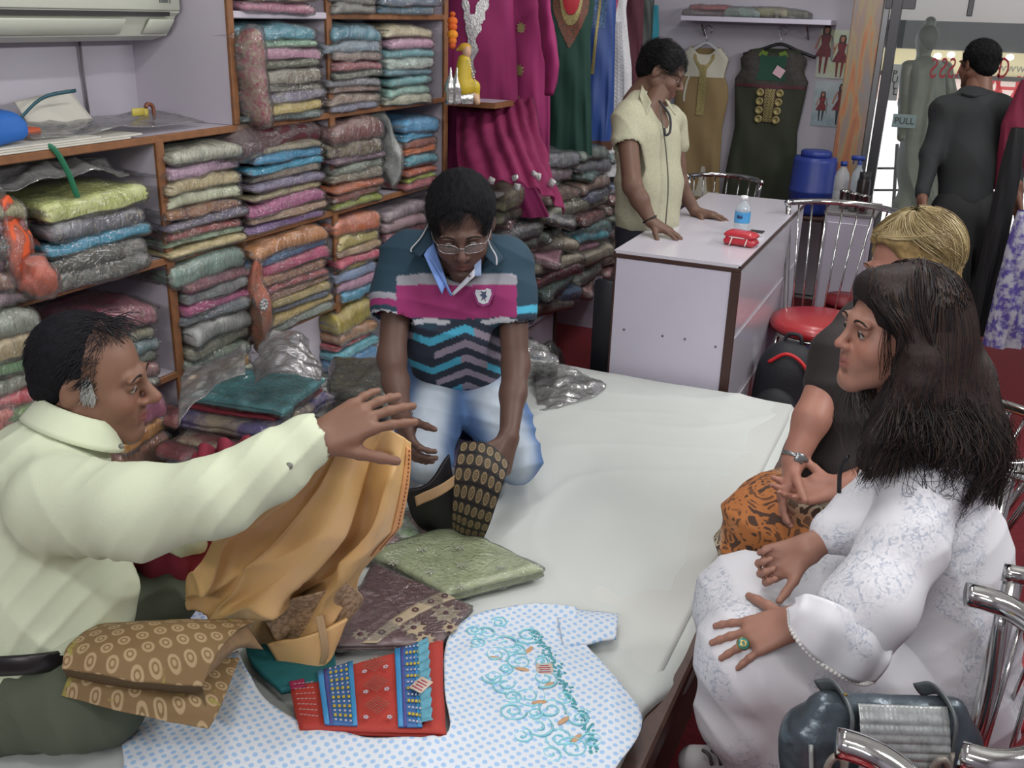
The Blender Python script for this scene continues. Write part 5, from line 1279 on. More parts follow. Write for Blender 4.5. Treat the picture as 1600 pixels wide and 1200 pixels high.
def head_cols(L, base, lip='#8a4a48', seed=1, cheek=.12, stubble=0.0, grey=0):
    b = np.array(lin(base)); C = np.tile(b, (len(L), 1))
    n = fbm(L * 28 + seed, seed, 3)[:, None]; C = C * (1 + .07 * n)
    x, y, z = L.T
    ch = np.exp(-(((np.abs(x) - .040) / .022) ** 2 + ((z + .03) / .024) ** 2)) * (y > .03)
    C *= 1 + ch[:, None] * np.array([cheek, -.02, -.04])
    nose_ = np.exp(-((x / .014) ** 2 + ((z + .028) / .014) ** 2)) * (y > .095); C *= 1 + nose_[:, None] * np.array([cheek, -.03, -.03])
    lipm = np.exp(-((x / .021) ** 4 + ((z + .0655) / .0125) ** 4)) * (y > .086)
    C = C * (1 - lipm[:, None]) + np.array(lin(lip)) * lipm[:, None]
    eye = np.exp(-(((np.abs(x) - .031) / .019) ** 2 + ((z - .004) / .012) ** 2)) * (y > .06); C *= 1 - .22 * eye[:, None]
    nos = np.exp(-(((np.abs(x) - .0062) / .003) ** 2 + ((z + .039) / .003) ** 2)) * (y > .095); C *= 1 - .6 * nos[:, None]
    if stubble:
        st = np.clip((-(z + .045)) / .03, 0, 1) * (y > 0) * np.exp(-(x / .07) ** 4); mu = np.exp(-((x / .024) ** 4 + ((z + .048) / .008) ** 2)) * (y > .085)
        C *= 1 - stubble * np.clip(st * .45 + mu * .9, 0, 1)[:, None] * (1 - lipm[:, None])
    return C
def frame(f, u):
    f = nrm(f); u = nrm(np.array(u) - f * (np.array(u) @ f)); return np.stack([np.cross(f, u), f, u], 1)   # columns: right, forward, up
def to_world(L, M, c, s): return (L * s) @ M.T + c
skin_mats = {}
def skin_mat(name):
    return mat(name, '#a07050', .5, colattr=True, bump=.12, bscale=220, bdist=.0008, subs=.03, spec=.35)
def hand_sdf(Wp, u, n, s, L=.175, curl=(.25, .25, .3, .35), spread=.10, thumb=.5, tc=.3, k=.006):
    """u: fingers, n: back of the hand, s: thumb side"""
    u = nrm(u); n = nrm(np.array(n) - u * (np.array(n) @ u)); s_ = np.cross(u, n); s_ = s_ if s_ @ np.array(s) > 0 else -s_; s = s_
    q = L / .18; W_ = np.array(Wp, float); S = Sdf()
    kn = []
    for i, off in enumerate((.031, .0105, -.0105, -.030)):
        K = W_ + u * (.090, .094, .090, .081)[i] * q + s * off * q + n * (.000, .002, .001, -.003)[i]
        kn.append(K); S.cone(W_ + s * off * .55 * q, K, .0150 * q, .0112 * q, .014)
    S.cone(W_ + u * .02 * q + s * .018 * q - n * .006, W_ + u * .055 * q + s * .030 * q - n * .008, .014 * q, .012 * q, .012)
    for i, ln in enumerate((.068, .076, .071, .056)):
        a = (1.5 - i) * spread; d = u * math.cos(a) + s * math.sin(a); p = kn[i]; c_ = 0; rr = (.0088, .0090, .0086, .0077)[i] * q
        ax = d.copy()
        for j, fr in enumerate((.45, .31, .24)):
            c_ += curl[i] * (1.0, 1.15, .8)[j]
            dr = ax * math.cos(c_) - n * math.sin(c_); p2 = p + dr * ln * fr * q
            S.cone(p, p2, rr, rr * .90, .004); S.ell(p2, (rr * .93,) * 3, .003); p = p2; rr *= .90
    p = W_ + u * .024 * q + s * .026 * q - n * .006 * q; d = nrm(u * (1 - thumb * .55) + s * thumb * 1.15 - n * .30); rr = .0125 * q
    for j, ln in enumerate((.040, .034, .026)):
        d2 = nrm(d + (u * .35 - n * .5) * tc * j); p2 = p + d2 * ln * q; S.cone(p, p2, rr, rr * .86, .006); rr *= .86; p = p2
    return S
def add_nails(root, Wp, *a): pass
def make_head(root, c, f, u, sc, skin, base, jaw=1.0, nose=1.0, lip='#8a4a48', stubble=0, fem=False, brow='#1c1614', iris='#2a1a12', nlen=.17, neck=.054, seed=1, lidded=False, eyes=True, ears=True):
    M = frame(f, u); S = head_sdf(jaw, nose, ears, nlen, neck, fem); V, F = S.mesh(.0027); V = relax(V, F, 1, .4)
    C = head_cols(V, base, lip, seed, stubble=stubble)
    Vw = to_world(V, M, c, sc)
    if eyes:
        for q in (-1, 1):
            Vs, Fs = cube_grid(8, 8, 8); Vs = Vs / np.linalg.norm(Vs, axis=1)[:, None]
            cc = np.array([q * .031, .0822, .0008]); L = Vs * .0112 + cc
            look = nrm(np.array([0, 1, -.15])); dd = Vs @ look
            col = np.where((dd > .96)[:, None], np.array(lin('#0a0808')), np.where((dd > .86)[:, None], np.array(lin(iris)), np.array(lin('#98918a'))))
            e = mesh_obj('eye', to_world(L, M, c, sc), Fs, mat('eye_wet', '#ffffff', .12, colattr=True), root, cols=col)
            # upper lash line
            t = np.linspace(-1, 1, 12); pts = np.stack([q * .031 + .0125 * t, .0915 - .004 * t * t, .0045 - .0045 * t * t], 1)
            v, fc = tube_geo(pts, .0009 if not fem else .0015, 5); mesh_obj('eyelash', to_world(v, M, c, sc), fc, mat('lash_dark', '#120d0c', .8), root)
            # brow hairs
            N_ = 130; t = np.random.RandomState(seed + q + 5).rand(N_); bx = q * (.013 + .036 * t); bz = .0205 + .0055 * np.sin(t * 2.6) + (np.random.RandomState(3).rand(N_) - .5) * .005 * (1.2 - t); by = .0985 - .30 * np.abs(bx) ** 1.35
            st = np.stack([bx, by, bz], 1)[:, None] + np.linspace(0, 1, 4)[None, :, None] * (np.stack([q * (.005 + .003 * t), -.0015 - .002 * t, .0035 * (1 - 1.5 * t)], 1))[:, None]
            v, fc = strands(st, np.array([.0007, .0007, .0005, .0002])); mesh_obj('eyebrow', to_world(v, M, c, sc), fc, mat('brow_' + brow[1:], brow, .8), root)
    return M, Vw, F, C
def join_skin(root, parts, m, name='body'):
    V = []; F = []; C = []; n = 0
    for v, f, c in parts:
        V.append(v); F.append(f + n); n += len(v); C.append(c if np.ndim(c) == 2 else np.tile(np.array(lin(c)), (len(v), 1)) * (1 + .06 * fbm(v * 22, 3, 3)[:, None]))
    return mesh_obj(name, np.concatenate(V), np.concatenate(F), m, root, cols=np.concatenate(C))
def scalp_hair(root, M, c, sc, color, cap, strandf, n, rad=.0008, seed=1, name='hair', color2=None, length=None):
    """cap: Sdf in head coordinates; strandf(rs, n) -> (n, m, 3) polylines in head coordinates"""
    hm = mat(name + '_' + color[1:], color, .8, bump=.7, bscale=90, bdist=.004, vary=.25, vscale=60, spec=.15)
    V, F = cap.mesh(.0045); V = relax(V, F, 1); N = vnormals(V, F); V = V + N * (.0022 * fbm(V * np.array([160, 60, 60]), seed, 3))[:, None]
    o = mesh_obj(name, to_world(V, M, c, sc), F, hm, root)
    rs = np.random.RandomState(seed); S = strandf(rs, n); m = S.shape[1]
    v, f = strands(S, rad * np.linspace(1, .35, m))
    h2 = mesh_obj('hair_strands', to_world(v, M, c, sc), f, mat('strand_' + (color2 or color)[1:], color2 or color, .5, spec=.3), o); h2['kind'] = 'stuff'
    return o
def scalp_points(rs, n, test):
    """random points on the cranium ellipsoid, that pass test(p)"""
    out = []
    while len(out) < n:
        v = rs.randn(n * 3, 3); v /= np.linalg.norm(v, axis=1)[:, None]
        p = v * np.array([.079, .100, .086]) + np.array([0, -.014, .036]); k = test(p); out += list(zip(p[k], v[k]))
    return np.array([a for a, b in out[:n]]), np.array([b for a, b in out[:n]])
def short_strands(test, ln, comb, lift=.35, m=6, wave=.0):
    def g(rs, n):
        p, nv = scalp_points(rs, n, test); cb = np.array(comb(p)) if callable(comb) else np.tile(np.array(comb, float), (n, 1))
        cb = cb + rs.randn(n, 3) * .25; tg = cb - nv * (cb * nv).sum(1)[:, None]; tg /= np.linalg.norm(tg, axis=1)[:, None] + 1e-9
        L = ln * rs.uniform(.6, 1.15, n)[:, None, None]; t = np.linspace(0, 1, m)[None, :, None]
        d0 = nv[:, None] * lift + tg[:, None]
        P = p[:, None] + nv[:, None] * .002 + d0 * L * t - nv[:, None] * (L * t * t * lift * .7)
        # keep the tips on the scalp curve
        q = (P - np.array([0, -.014, .036])) / np.array([.082, .104, .090]); r = np.linalg.norm(q, axis=2)[..., None]; P = np.where(r < 1.0, (q / r) * np.array([.082, .104, .090]) + np.array([0, -.014, .036]), P)
        return P
    return g
def cap_sdf(side=.0, front=.055, nape=-.05, puff=.0, hl=.045):
    """hair cap with the face, ears and neck cut away. hl: height of the hairline on the forehead"""
    s = Sdf(); s.ell((0, -.018, .040), (.083 + puff, .102 + puff, .088 + puff), .02)
    s.ell((0, -.062, -.012), (.062 + puff * .5, .050 + puff * .5, .055), .02)
    s.ell((0, .105, hl - .075), (.085, .075, .085), .012, sub=True)
    for q in (-1, 1): s.ell((q * .085, .022, -.04), (.035, .055, .058), .010, sub=True)
    return s

shirtm = mat('pale_yellow_shirt', '#c6cfb4', .85, bump=.25, bscale=260, bdist=.0012, vary=.02, vscale=4)
# ------------------------------------------------------------------ the older man, seated left
def man_left():
    root = empty('person', D(40, 1080, 1.85) * [1, 1, 0] + [0, 0, .42], 'seated older man in a pale yellow shirt, greying sideburns, holding up golden cloth', 'person')
    base = '#7a5a4a'; sm = skin_mat('skin_brown')
    hc = D(143, 590, 1.85); f = RT + AW * .06 - UPV * .12; u = UPV + RT * .08
    sc = .975
    M, hV, hF, hC = make_head(root, hc, f, u, sc, sm, base, jaw=1.04, nose=1.22, lip='#7d4a45', stubble=.35, seed=2, nlen=.19, neck=.060, brow='#231c1a')
    # wrist and hand
    W_ = D(492, 690, 1.64); tip = D(584, 640, 1.66)
    A = Sdf(); A.cone(D(360, 762, 1.62), W_, .040, .026, .02)
    A.join(hand_sdf(W_, tip - W_, IB * .8 + IU * .55, -IU + IR * .2, .185, (.10, .16, .22, .22), .20, .5, .2)) 
    V, F = A.mesh(.0038); V = relax(V, F, 1, .4)
    # hidden trunk that joins head and arm
    T = Sdf(); T.cone(D(60, 840, 1.85), D(95, 690, 1.86), .11, .06, .05).cone(D(110, 790, 1.72), D(360, 768, 1.61), .045, .036, .04)
    T.cone(D(60, 1020, 1.85), D(60, 840, 1.85), .12, .11, .05)
    V2, F2 = T.mesh(.012)
    join_skin(root, [(hV, hF, hC), (V, F, base), (V2, F2, base)], sm)
    # shirt
    s = Sdf()
    s.chain([D(20, 1040, 1.84), D(70, 945, 1.84), D(55, 840, 1.85), D(72, 745, 1.86)], [.150, .152, .145, .115], .05)
    s.cone(D(80, 738, 1.82), D(108, 684, 1.86), .095, .058, .05)
    s.chain([D(95, 790, 1.72), D(215, 800, 1.64), D(340, 776, 1.60), D(420, 732, 1.615), D(480, 690, 1.635)], [.092, .075, .060, .052, .045], .035)
    s.chain([D(120, 760, 1.95), D(210, 820, 1.98), D(310, 838, 1.98)], [.075, .055, .040], .03)
    s.ell(D(478, 690, 1.634), (.046,) * 3, .01)
    s.ell(D(506, 680, 1.645), (.036, .036, .036), .006, sub=True)
    V, F = s.mesh(.0055); V = relax(V, F, 2); N = vnormals(V, F)
    arm = np.clip(((V - D(150, 770, 1.68)) @ nrm(D(470, 700, 1.64) - D(150, 770, 1.68))) / .35, 0, 1)
    V = folds(V, N, .011, 6, IR * .75 + IU * .6, 3, 1.8); V = folds(V, vnormals(V, F), .005, 13, IR * .8 - IU * .6, 8, 1.4)
    o = mesh_obj('shirt', V, F, shirtm, root)
    # collar
    col = Sdf(); C0 = D(118, 662, 1.85)
    a = np.linspace(-2.6, 2.6, 22); ax1 = nrm(IR * .8 - IU * .45 + IB * .2); ax2 = nrm(np.cross(ax1, IU + IR * .4)); ring = [C0 + ax1 * .078 * math.cos(t) + ax2 * .070 * math.sin(t) + IU * .012 * math.cos(t) for t in a]
    P = np.array(ring); up = nrm(IU * .9 + IR * .25)
    rows = np.stack([P + up * .030 - nrm(C0 - D(118, 640, 1.85)) * 0, P + up * .012 + (P - C0) * .14, P - up * .020 + (P - C0) * .34], 1)
    thick_sheet('collar', np.stack([catmull(r_, 8) for r_ in rows], 0), shirtm, .003, o)
    # cuff with button
    MB().lathe([(0, .003), (.006, .003), (.006, 0)], D(452, 728, 1.572), 10, rot=np.stack([IR, IU, IB], 1)).build('cuff_button', mat('grey_button', '#6f7068', .4), o)
    MB().lathe([(0, .003), (.005, .003), (.005, 0)], D(190, 697, 1.80), 10, rot=np.stack([IR, IU, IB], 1)).build('collar_button', mat('grey_button', '#6f7068', .4), o)
    # trousers and belt
    t = Sdf(); t.cone(D(-10, 1060, 1.86), D(60, 1050, 1.84), .135, .125, .05)
    t.chain([D(20, 1075, 1.80), D(120, 1095, 1.76), D(165, 1100, 1.78)], [.115, .082, .066], .04).cone(D(165, 1105, 1.78), D(20, 1120, 1.84), .062, .05, .03)
    t.chain([D(60, 1030, 1.95), D(180, 960, 2.02), D(262, 925, 2.06)], [.11, .085, .068], .04).cone(D(262, 930, 2.06), D(160, 1010, 1.98), .06, .055, .03)
    V, F = t.mesh(.007); V = relax(V, F, 2); N = vnormals(V, F); V = folds(V, N, .016, 8, IR + IU * .4, 5, 1.3); V[:, 2] = np.maximum(V[:, 2], .424)
    mesh_obj('trousers', V, F, mat('olive_trousers', '#4f5646', .85, bump=.2, bscale=200, vary=.06, vscale=5), root)
    b = [D(px, py, d) for px, py, d in ((-60, 1048, 1.72), (-10, 1042, 1.68), (50, 1038, 1.68), (105, 1030, 1.73), (150, 1018, 1.82))]
    MB().tube(catmull(b, 24), .019, n=10, flat=.35).build('belt', mat('belt_black', '#1c191b', .4), root)
    # hair: receding, dark, grey sideburn
    def test(p): return (p[:, 2] > -.035) & ((p[:, 1] < .035) | (p[:, 2] > .095)) & (p[:, 1] < .06) & ~((p[:, 1] > -.04) & (p[:, 2] < -.012))
    cap = Sdf(); cap.ell((0, -.030, .036), (.083, .086, .092), .02).ell((0, -.064, -.014), (.064, .050, .052), .02).ell((0, .095, .04), (.075, .07, .085), .012, sub=True)
    for q in (-1, 1): cap.ell((q * .082, .022, -.03), (.035, .052, .052), .010, sub=True)
    scalp_hair(root, M, hc, sc, '#17171b', cap, short_strands(test, .034, (0, -.6, -.7), .22), 1800, .0008, 4, color2='#1f1e22')
    def side(rs, n):
        p = np.stack([np.where(rs.rand(n) < .5, -1, 1) * (.0735 + .002 * rs.rand(n)), rs.uniform(.004, .030, n), rs.uniform(-.012, .030, n)], 1); p[:, 1] += -.25 * (p[:, 2])
        return p[:, None] + np.linspace(0, 1, 5)[None, :, None] * (np.array([0, -.003, -.016]) + rs.randn(n, 3) * .003)[:, None]
    rs = np.random.RandomState(5); v, f_ = strands(side(rs, 700), .0009 * np.linspace(1, .4, 5)); h = mesh_obj('sideburn', to_world(v, M, hc, sc), f_, mat('grey_hair', '#a5a6a4', .7), root); h['kind'] = 'stuff'; h['label'] = 'grey sideburn hair'
    # a few loose wisps on the crown and forehead
    def wisp(rs, n):
        t = np.linspace(0, 1, 12)[None, :, None]; p = np.stack([rs.uniform(-.045, .045, n), rs.uniform(-.02, .05, n), rs.uniform(.108, .120, n)], 1)
        d = np.stack([rs.randn(n) * .02, rs.uniform(.02, .05, n), rs.uniform(-.012, .022, n)], 1); return p[:, None] + d[:, None] * t + np.array([0, 0, -.03]) * t * t * rs.rand(n)[:, None, None]
    v, f_ = strands(wisp(np.random.RandomState(9), 170), .0007); h = mesh_obj('hair_wisps', to_world(v, M, hc, sc), f_, mat('strand_1f1e22', '#1f1e22', .5), root); h['kind'] = 'stuff'
man_left()

# ------------------------------------------------------------------ the kneeling salesman
def man_kneeling():
    root = empty('person', [-1.15, 2.4, .42], 'kneeling young man with glasses in a striped polo shirt and pale jeans', 'person')
    base = '#5b443b'; sm = skin_mat('skin_dark')
    hc = D(721, 350, 2.50); f = IB * .72 - IU * .70 + IR * .03; u = IU * .72 + IB * .70 - IR * .02; sc = .975
    M, hV, hF, hC = make_head(root, hc, f, u, sc, sm, base, jaw=.98, nose=1.12, lip='#5f3a36', stubble=.55, seed=5, nlen=.16, brow='#0f0c0c')
    kn = nrm
    ShL, ShR = D(626, 412, 2.62), D(797, 418, 2.60)
    elL, elR = D(612, 560, 2.58), D(806, 572, 2.60); wrL, wrR = D(628, 655, 2.47), D(795, 683, 2.50)
    A = Sdf()
    A.chain([ShL, elL], [.044, .035], .02).chain([elL, elL * .6 + wrL * .4, wrL], [.036, .033, .024], .02)
    A.chain([ShR, elR], [.044, .035], .02).chain([elR, elR * .6 + wrR * .4, wrR], [.036, .033, .024], .02)
    A.join(hand_sdf(wrL, D(645, 715, 2.40) - wrL, IB * .3 - IR * .9, IB, .178, (.45, .5, .5, .5), .06, .5, .4))
    A.join(hand_sdf(wrR, D(778, 748, 2.46) - wrR, IR * .75 + IB * .6, -IR * .4 + IB, .178, (.35, .45, .5, .6), .05, .6, .4))
    A.cone(ShL, ShR, .05, .05, .04).cone(D(712, 400, 2.66), D(716, 560, 2.80), .06, .065, .03)
    V, F = A.mesh(.0045); V = relax(V, F, 1, .4)
    join_skin(root, [(hV, hF, hC), (V, F, base)], sm)
    # polo
    s = Sdf(); dpt = nrm(IB + IU * .3)
    s.cone(D(640, 405, 2.63), D(790, 412, 2.62), .072, .070, .05)
    s.chain([D(676, 440, 2.62), D(682, 500, 2.68), D(690, 560, 2.76)], [.098, .098, .088], .06).chain([D(752, 440, 2.62), D(746, 500, 2.68), D(742, 560, 2.76)], [.098, .098, .088], .06)
    s.ell(D(716, 395, 2.66), (.09, .09, .07), .05)
    s.chain([D(634, 408, 2.62), D(620, 455, 2.60), D(616, 482, 2.585)], [.070, .063, .064], .03); s.chain([D(790, 415, 2.60), D(799, 460, 2.60), D(801, 490, 2.60)], [.070, .062, .064], .03)
    s.ell(D(716, 398, 2.53), (.062, .05, .07), .02, sub=True)
    s.cone(D(613, 500, 2.58), D(611, 540, 2.57), .055, .075, .004, sub=True); s.cone(D(803, 508, 2.60), D(805, 550, 2.60), .055, .075, .004, sub=True)
    V, F = s.mesh(.0045); V = relax(V, F, 2, .4); N = vnormals(V, F)
    V = folds(V, N, .010, 8, IU + IR * .3, 7, 1.4)
    # knitted stripes follow the shirt: height and sideways position measured from the chest
    q = V - CAM; dep = -(q @ IB); px = 800 + F_PX * (q @ IR) / dep; py = 600 - F_PX * (q @ IU) / dep
    X = (V - D(716, 440, 2.6)) @ IR * 600; Y = -(V - D(716, 440, 2.6)) @ nrm(IU) * 600    # about a millimetre and a half per unit on the chest
    navy = np.array(lin('#1d3a4a')); mag = np.array(lin('#8a2a62')); gry = np.array(lin('#8f9099')); aqua = np.array(lin('#45a5c4')); dk = np.array(lin('#232c3c')); lil = np.array(lin('#8d8494')); wht = np.array(lin('#aeb2ba'))
    C = np.tile(navy, (len(V), 1)); tri = np.abs(((X - 12) % 112) - 56) * .42
    body = (np.abs(X) < 92)
    def band(y0, y1, col, zz=0.0):
        m_ = body & (Y + zz * tri > y0) & (Y + zz * tri < y1); C[m_] = col
    band(-8, 8, gry, -.15); band(8, 58, mag, -.15); band(58, 66, wht, -.4)
    vv = Y + .9 * tri - 12
    pat = [(66, 78, dk), (78, 90, aqua), (90, 101, dk), (101, 112, lil), (112, 123, dk), (123, 134, aqua), (134, 145, dk), (145, 155, lil), (155, 167, dk), (167, 178, aqua), (178, 230, dk)]
    for a_, b_, cc in pat:
        m_ = body & (vv > a_) & (vv < b_) & (Y > 60); 
        if cc is aqua: C[m_ & (np.sin(X * .045 + a_) > -.6)] = aqua; C[m_ & (np.sin(X * .045 + a_) <= -.6)] = lil
        elif cc is lil: C[m_ & (np.sin(X * .04 + a_ * 2) > -.55)] = lil; C[m_ & (np.sin(X * .04 + a_ * 2) <= -.55)] = dk
        else: C[m_] = cc
    # sleeve bands
    for side_, e0, e1 in ((-1, D(634, 408, 2.62), D(616, 482, 2.585)), (1, D(790, 415, 2.60), D(801, 490, 2.60))):
        dv = nrm(e1 - e0); tt = (V - e0) @ dv; L = np.linalg.norm(e1 - e0); sel = (X * side_ > 92 - 8 * 0) & ((V - e0) @ dv > 0)
        if side_ < 0:
            for a_, b_, cc in ((-.035, -.018, gry), (-.018, -.002, mag), (-.002, .010, navy), (.010, .018, wht)): C[sel & (tt > L + a_ + .016) & (tt < L + b_ + .016)] = cc
        else:
            for a_, b_, cc in ((-.026, -.006, aqua), (.0, .014, dk), (.014, .022, wht)): C[sel & (tt > L + a_ + .014) & (tt < L + b_ + .014)] = cc
    o = mesh_obj('polo_shirt', V, F, mat('polo_knit', '#ffffff', .85, colattr=True, bump=.15, bscale=300, bdist=.0008), root, cols=C)
    # open collar: blue and white facings, two white-piped wings
    def quadsheet(name, pts, m, par, th=.003):
        a_, b_, c_, d_ = pts; u = np.linspace(0, 1, 8)[:, None, None]; v = np.linspace(0, 1, 8)[None, :, None]
        P = (a_ * (1 - u) + b_ * u) * (1 - v) + (d_ * (1 - u) + c_ * u) * v; return thick_sheet(name, P, m, th, par)
    fb = mat('denim_facing', '#6f8fcc', .8, bump=.1, bscale=200); fw = mat('white_facing', '#b8bcc6', .8)
    quadsheet('placket', [D(662, 398, 2.475), D(676, 375, 2.50), D(697, 440, 2.50), D(690, 460, 2.485)], fb, o)
    quadsheet('placket', [D(690, 428, 2.48), D(672, 400, 2.47), D(703, 462, 2.50), D(706, 462, 2.495)], fb, o)
    quadsheet('placket', [D(742, 420, 2.475), D(742, 432, 2.475), D(709, 462, 2.495), D(706, 460, 2.50)], fw, o)
    quadsheet('placket', [D(752, 378, 2.50), D(752, 432, 2.475), D(741, 432, 2.475), D(741, 400, 2.49)], mat('grey_facing', '#7f92b4', .8), o)
    colm = mat('polo_collar', '#1b3444', .85)
    wl = [D(672, 348, 2.53), D(676, 380, 2.49), D(656, 402, 2.47), D(640, 395, 2.50)]; wr_ = [D(757, 362, 2.53), D(752, 392, 2.49), D(774, 416, 2.475), D(788, 404, 2.50)]
    w1 = quadsheet('collar', wl, colm, o); w2 = quadsheet('collar', wr_, colm, o)
    pipe = mat('white_piping', '#a9abb0', .7)
    MB().tube(catmull([D(670, 350, 2.515), D(657, 372, 2.49), D(643, 388, 2.482), D(643, 394, 2.482)], 14), .0022, n=5).build('piping', pipe, w1)
    MB().tube(catmull([D(758, 360, 2.515), D(765, 382, 2.49), D(775, 400, 2.478), D(776, 414, 2.470)], 14), .0022, n=5).build('piping', pipe, w2)
    MB().lathe([(0, .002), (.0035, .002), (.0035, 0)], D(733, 431, 2.468), 8, rot=np.stack([IR, IU, IB], 1)).build('button', mat('brown_button', '#4f3a36', .4), o)
    # chest badge: shield with a small rampant figure
    bc = None
    def onshirt(px_, py_, lift=.003):
        r_ = -(IB) + 0; best = np.argmin(np.hypot(px - px_, py - py_) + np.where(dep > 2.64, 100, 0)); return V[best] + IB * lift
    bp = onshirt(756, 462, .006)
    bm = mat('badge_white', '#aab0b6', .7)
    sh_ = [(-.019, .016), (-.009, .019), (-.004, .014), (.004, .014), (.009, .019), (.019, .016), (.021, .004), (.016, -.008), (.012, -.018), (0, -.023), (-.012, -.018), (-.016, -.008), (-.021, .004)]
    fx, fy = nrm(IR - IU * .05), nrm(IU)
    def flatpoly(name, pts, m, lift, par):
        P = [bp + fx * a_ + fy * b_ + IB * lift for a_, b_ in pts]; Q = [p_ - IB * .003 for p_ in P]; n_ = len(P)
        return MB().add(P + Q, [list(range(n_)), list(range(n_, 2 * n_))[::-1]] + [(i, n_ + i, n_ + (i + 1) % n_, (i + 1) % n_) for i in range(n_)]).build(name, m, par, smooth=False)
    bd = flatpoly('badge_patch', [(a_ * 1.3, b_ * 1.25) for a_, b_ in sh_][::-1], mat('badge_magenta', '#7f2a66', .8), .001, o)
    flatpoly('badge_shield', sh_[::-1], bm, .003, bd)
    flatpoly('badge_emblem', [(-.006, -.014), (-.002, -.004), (-.009, .001), (-.003, .004), (-.006, .011), (.002, .008), (.008, .012), (.006, .003), (.010, -.004), (.004, -.006), (.007, -.015), (.001, -.008)][::-1], mat('badge_dark', '#2b3550', .7), .0045, bd)
    # jeans
    kL = D(668, 716, 2.66); kR = D(808, 716, 2.72)
    t = Sdf(); hipL, hipR = D(690, 606, 2.84), D(748, 606, 2.84)
    t.cone(D(680, 592, 2.83), D(755, 592, 2.83), .100, .100, .05)
    t.chain([hipL, D(668, 660, 2.73), kL], [.100, .088, .070], .03).chain([hipR, D(782, 660, 2.77), kR], [.100, .085, .070], .03)
    t.chain([kL, D(690, 700, 3.0)], [.062, .05], .02).chain([kR, D(800, 700, 3.05)], [.062, .05], .02)
    V, F = t.mesh(.006); V = relax(V, F, 2); N = vnormals(V, F); V = folds(V, N, .007, 11, IU + IR * .2, 9, 1.2); V[:, 2] = np.maximum(V[:, 2], .424)
    fade = np.zeros(len(V))
    for a_, b_ in ((hipL, kL), (hipR, kR)):
        L = np.linalg.norm(b_ - a_); ax = (b_ - a_) / L; tt = np.clip(((V - a_) @ ax) / L, 0, 1); dd = V - (a_ + tt[:, None] * (b_ - a_)); lat = dd @ IR; fr = dd @ IB
        fade = np.maximum(fade, np.exp(-(lat / .05) ** 4) * np.clip(fr / .05, 0, 1) * np.clip(tt * 3, 0, 1))
    C = np.array(lin('#51719f')) * (1 - fade[:, None]) + np.array(lin('#b9c6d2')) * fade[:, None]; C *= (1 + .10 * fbm(V * 30, 6, 3))[:, None]
    jn = mesh_obj('jeans', V, F, mat('denim', '#ffffff', .85, colattr=True, bump=.3, bscale=400, bdist=.001), root, cols=C)
    seam = mat('jeans_stitch', '#a9b3bd', .7)
    MB().tube(catmull([D(715, 582, 2.72), D(722, 600, 2.725), D(718, 622, 2.74)], 10), .0025, n=5).build('fly_seam', mat('denim_dark', '#40597f', .8), jn)
    # glasses
    gl = empty('glasses_root', (0, 0, 0)) if False else None
    g = MB(); fr_ = mat('silver_frame', '#a8a4a8', .25, metal=.8)
    for q in (-1, 1):
        t_ = np.linspace(0, 2 * np.pi, 28); pts = np.stack([q * .033 + .025 * np.sign(np.cos(t_)) * np.abs(np.cos(t_)) ** .7, .108 - .018 * (np.abs(q * .033 + .025 * np.cos(t_)) / .06) ** 2, -.004 + .013 * np.sign(np.sin(t_)) * np.abs(np.sin(t_)) ** .7], 1)
        v, f_ = tube_geo(pts, .0013, 5, False); g.add(to_world(v, M, hc, sc), f_)
        v, f_ = tube_geo(catmull([(q * .058, .092, .001), (q * .072, .06, .002), (q * .080, -.005, .004)], 10), .0014, 5); g.add(to_world(v, M, hc, sc), f_)
    v, f_ = tube_geo(catmull([(-.009, .108, -.001), (0, .112, .003), (.009, .108, -.001)], 8), .0014, 5); g.add(to_world(v, M, hc, sc), f_)
    go = g.build('glasses', fr_, root)
    gm = mat('lens_glass', '#e8eef0', .05, alpha=.05)
    for q in (-1, 1):
        t_ = np.linspace(0, 2 * np.pi, 24, endpoint=False); pts = np.stack([q * .033 + .024 * np.cos(t_), .107 - .018 * (np.abs(q * .033 + .024 * np.cos(t_)) / .06) ** 2, -.004 + .012 * np.sin(t_)], 1)
        W1 = to_world(pts, M, hc, sc); W2 = to_world(pts - [0, .0015, 0], M, hc, sc); n_ = 24
        MB().add(np.vstack([W1, W2]), [list(range(n_))[::-1], list(range(n_, 2 * n_))] + [(i, (i + 1) % n_, n_ + (i + 1) % n_, n_ + i) for i in range(n_)]).build('lens', gm, go)
    # thread bracelet
    a_ = np.linspace(0, 2 * np.pi, 24); wc = wrL + (elL - wrL) * .08; ax = nrm(elL - wrL); e1 = nrm(np.cross(ax, IB)); e2 = np.cross(ax, e1)
    MB().tube([wc + e1 * .029 * math.cos(t) + e2 * .029 * math.sin(t) for t in a_], .0018, n=5, cap=False).build('thread_bracelet', mat('thread_white', '#b5a8a4', .8), root)
    cap = cap_sdf(hl=.082, puff=.008)
    def test(p): return (p[:, 2] > -.03) & ((p[:, 1] < .055) | (p[:, 2] > .07)) & ~((p[:, 1] > -.02) & (p[:, 2] < .0))
    def comb(p): return np.stack([np.sign(p[:, 0] + .02) * .5, np.where(p[:, 1] > .0, .7, -.6), np.full(len(p), -.25)], 1)
    scalp_hair(root, M, hc, sc, '#0d0e11', cap, short_strands(test, .045, comb, .35), 3600, .0008, 6, color2='#111318')
man_kneeling()

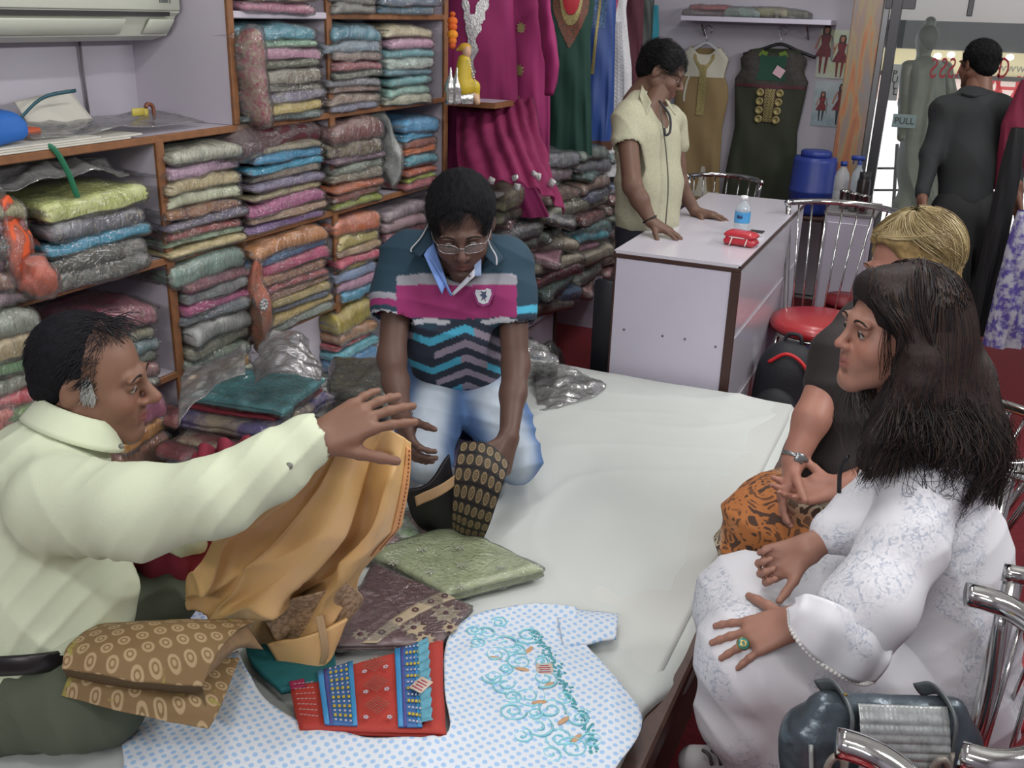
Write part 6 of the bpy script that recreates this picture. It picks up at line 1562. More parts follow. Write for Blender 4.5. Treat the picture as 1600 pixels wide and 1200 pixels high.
# ------------------------------------------------------------------ young man at the counter
def man_counter():
    root = empty('person', D(1010, 620, 4.1) * [1, 1, 0], 'standing young man in a cream short-sleeved shirt leaning on the counter', 'person')
    base = '#664c3f'; sm = skin_mat('skin_tan'); d = 4.08
    hc = D(1033, 112, d); f = RT * .88 - AW * .22 - UPV * .40; u = UPV * .9 + RT * .34; sc = .93
    M, hV, hF, hC = make_head(root, hc, f, u, sc, sm, base, jaw=.95, nose=1.08, lip='#7a4540', stubble=.2, seed=8, nlen=.17, neck=.050)
    S1_, E1, W1 = D(978, 188, 4.0), D(988, 290, 3.92), D(1017, 346, 3.93)
    S2_, E2, W2 = D(1050, 190, 4.25), D(1062, 288, 4.32), D(1086, 330, 4.34)
    A = Sdf(); A.chain([S1_, E1, E1 * .6 + W1 * .4, W1], [.044, .038, .035, .024], .02).chain([S2_, E2, W2], [.044, .036, .024], .02)
    A.join(hand_sdf(W1, D(1052, 364, 3.90) - W1, UPV, -IR + IB * .2, .175, (.12, .12, .15, .2), .12, .6, .2)).join(hand_sdf(W2, D(1118, 336, 4.30) - W2, UPV, IB, .175, (.15, .15, .2, .2), .10, .6, .2))
    A.cone(S1_, S2_, .05, .05, .04).cone(D(1012, 200, 4.1), D(1014, 330, 4.12), .09, .09, .04).cone(D(1018, 170, 4.08), hc - IU * .07, .05, .045, .03)
    V, F = A.mesh(.0055); V = relax(V, F, 1, .4); 
    join_skin(root, [(hV, hF, hC), (V, F, base)], sm)
    s = Sdf(); s.cone(D(984, 182, 4.03), D(1044, 186, 4.2), .068, .064, .05).chain([D(1000, 220, 4.05), D(1003, 290, 4.08), D(1000, 345, 4.1)], [.105, .10, .105], .05).chain([D(1028, 220, 4.15), D(1028, 290, 4.16), D(1024, 345, 4.16)], [.095, .095, .10], .05)
    s.chain([D(980, 188, 4.0), D(979, 222, 3.98)], [.066, .062], .02).chain([D(1052, 192, 4.25), D(1057, 225, 4.28)], [.06, .055], .02)
    s.ell(D(1012, 158, 4.12), (.06, .06, .05), .04).cone(D(985, 172, 4.08), D(1003, 148, 4.12), .050, .040, .03).ell(D(1040, 158, 4.0), (.035, .05, .07), .01, sub=True)
    s.cone(D(980, 234, 3.97), D(981, 262, 3.96), .055, .07, .004, sub=True)
    V, F = s.mesh(.006); V = relax(V, F, 2, .4); V = folds(V, vnormals(V, F), .012, 7, IU * .6 + IR * .7, 5, 1.4)
    sh_ = mesh_obj('shirt', V, F, cloth_mat('cream_check', '#a5a48c', vary=.10, vscale=90), root)
    c1 = [D(1005, 140, 4.03), D(1020, 172, 3.99), D(1010, 178, 3.98), D(1000, 150, 4.0)]
    for nm, pts in (('collar', [D(1003, 133, 4.06), D(1018, 160, 3.98), D(1010, 182, 3.97), D(999, 150, 4.02)]), ('collar', [D(1040, 155, 4.0), D(1047, 168, 4.02), D(1056, 180, 4.05), D(1046, 158, 4.06)])):
        a_, b_, c_, d_ = pts; uu = np.linspace(0, 1, 8)[:, None, None]; vv = np.linspace(0, 1, 8)[None, :, None]; thick_sheet(nm, (a_ * (1 - uu) + b_ * uu) * (1 - vv) + (d_ * (1 - uu) + c_ * uu) * vv, mat('cream_check', '#a5a48c'), .003, sh_)
    MB().tube(catmull([D(1031, 165, 3.97), D(1040, 230, 3.955), D(1044, 290, 3.96), D(1040, 350, 3.98)], 20), .003, n=5).build('button_placket', mat('dark_seam', '#55564a', .8), sh_)
    MB().tube(catmull([D(1030, 158, 3.99), D(1046, 180, 3.96), D(1047, 205, 3.955), D(1040, 211, 3.955), D(1038, 200, 3.96)], 20), .005, n=6).build('neck_cord', mat('cord_dark', '#23242c', .6), root)
    a_ = np.linspace(0, 2 * np.pi, 24); wc = W1 + (E1 - W1) * .06; ax = nrm(E1 - W1); e1 = nrm(np.cross(ax, IB)); e2 = np.cross(ax, e1)
    MB().tube([wc + e1 * .028 * math.cos(t) + e2 * .028 * math.sin(t) for t in a_], .004, n=5, cap=False).build('wrist_cord', mat('wrist_black', '#15120f', .6), root)
    t = Sdf(); t.cone(D(1000, 352, 4.12), D(1022, 352, 4.17), .10, .10, .04)
    fl = D(1005, 640, 4.1)
    b1, b2 = np.array([fl[0] - .09, fl[1] - .02, .06]), np.array([fl[0] + .06, fl[1] + .12, .06]); t.cone(D(994, 370, 4.1), b1, .085, .05, .03).cone(D(1022, 370, 4.18), b2, .085, .05, .03)
    V, F = t.mesh(.009); mesh_obj('trousers', V, F, mat('dark_trousers', '#171b28', .8), root)
    for bb in (b1, b2):
        s = Sdf(); s.cone(bb + [0, 0, -.02], bb + [.10, -.06, -.025], .04, .035, .02); V, F = s.mesh(.006); V[:, 2] = np.maximum(V[:, 2], .002); mesh_obj('shoe', V, F, blackpl, root)
    cap = cap_sdf(hl=.07, puff=.003)
    def test(p): return (p[:, 2] > -.02) & ((p[:, 1] < .05) | (p[:, 2] > .06)) & ~((p[:, 1] > -.02) & (p[:, 2] < .0))
    scalp_hair(root, M, hc, sc, '#0e0e10', cap, short_strands(test, .045, lambda p: np.stack([p[:, 0] * 3, .8 + 0 * p[:, 0], .1 + 0 * p[:, 0]], 1), .5), 1400, .0011, 6, color2='#141316')
man_counter()

# ------------------------------------------------------------------ man in black, seen from behind
def man_black():
    d = 4.75; root = empty('person', [.13, 4.75, 0], 'man in a black shirt and trousers walking away towards the glass door', 'person')
    base = '#6a4838'; sm = skin_mat('skin_tan2')
    hc = D(1529, 101, d); f = AW * .92 - UPV * .1 - RT * .25; sc = .90
    M, hV, hF, hC = make_head(root, hc, f, UPV, sc, sm, base, seed=12, eyes=False, nlen=.15)
    A = Sdf(); W1 = D(1441, 312, 4.62); W2 = D(1589, 310, 4.6)
    A.chain([D(1520, 190, d), D(1480, 184, d), D(1455, 240, d - .0), D(1441, 290, 4.66), W1], [.05, .03, .02, .02, .024], .01).chain([D(1520, 190, d), D(1564, 180, d), D(1580, 240, d), D(1588, 290, 4.61)], [.05, .03, .02, .02], .01).join(hand_sdf(W1, D(1440, 350, 4.58) - W1, -IR, IU * 0 - IB, .17, (.2, .25, .3, .3), .06, .4, .2)).cone(D(1588, 290, 4.6), W2, .03, .025, .01).join(hand_sdf(W2, D(1594, 345, 4.55) - W2, IR, -IB, .17, (.2, .25, .3, .3), .06, .4, .2))
    A.cone(D(1525, 130, d), D(1520, 200, d), .045, .06, .03)
    V, F = A.mesh(.005); join_skin(root, [(hV, hF, hC), (V, F, base)], sm)
    blk = cloth_mat('black_shirt', '#15191b', vary=.12)
    s = Sdf(); s.cone(D(1478, 172, d), D(1563, 172, d), .075, .075, .06).chain([D(1518, 190, d), D(1512, 250, d), D(1508, 312, d)], [.14, .13, .125], .05, (IB, .75)).ell(D(1523, 150, d), (.07, .07, .05), .04)
    s.chain([D(1476, 178, d), D(1455, 240, d - .02), D(1441, 303, 4.64)], [.062, .048, .034], .03).chain([D(1566, 178, d), D(1580, 240, d - .02), D(1588, 300, 4.61)], [.062, .048, .034], .03)
    V, F = s.mesh(.008); V = relax(V, F, 2); V = folds(V, vnormals(V, F), .009, 3.5, IU * .6 + IR, 4, 1.3); mesh_obj('shirt', V, F, blk, root)
    MB().tube(catmull([D(1503, 146, d - .06), D(1523, 150, d - .085), D(1545, 146, d - .06)], 12), .012, n=8).build('collar', blk, root)
    t = Sdf(); t.cone(D(1492, 330, d), D(1528, 330, d), .115, .115, .05, (IB, .8))
    k1, k2 = D(1490, 440, 4.72), D(1530, 430, 4.85); f1 = np.array([-.02, 4.62, .07]); f2 = np.array([.17, 4.95, .12])
    t.chain([D(1494, 345, d), k1, f1], [.095, .065, .05], .03).chain([D(1530, 345, d), k2, f2], [.095, .065, .05], .03)
    V, F = t.mesh(.009); V = relax(V, F, 2); V = folds(V, vnormals(V, F), .006, 5, IR + IU * .3, 6, 1.3); mesh_obj('trousers', V, F, cloth_mat('black_trousers', '#131416'), root)
    for bb in (f1, f2):
        s = Sdf(); s.cone(bb + [0, -.02, -.03], bb + [.02, .13, -.035 if bb[2] < .1 else -.075], .04, .036, .02); V, F = s.mesh(.007); V[:, 2] = np.maximum(V[:, 2], .002); mesh_obj('shoe', V, F, blackpl, root)
    cap = cap_sdf(hl=.07, puff=.002)
    def test(p): return (p[:, 2] > -.04) & (p[:, 1] < .05)
    scalp_hair(root, M, hc, sc, '#0c0c0e', cap, short_strands(test, .035, lambda p: np.stack([p[:, 0] * 2, -.4 + 0 * p[:, 0], .3 + 0 * p[:, 0]], 1), .6), 1200, .0012, 6, color2='#121214')
man_black()
# ------------------------------------------------------------------ the two seated women
def long_hair(root, M, c, sc, color):
    hm = mat('dark_brown_hair', color, .7, bump=.8, bscale=70, bdist=.005, vary=.3, vscale=40, spec=.2)
    # volume
    s = Sdf()
    L = lambda x, y, z: c + (M @ np.array([x, y, z])) * sc
    s.ell(L(0, -.022, .040), np.array([.092, .112, .094]) * sc, .02, rot=M)
    s.ell(L(0, -.06, -.03), np.array([.088, .070, .09]) * sc, .03, rot=M)
    for q in (-1, 1): s.cone(L(q * .066, .012, .02), L(q * .080, -.012, -.09), .026, .034, .02)
    s.chain([L(0, -.07, -.02), D(1475, 600, 1.88), D(1485, 665, 1.86), D(1490, 715, 1.85)], [.080, .076, .066, .045], .04)
    s.chain([L(-.07, -.02, -.05), D(1440, 620, 1.82), D(1450, 680, 1.79)], [.035, .04, .03], .05)
    s.chain([L(-.072, .005, -.06), D(1396, 640, 1.79), D(1372, 690, 1.765), D(1350, 730, 1.76)], [.028, .034, .026, .010], .02)
    s.chain([D(1500, 600, 1.88), D(1528, 680, 1.86), D(1545, 745, 1.84)], [.05, .045, .015], .03)
    s.ell(L(0, .060, .090), np.array([.050, .030, .024]) * sc, .04, rot=M)
    # carve the face
    s.ell(L(-.0, .105, -.035), np.array([.072, .075, .100]) * sc, .008, rot=M, sub=True)
    s.ell(L(-.075, .074, -.045), np.array([.045, .050, .075]) * sc, .008, rot=M, sub=True)
    V, F = s.mesh(.0055); V = relax(V, F, 2); N = vnormals(V, F)
    V = V + N * (.0022 * (fbm(V * np.array([90, 90, 10]), 4, 3)))[:, None]
    o = mesh_obj('hair', V, F, hm, root)
    rs = np.random.RandomState(21); n = 2300; m = 24
    # each strand starts on the scalp and falls along the volume to an end point
    th = rs.uniform(0, 1, n); side = rs.rand(n)
    a = rs.uniform(-2.6, 2.9, n); el = rs.uniform(.25, 1.5, n)
    root_l = np.stack([np.cos(el) * np.sin(a) * .0975, -.022 - np.cos(el) * np.cos(a) * .118, .042 + np.sin(el) * .099], 1)
    root_l = root_l[(root_l[:, 1] < .062)]; n = len(root_l); th = rs.uniform(0, 1, n)
    P0 = root_l @ M.T * sc + c
    # end points: near-side sweep, front lock to back
    ends = np.array([D(1345, 742, 1.755), D(1372, 715, 1.752), D(1420, 690, 1.752), D(1462, 740, 1.755), D(1500, 760, 1.775), D(1530, 770, 1.80), D(1560, 765, 1.84), D(1560, 700, 1.88)])
    # sort: strands nearer the face go to the front lock
    key = root_l[:, 1] + .5 * -np.abs(root_l[:, 0]) * 0
    rk = np.clip(1 - (key + .13) / .19, 0, 1) + rs.randn(n) * .13; rk = np.clip(rk, 0, 1) * (len(ends) - 1.001)
    i = rk.astype(int); fr = (rk - i)[:, None]; K_ = 84; ck = np.clip((rk / (len(ends) - 1) * K_).astype(int), 0, K_ - 1); fr = ((ck + .5) / K_ * (len(ends) - 1.001) - i)[:, None]; P3 = ends[i] * (1 - fr) + ends[i + 1] * fr + (rs.randn(K_, 3) * np.array([.010, .012, .022]))[ck] + rs.randn(n, 3) * .0045
    outl = root_l - np.array([0, -.022, .0]); outl[:, 2] = 0; outl /= np.linalg.norm(outl, axis=1)[:, None] + 1e-9
    near = outl.copy(); near[:, 0] = -np.abs(near[:, 0]) * 1.0
    mid_l = np.stack([outl[:, 0] * .104, -.024 + outl[:, 1] * .126, rs.uniform(-.11, -.07, n)], 1); mid_l[:, 1] = np.minimum(mid_l[:, 1], .028)
    P1 = mid_l @ M.T * sc + c
    P2 = P1 * .42 + P3 * .58 + (outl @ M.T) * .045 + rs.randn(n, 3) * .01
    t = np.linspace(0, 1, m)[None, :, None]
    hi_l = np.stack([outl[:, 0] * .102, -.022 + outl[:, 1] * .124, np.full(n, .025)], 1); hi_l[:, 1] = np.minimum(hi_l[:, 1], .05); Q = [P0, hi_l @ M.T * sc + c, P1, P2, P3]
    S = np.zeros((n, m, 3)); ks = np.linspace(0, 4 - 1e-6, m)
    Qs = np.stack([2 * Q[0] - Q[1]] + Q + [2 * Q[-1] - Q[-2]], 1)
    for j, kk in enumerate(ks):
        ii = int(kk); uu = kk - ii; a_, b_, c_, d_ = Qs[:, ii], Qs[:, ii + 1], Qs[:, ii + 2], Qs[:, ii + 3]
        S[:, j] = .5 * (2 * b_ + (-a_ + c_) * uu + (2 * a_ - 5 * b_ + 4 * c_ - d_) * uu ** 2 + (-a_ + 3 * b_ - 3 * c_ + d_) * uu ** 3)
    tt = np.linspace(0, 1, m)[None, :]; ph = rs.rand(n)[:, None] * 6.28 * .25 + root_l[:, 1:2] * 60
    wv = .007 * np.clip(tt * 1.6 - .4, 0, 1) * np.sin(tt * 13 + ph); S += wv[..., None] * nrm(RT)[None, None] + (.006 * np.clip(tt * 1.6 - .4, 0, 1) * np.cos(tt * 11 + ph))[..., None] * AW
    S = s.push(S, .0035 + 0)
    # nothing may cross the face
    Lc = (S - c) @ M / sc
    keep = ~(((Lc[..., 1] > .036) & (Lc[..., 2] < .045) & (Lc[..., 2] > -.13) & (np.abs(Lc[..., 0]) < .085)).any(1)); S = S[keep]
    # hair swept from the parting over the temple, covering the edge by the face
    n2 = 1000; q_ = rs.rand(n2)[:, None]; J = lambda x, y, z, s_=.004: np.stack([np.full(n2, x), np.full(n2, y), np.full(n2, z)], 1) + rs.randn(n2, 3) * s_
    A0 = J(-.004, .062, .118) * (1 - q_) + J(-.004, -.02, .138) * q_; A1 = J(-.045, .082, .084) * (1 - q_) + J(-.070, .0, .115) * q_; A2 = J(-.086, .052, .038) * (1 - q_) + J(-.098, -.01, .03) * q_; A3 = J(-.086, .020, -.04) * (1 - q_) + J(-.100, -.02, -.04) * q_
    W_ = [L(0, 0, 0) * 0 + (a__ @ M.T) * sc + c for a__ in (A0, A1, A2, A3)]; e_ = rs.rand(n2)[:, None]; W_.append(W_[3] * .5 + (D(1390, 650, 1.775) * (1 - e_) + D(1440, 660, 1.77) * e_) * .5 + rs.randn(n2, 3) * .006); W_.append(D(1347, 745, 1.755) * (1 - e_) + D(1430, 720, 1.75) * e_ + rs.randn(n2, 3) * .010)
    S2 = np.stack([catmull([w__[i_] for w__ in W_], m) for i_ in range(n2)]); S2 += (.004 * np.sin(np.linspace(0, 14, m)[None] + rs.rand(n2)[:, None]))[..., None] * nrm(RT); S2 = s.push(S2, .0045); S = np.concatenate([S, S2]); S = S[rs.permutation(len(S))]
    k = len(S) // 3
    for idx, (cc, nm) in enumerate((('#241b1b', 'strand_dark'), ('#3b2c24', 'strand_brown'), ('#161214', 'strand_black'))):
        v, f = strands(S[idx * k:(idx + 1) * k], .0012 * np.linspace(1, .35, m)); h = mesh_obj('hair_strands', v, f, mat(nm, cc, .5, spec=.3), o); h['kind'] = 'stuff'
    # thin stray curls over the white shoulder and beside the cheek
    st = []
    for k_ in range(26):
        x0 = rs.uniform(1395, 1500); pts = [D(x0, 650, 1.76), D(x0 + rs.uniform(-15, 25), 700, 1.74), D(x0 + rs.uniform(-30, 50), 745 + rs.uniform(0, 30), 1.735), D(x0 + rs.uniform(-10, 70), 770 + rs.uniform(-20, 30), 1.74)]
        st.append(catmull(pts, 20))
    for k_ in range(16):
        y0 = rs.uniform(.045, .06); pts = [L(-.055, y0, .07), L(-.072, y0 + .008, .03), L(-.071 - rs.rand() * .006, y0 + rs.uniform(-.006, .010), -.02), L(-.066, y0 + rs.uniform(-.03, .004), -.06 - rs.rand() * .03)]; st.append(catmull(pts, 20))
    v, f = strands(np.array(st), .0008 * np.linspace(1, .4, 20)); h = mesh_obj('stray_hair', v, f, mat('strand_black', '#161214', .5), o); h['kind'] = 'stuff'

def floral_mat():
    m, nt, b = newmat('white_floral_cotton'); tc = nd(nt, 'ShaderNodeTexCoord')
    n1 = nd(nt, 'ShaderNodeTexNoise', i_Scale=7.5, i_Detail=1.0); lk(nt, tc, 'Object', n1, 'Vector')
    r1 = nd(nt, 'ShaderNodeMapRange'); r1.inputs[1].default_value = .49; r1.inputs[2].default_value = .57; lk(nt, n1, 0, r1, 0)
    n2 = nd(nt, 'ShaderNodeTexNoise', i_Scale=60.0, i_Detail=2.0, i_Distortion=3.0); lk(nt, tc, 'Object', n2, 'Vector')
    r2 = nd(nt, 'ShaderNodeMapRange'); r2.inputs[1].default_value = .45; r2.inputs[2].default_value = .55; lk(nt, n2, 0, r2, 0)
    v = nd(nt, 'ShaderNodeTexVoronoi', i_Scale=36.0, feature='DISTANCE_TO_EDGE'); lk(nt, tc, 'Object', v, 'Vector')
    r3 = nd(nt, 'ShaderNodeMapRange'); r3.inputs[1].default_value = .0; r3.inputs[2].default_value = .14; r3.inputs[3].default_value = 1; r3.inputs[4].default_value = .3; lk(nt, v, 0, r3, 0)
    mu = nd(nt, 'ShaderNodeMath', operation='MULTIPLY'); lk(nt, r1, 0, mu, 0); lk(nt, r2, 0, mu, 1)
    mu2 = nd(nt, 'ShaderNodeMath', operation='MULTIPLY'); lk(nt, mu, 0, mu2, 0); lk(nt, r3, 0, mu2, 1)
    mu3 = nd(nt, 'ShaderNodeMath', operation='MULTIPLY', i_1=.62); lk(nt, mu2, 0, mu3, 0)
    mx = nd(nt, 'ShaderNodeMix', data_type='RGBA'); lk(nt, mu3, 0, mx, 0); mx.inputs[6].default_value = (*lin('#d6d7dc'), 1); mx.inputs[7].default_value = (*lin('#7f8ca3'), 1)
    lk(nt, mx, 2, b, 'Base Color'); b.inputs['Roughness'].default_value = .85
    n3 = nd(nt, 'ShaderNodeTexNoise', i_Scale=300.0); lk(nt, tc, 'Object', n3, 'Vector'); bp = nd(nt, 'ShaderNodeBump', i_Strength=.2, i_Distance=.001); lk(nt, n3, 0, bp, 'Height'); lk(nt, bp, 0, b, 'Normal')
    return m
FLORAL = floral_mat()
def woman_white():
    root = empty('person', [.1, 1.88, 0], 'seated dark-haired woman in a white floral tunic, looking left, green ring', 'person')
    base = '#9a7262'; sm = skin_mat('skin_warm'); sc = .94
    hc = D(1400, 516, 1.83); f = -RT * .97 - AW * .12 + UPV * .02; u = UPV
    M, hV, hF, hC = make_head(root, hc, f, u, sc, sm, base, jaw=.97, nose=.96, lip='#8f5a54', fem=True, seed=15, nlen=.15, neck=.048, brow='#2a1c18', iris='#2b1a12')
    W1 = D(1246, 972, 1.765); W2 = D(1262, 858, 1.90)
    A = Sdf(); A.cone(D(1345, 955, 1.72), W1, .040, .028, .01).join(hand_sdf(W1, D(1140, 1005, 1.80) - W1, UPV * .8 + IB * .5, IU, .172, (.10, .10, .12, .12), .19, .75, .1))
    A.cone(D(1345, 805, 1.93), W2, .030, .026, .01).join(hand_sdf(W2, D(1185, 888, 1.92) - W2, -UPV * .5 - IB * .5 + IU * .3, -IU * .5 - IR * .2, .16, (.9, 1.0, 1.0, 1.0), .03, .5, .5))
    A.cone(D(1432, 640, 1.86), D(1440, 720, 1.88), .05, .07, .03).cone(D(1440, 720, 1.88), D(1450, 950, 1.93), .08, .09, .04)
    A.cone(D(1425, 750, 1.82), D(1345, 955, 1.72), .035, .038, .02).cone(D(1400, 760, 2.0), D(1345, 808, 1.95), .03, .03, .02)
    V, F = A.mesh(.0040); V = relax(V, F, 1, .4)
    join_skin(root, [(hV, hF, hC), (V, F, base)], sm)
    nail = mat('nail_pink', '#a9796c', .3)
    # tunic: trunk, flared left sleeve, right sleeve, lap
    s = Sdf()
    s.chain([D(1470, 1075, 1.98), D(1468, 960, 1.97), D(1462, 860, 1.95), D(1445, 770, 1.92)], [.155, .135, .125, .110], .06)
    s.cone(D(1415, 745, 1.96), D(1462, 728, 1.86), .075, .075, .05).cone(D(1436, 715, 1.88), D(1432, 680, 1.87), .065, .05, .04)
    s.ell(D(1385, 830, 1.92), (.085, .09, .09), .05)
    s.chain([D(1440, 752, 1.82), D(1410, 850, 1.77), D(1365, 940, 1.73), D(1312, 985, 1.735)], [.076, .072, .074, .066], .03)
    s.chain([D(1365, 940, 1.73), D(1350, 1020, 1.745)], [.060, .045], .03)
    s.chain([D(1405, 770, 1.99), D(1350, 806, 1.93), D(1306, 830, 1.91)], [.066, .058, .047], .03)
    s.cone(D(1246, 960, 1.76), D(1268, 985, 1.76), .040, .045, .006, sub=True)
    V, F = s.mesh(.006); V = relax(V, F, 2, .45); N = vnormals(V, F)
    V = folds(V, N, .012, 2.8, IR * .75 + IU * .35, 13, 1.8); V = folds(V, vnormals(V, F), .004, 9, IR * .5 - IU * .8, 2, 1.2)
    tun = mesh_obj('tunic', V, F, FLORAL, root)
    # lower part of the tunic over thighs, falling over the platform edge
    s = Sdf()
    s.chain([D(1460, 1085, 1.98), D(1330, 1065, 1.90), D(1175, 1030, 1.87)], [.120, .108, .098], .05)
    s.chain([D(1420, 1000, 2.10), D(1280, 940, 2.06), D(1165, 930, 2.05)], [.125, .100, .090], .05)
    s.cone(D(1175, 1005, 1.92), D(1165, 945, 2.02), .09, .088, .05)
    s.chain([D(1168, 1035, 1.90), D(1160, 1110, 1.95), D(1180, 1180, 2.03)], [.088, .082, .070], .05)
    s.chain([D(1250, 1070, 1.92), D(1250, 1140, 1.97), D(1260, 1210, 2.05)], [.10, .09, .08], .05)
    s.chain([D(1155, 960, 2.02), D(1148, 1030, 2.04), D(1170, 1120, 2.1)], [.080, .068, .055], .05)
    V, F = s.mesh(.0065); V = relax(V, F, 2, .45); N = vnormals(V, F)
    V = folds(V, N, .016, 3.0, IR * .45 + IU * .75, 17, 1.7); V = folds(V, vnormals(V, F), .005, 9, IR * .8 + IU * .5, 6, 1.2)
    mesh_obj('tunic_skirt', V, F, FLORAL, root)
    # crocheted trim round the open cuff
    tr = catmull([D(1232, 950, 1.715), D(1238, 985, 1.695), D(1268, 1022, 1.685), D(1310, 1052, 1.690), D(1345, 1066, 1.70), D(1366, 1062, 1.72)], 34)
    cm = mat('trim_white', '#d2d2cf', .8)
    m = MB(); m.tube(tr, .0022, n=6)
    for p in tr: 
        Vs, Fs = cube_grid(3, 3, 3); Vs = Vs / np.linalg.norm(Vs, axis=1)[:, None]; m.add(Vs * .0042 + p - IU * .003, Fs)
    m.build('cuff_trim', cm, tun)
    # flared cuff panel between sleeve and trim
    top = catmull([D(1243, 935, 1.735), D(1262, 930, 1.70), D(1300, 940, 1.675), D(1345, 965, 1.668), D(1378, 990, 1.68), D(1392, 1010, 1.70)], 34)
    P = np.stack([top, top * .66 + tr * .34 + IB * .016, top * .33 + tr * .67 + IB * .012, tr], 1); P = np.stack([catmull(P[i], 16) for i in range(34)], 0); P += IB * (.005 * np.sin(np.linspace(0, 20, 34)))[:, None, None]
    thick_sheet('cuff', P, FLORAL, .003, tun)
    # ring
    rp = D(1161, 1006, 1.745)
    g = mat('ring_green', '#3f7f73', .3, vary=.2, vscale=120); gd = mat('ring_gold', '#b09a5e', .3, metal=.8)
    ax = nrm(IB * .9 + IU * .4); e1 = nrm(np.cross(ax, IR)); e2 = np.cross(ax, e1); Rm = np.stack([e2, e1, ax], 1)
    if np.linalg.det(Rm) < 0: Rm[:, 0] *= -1
    rr = empty('ring', rp, 'large round green ring with gold rim on the white-tunic woman\'s hand', 'ring')
    MB().lathe([(0, .004), (.0095, .0038), (.0105, .002), (.0105, 0), (0, 0)], rp, 24, rot=Rm).build('stone', g, rr)
    MB().lathe([(.0105, -.001), (.0122, .0), (.0122, .003), (.0105, .004)], rp, 24, rot=Rm).build('rim', gd, rr)
    MB().lathe([(.003, .0042), (.0045, .0052), (.006, .0042)], rp, 16, rot=Rm).build('inner_ring', gd, rr)
    # shoulder strap tie at the neck
    MB().tube(catmull([D(1325, 712, 1.78), D(1313, 735, 1.80), D(1311, 770, 1.81)], 10), .004, n=6).build('strap', mat('strap_black', '#1a1a1e', .5), root)
    # white sandal under the hem
    s = Sdf(); s.cone(D(1085, 1190, 2.12), D(1150, 1200, 2.15), .035, .045, .02); V, F = s.mesh(.006); sh = mesh_obj('shoe', V, F, mat('shoe_white', '#a9a6a8', .6), root)
    for k in range(4): MB().tube(catmull([D(1098 + 14 * k, 1172, 2.09), D(1108 + 14 * k, 1180, 2.075), D(1112 + 14 * k, 1195, 2.08)], 8), .004, n=6).build('shoe_lace', mat('lace_dark', '#4a4448', .7), sh)
    long_hair(root, M, hc, sc, '#211a1b')
woman_white()

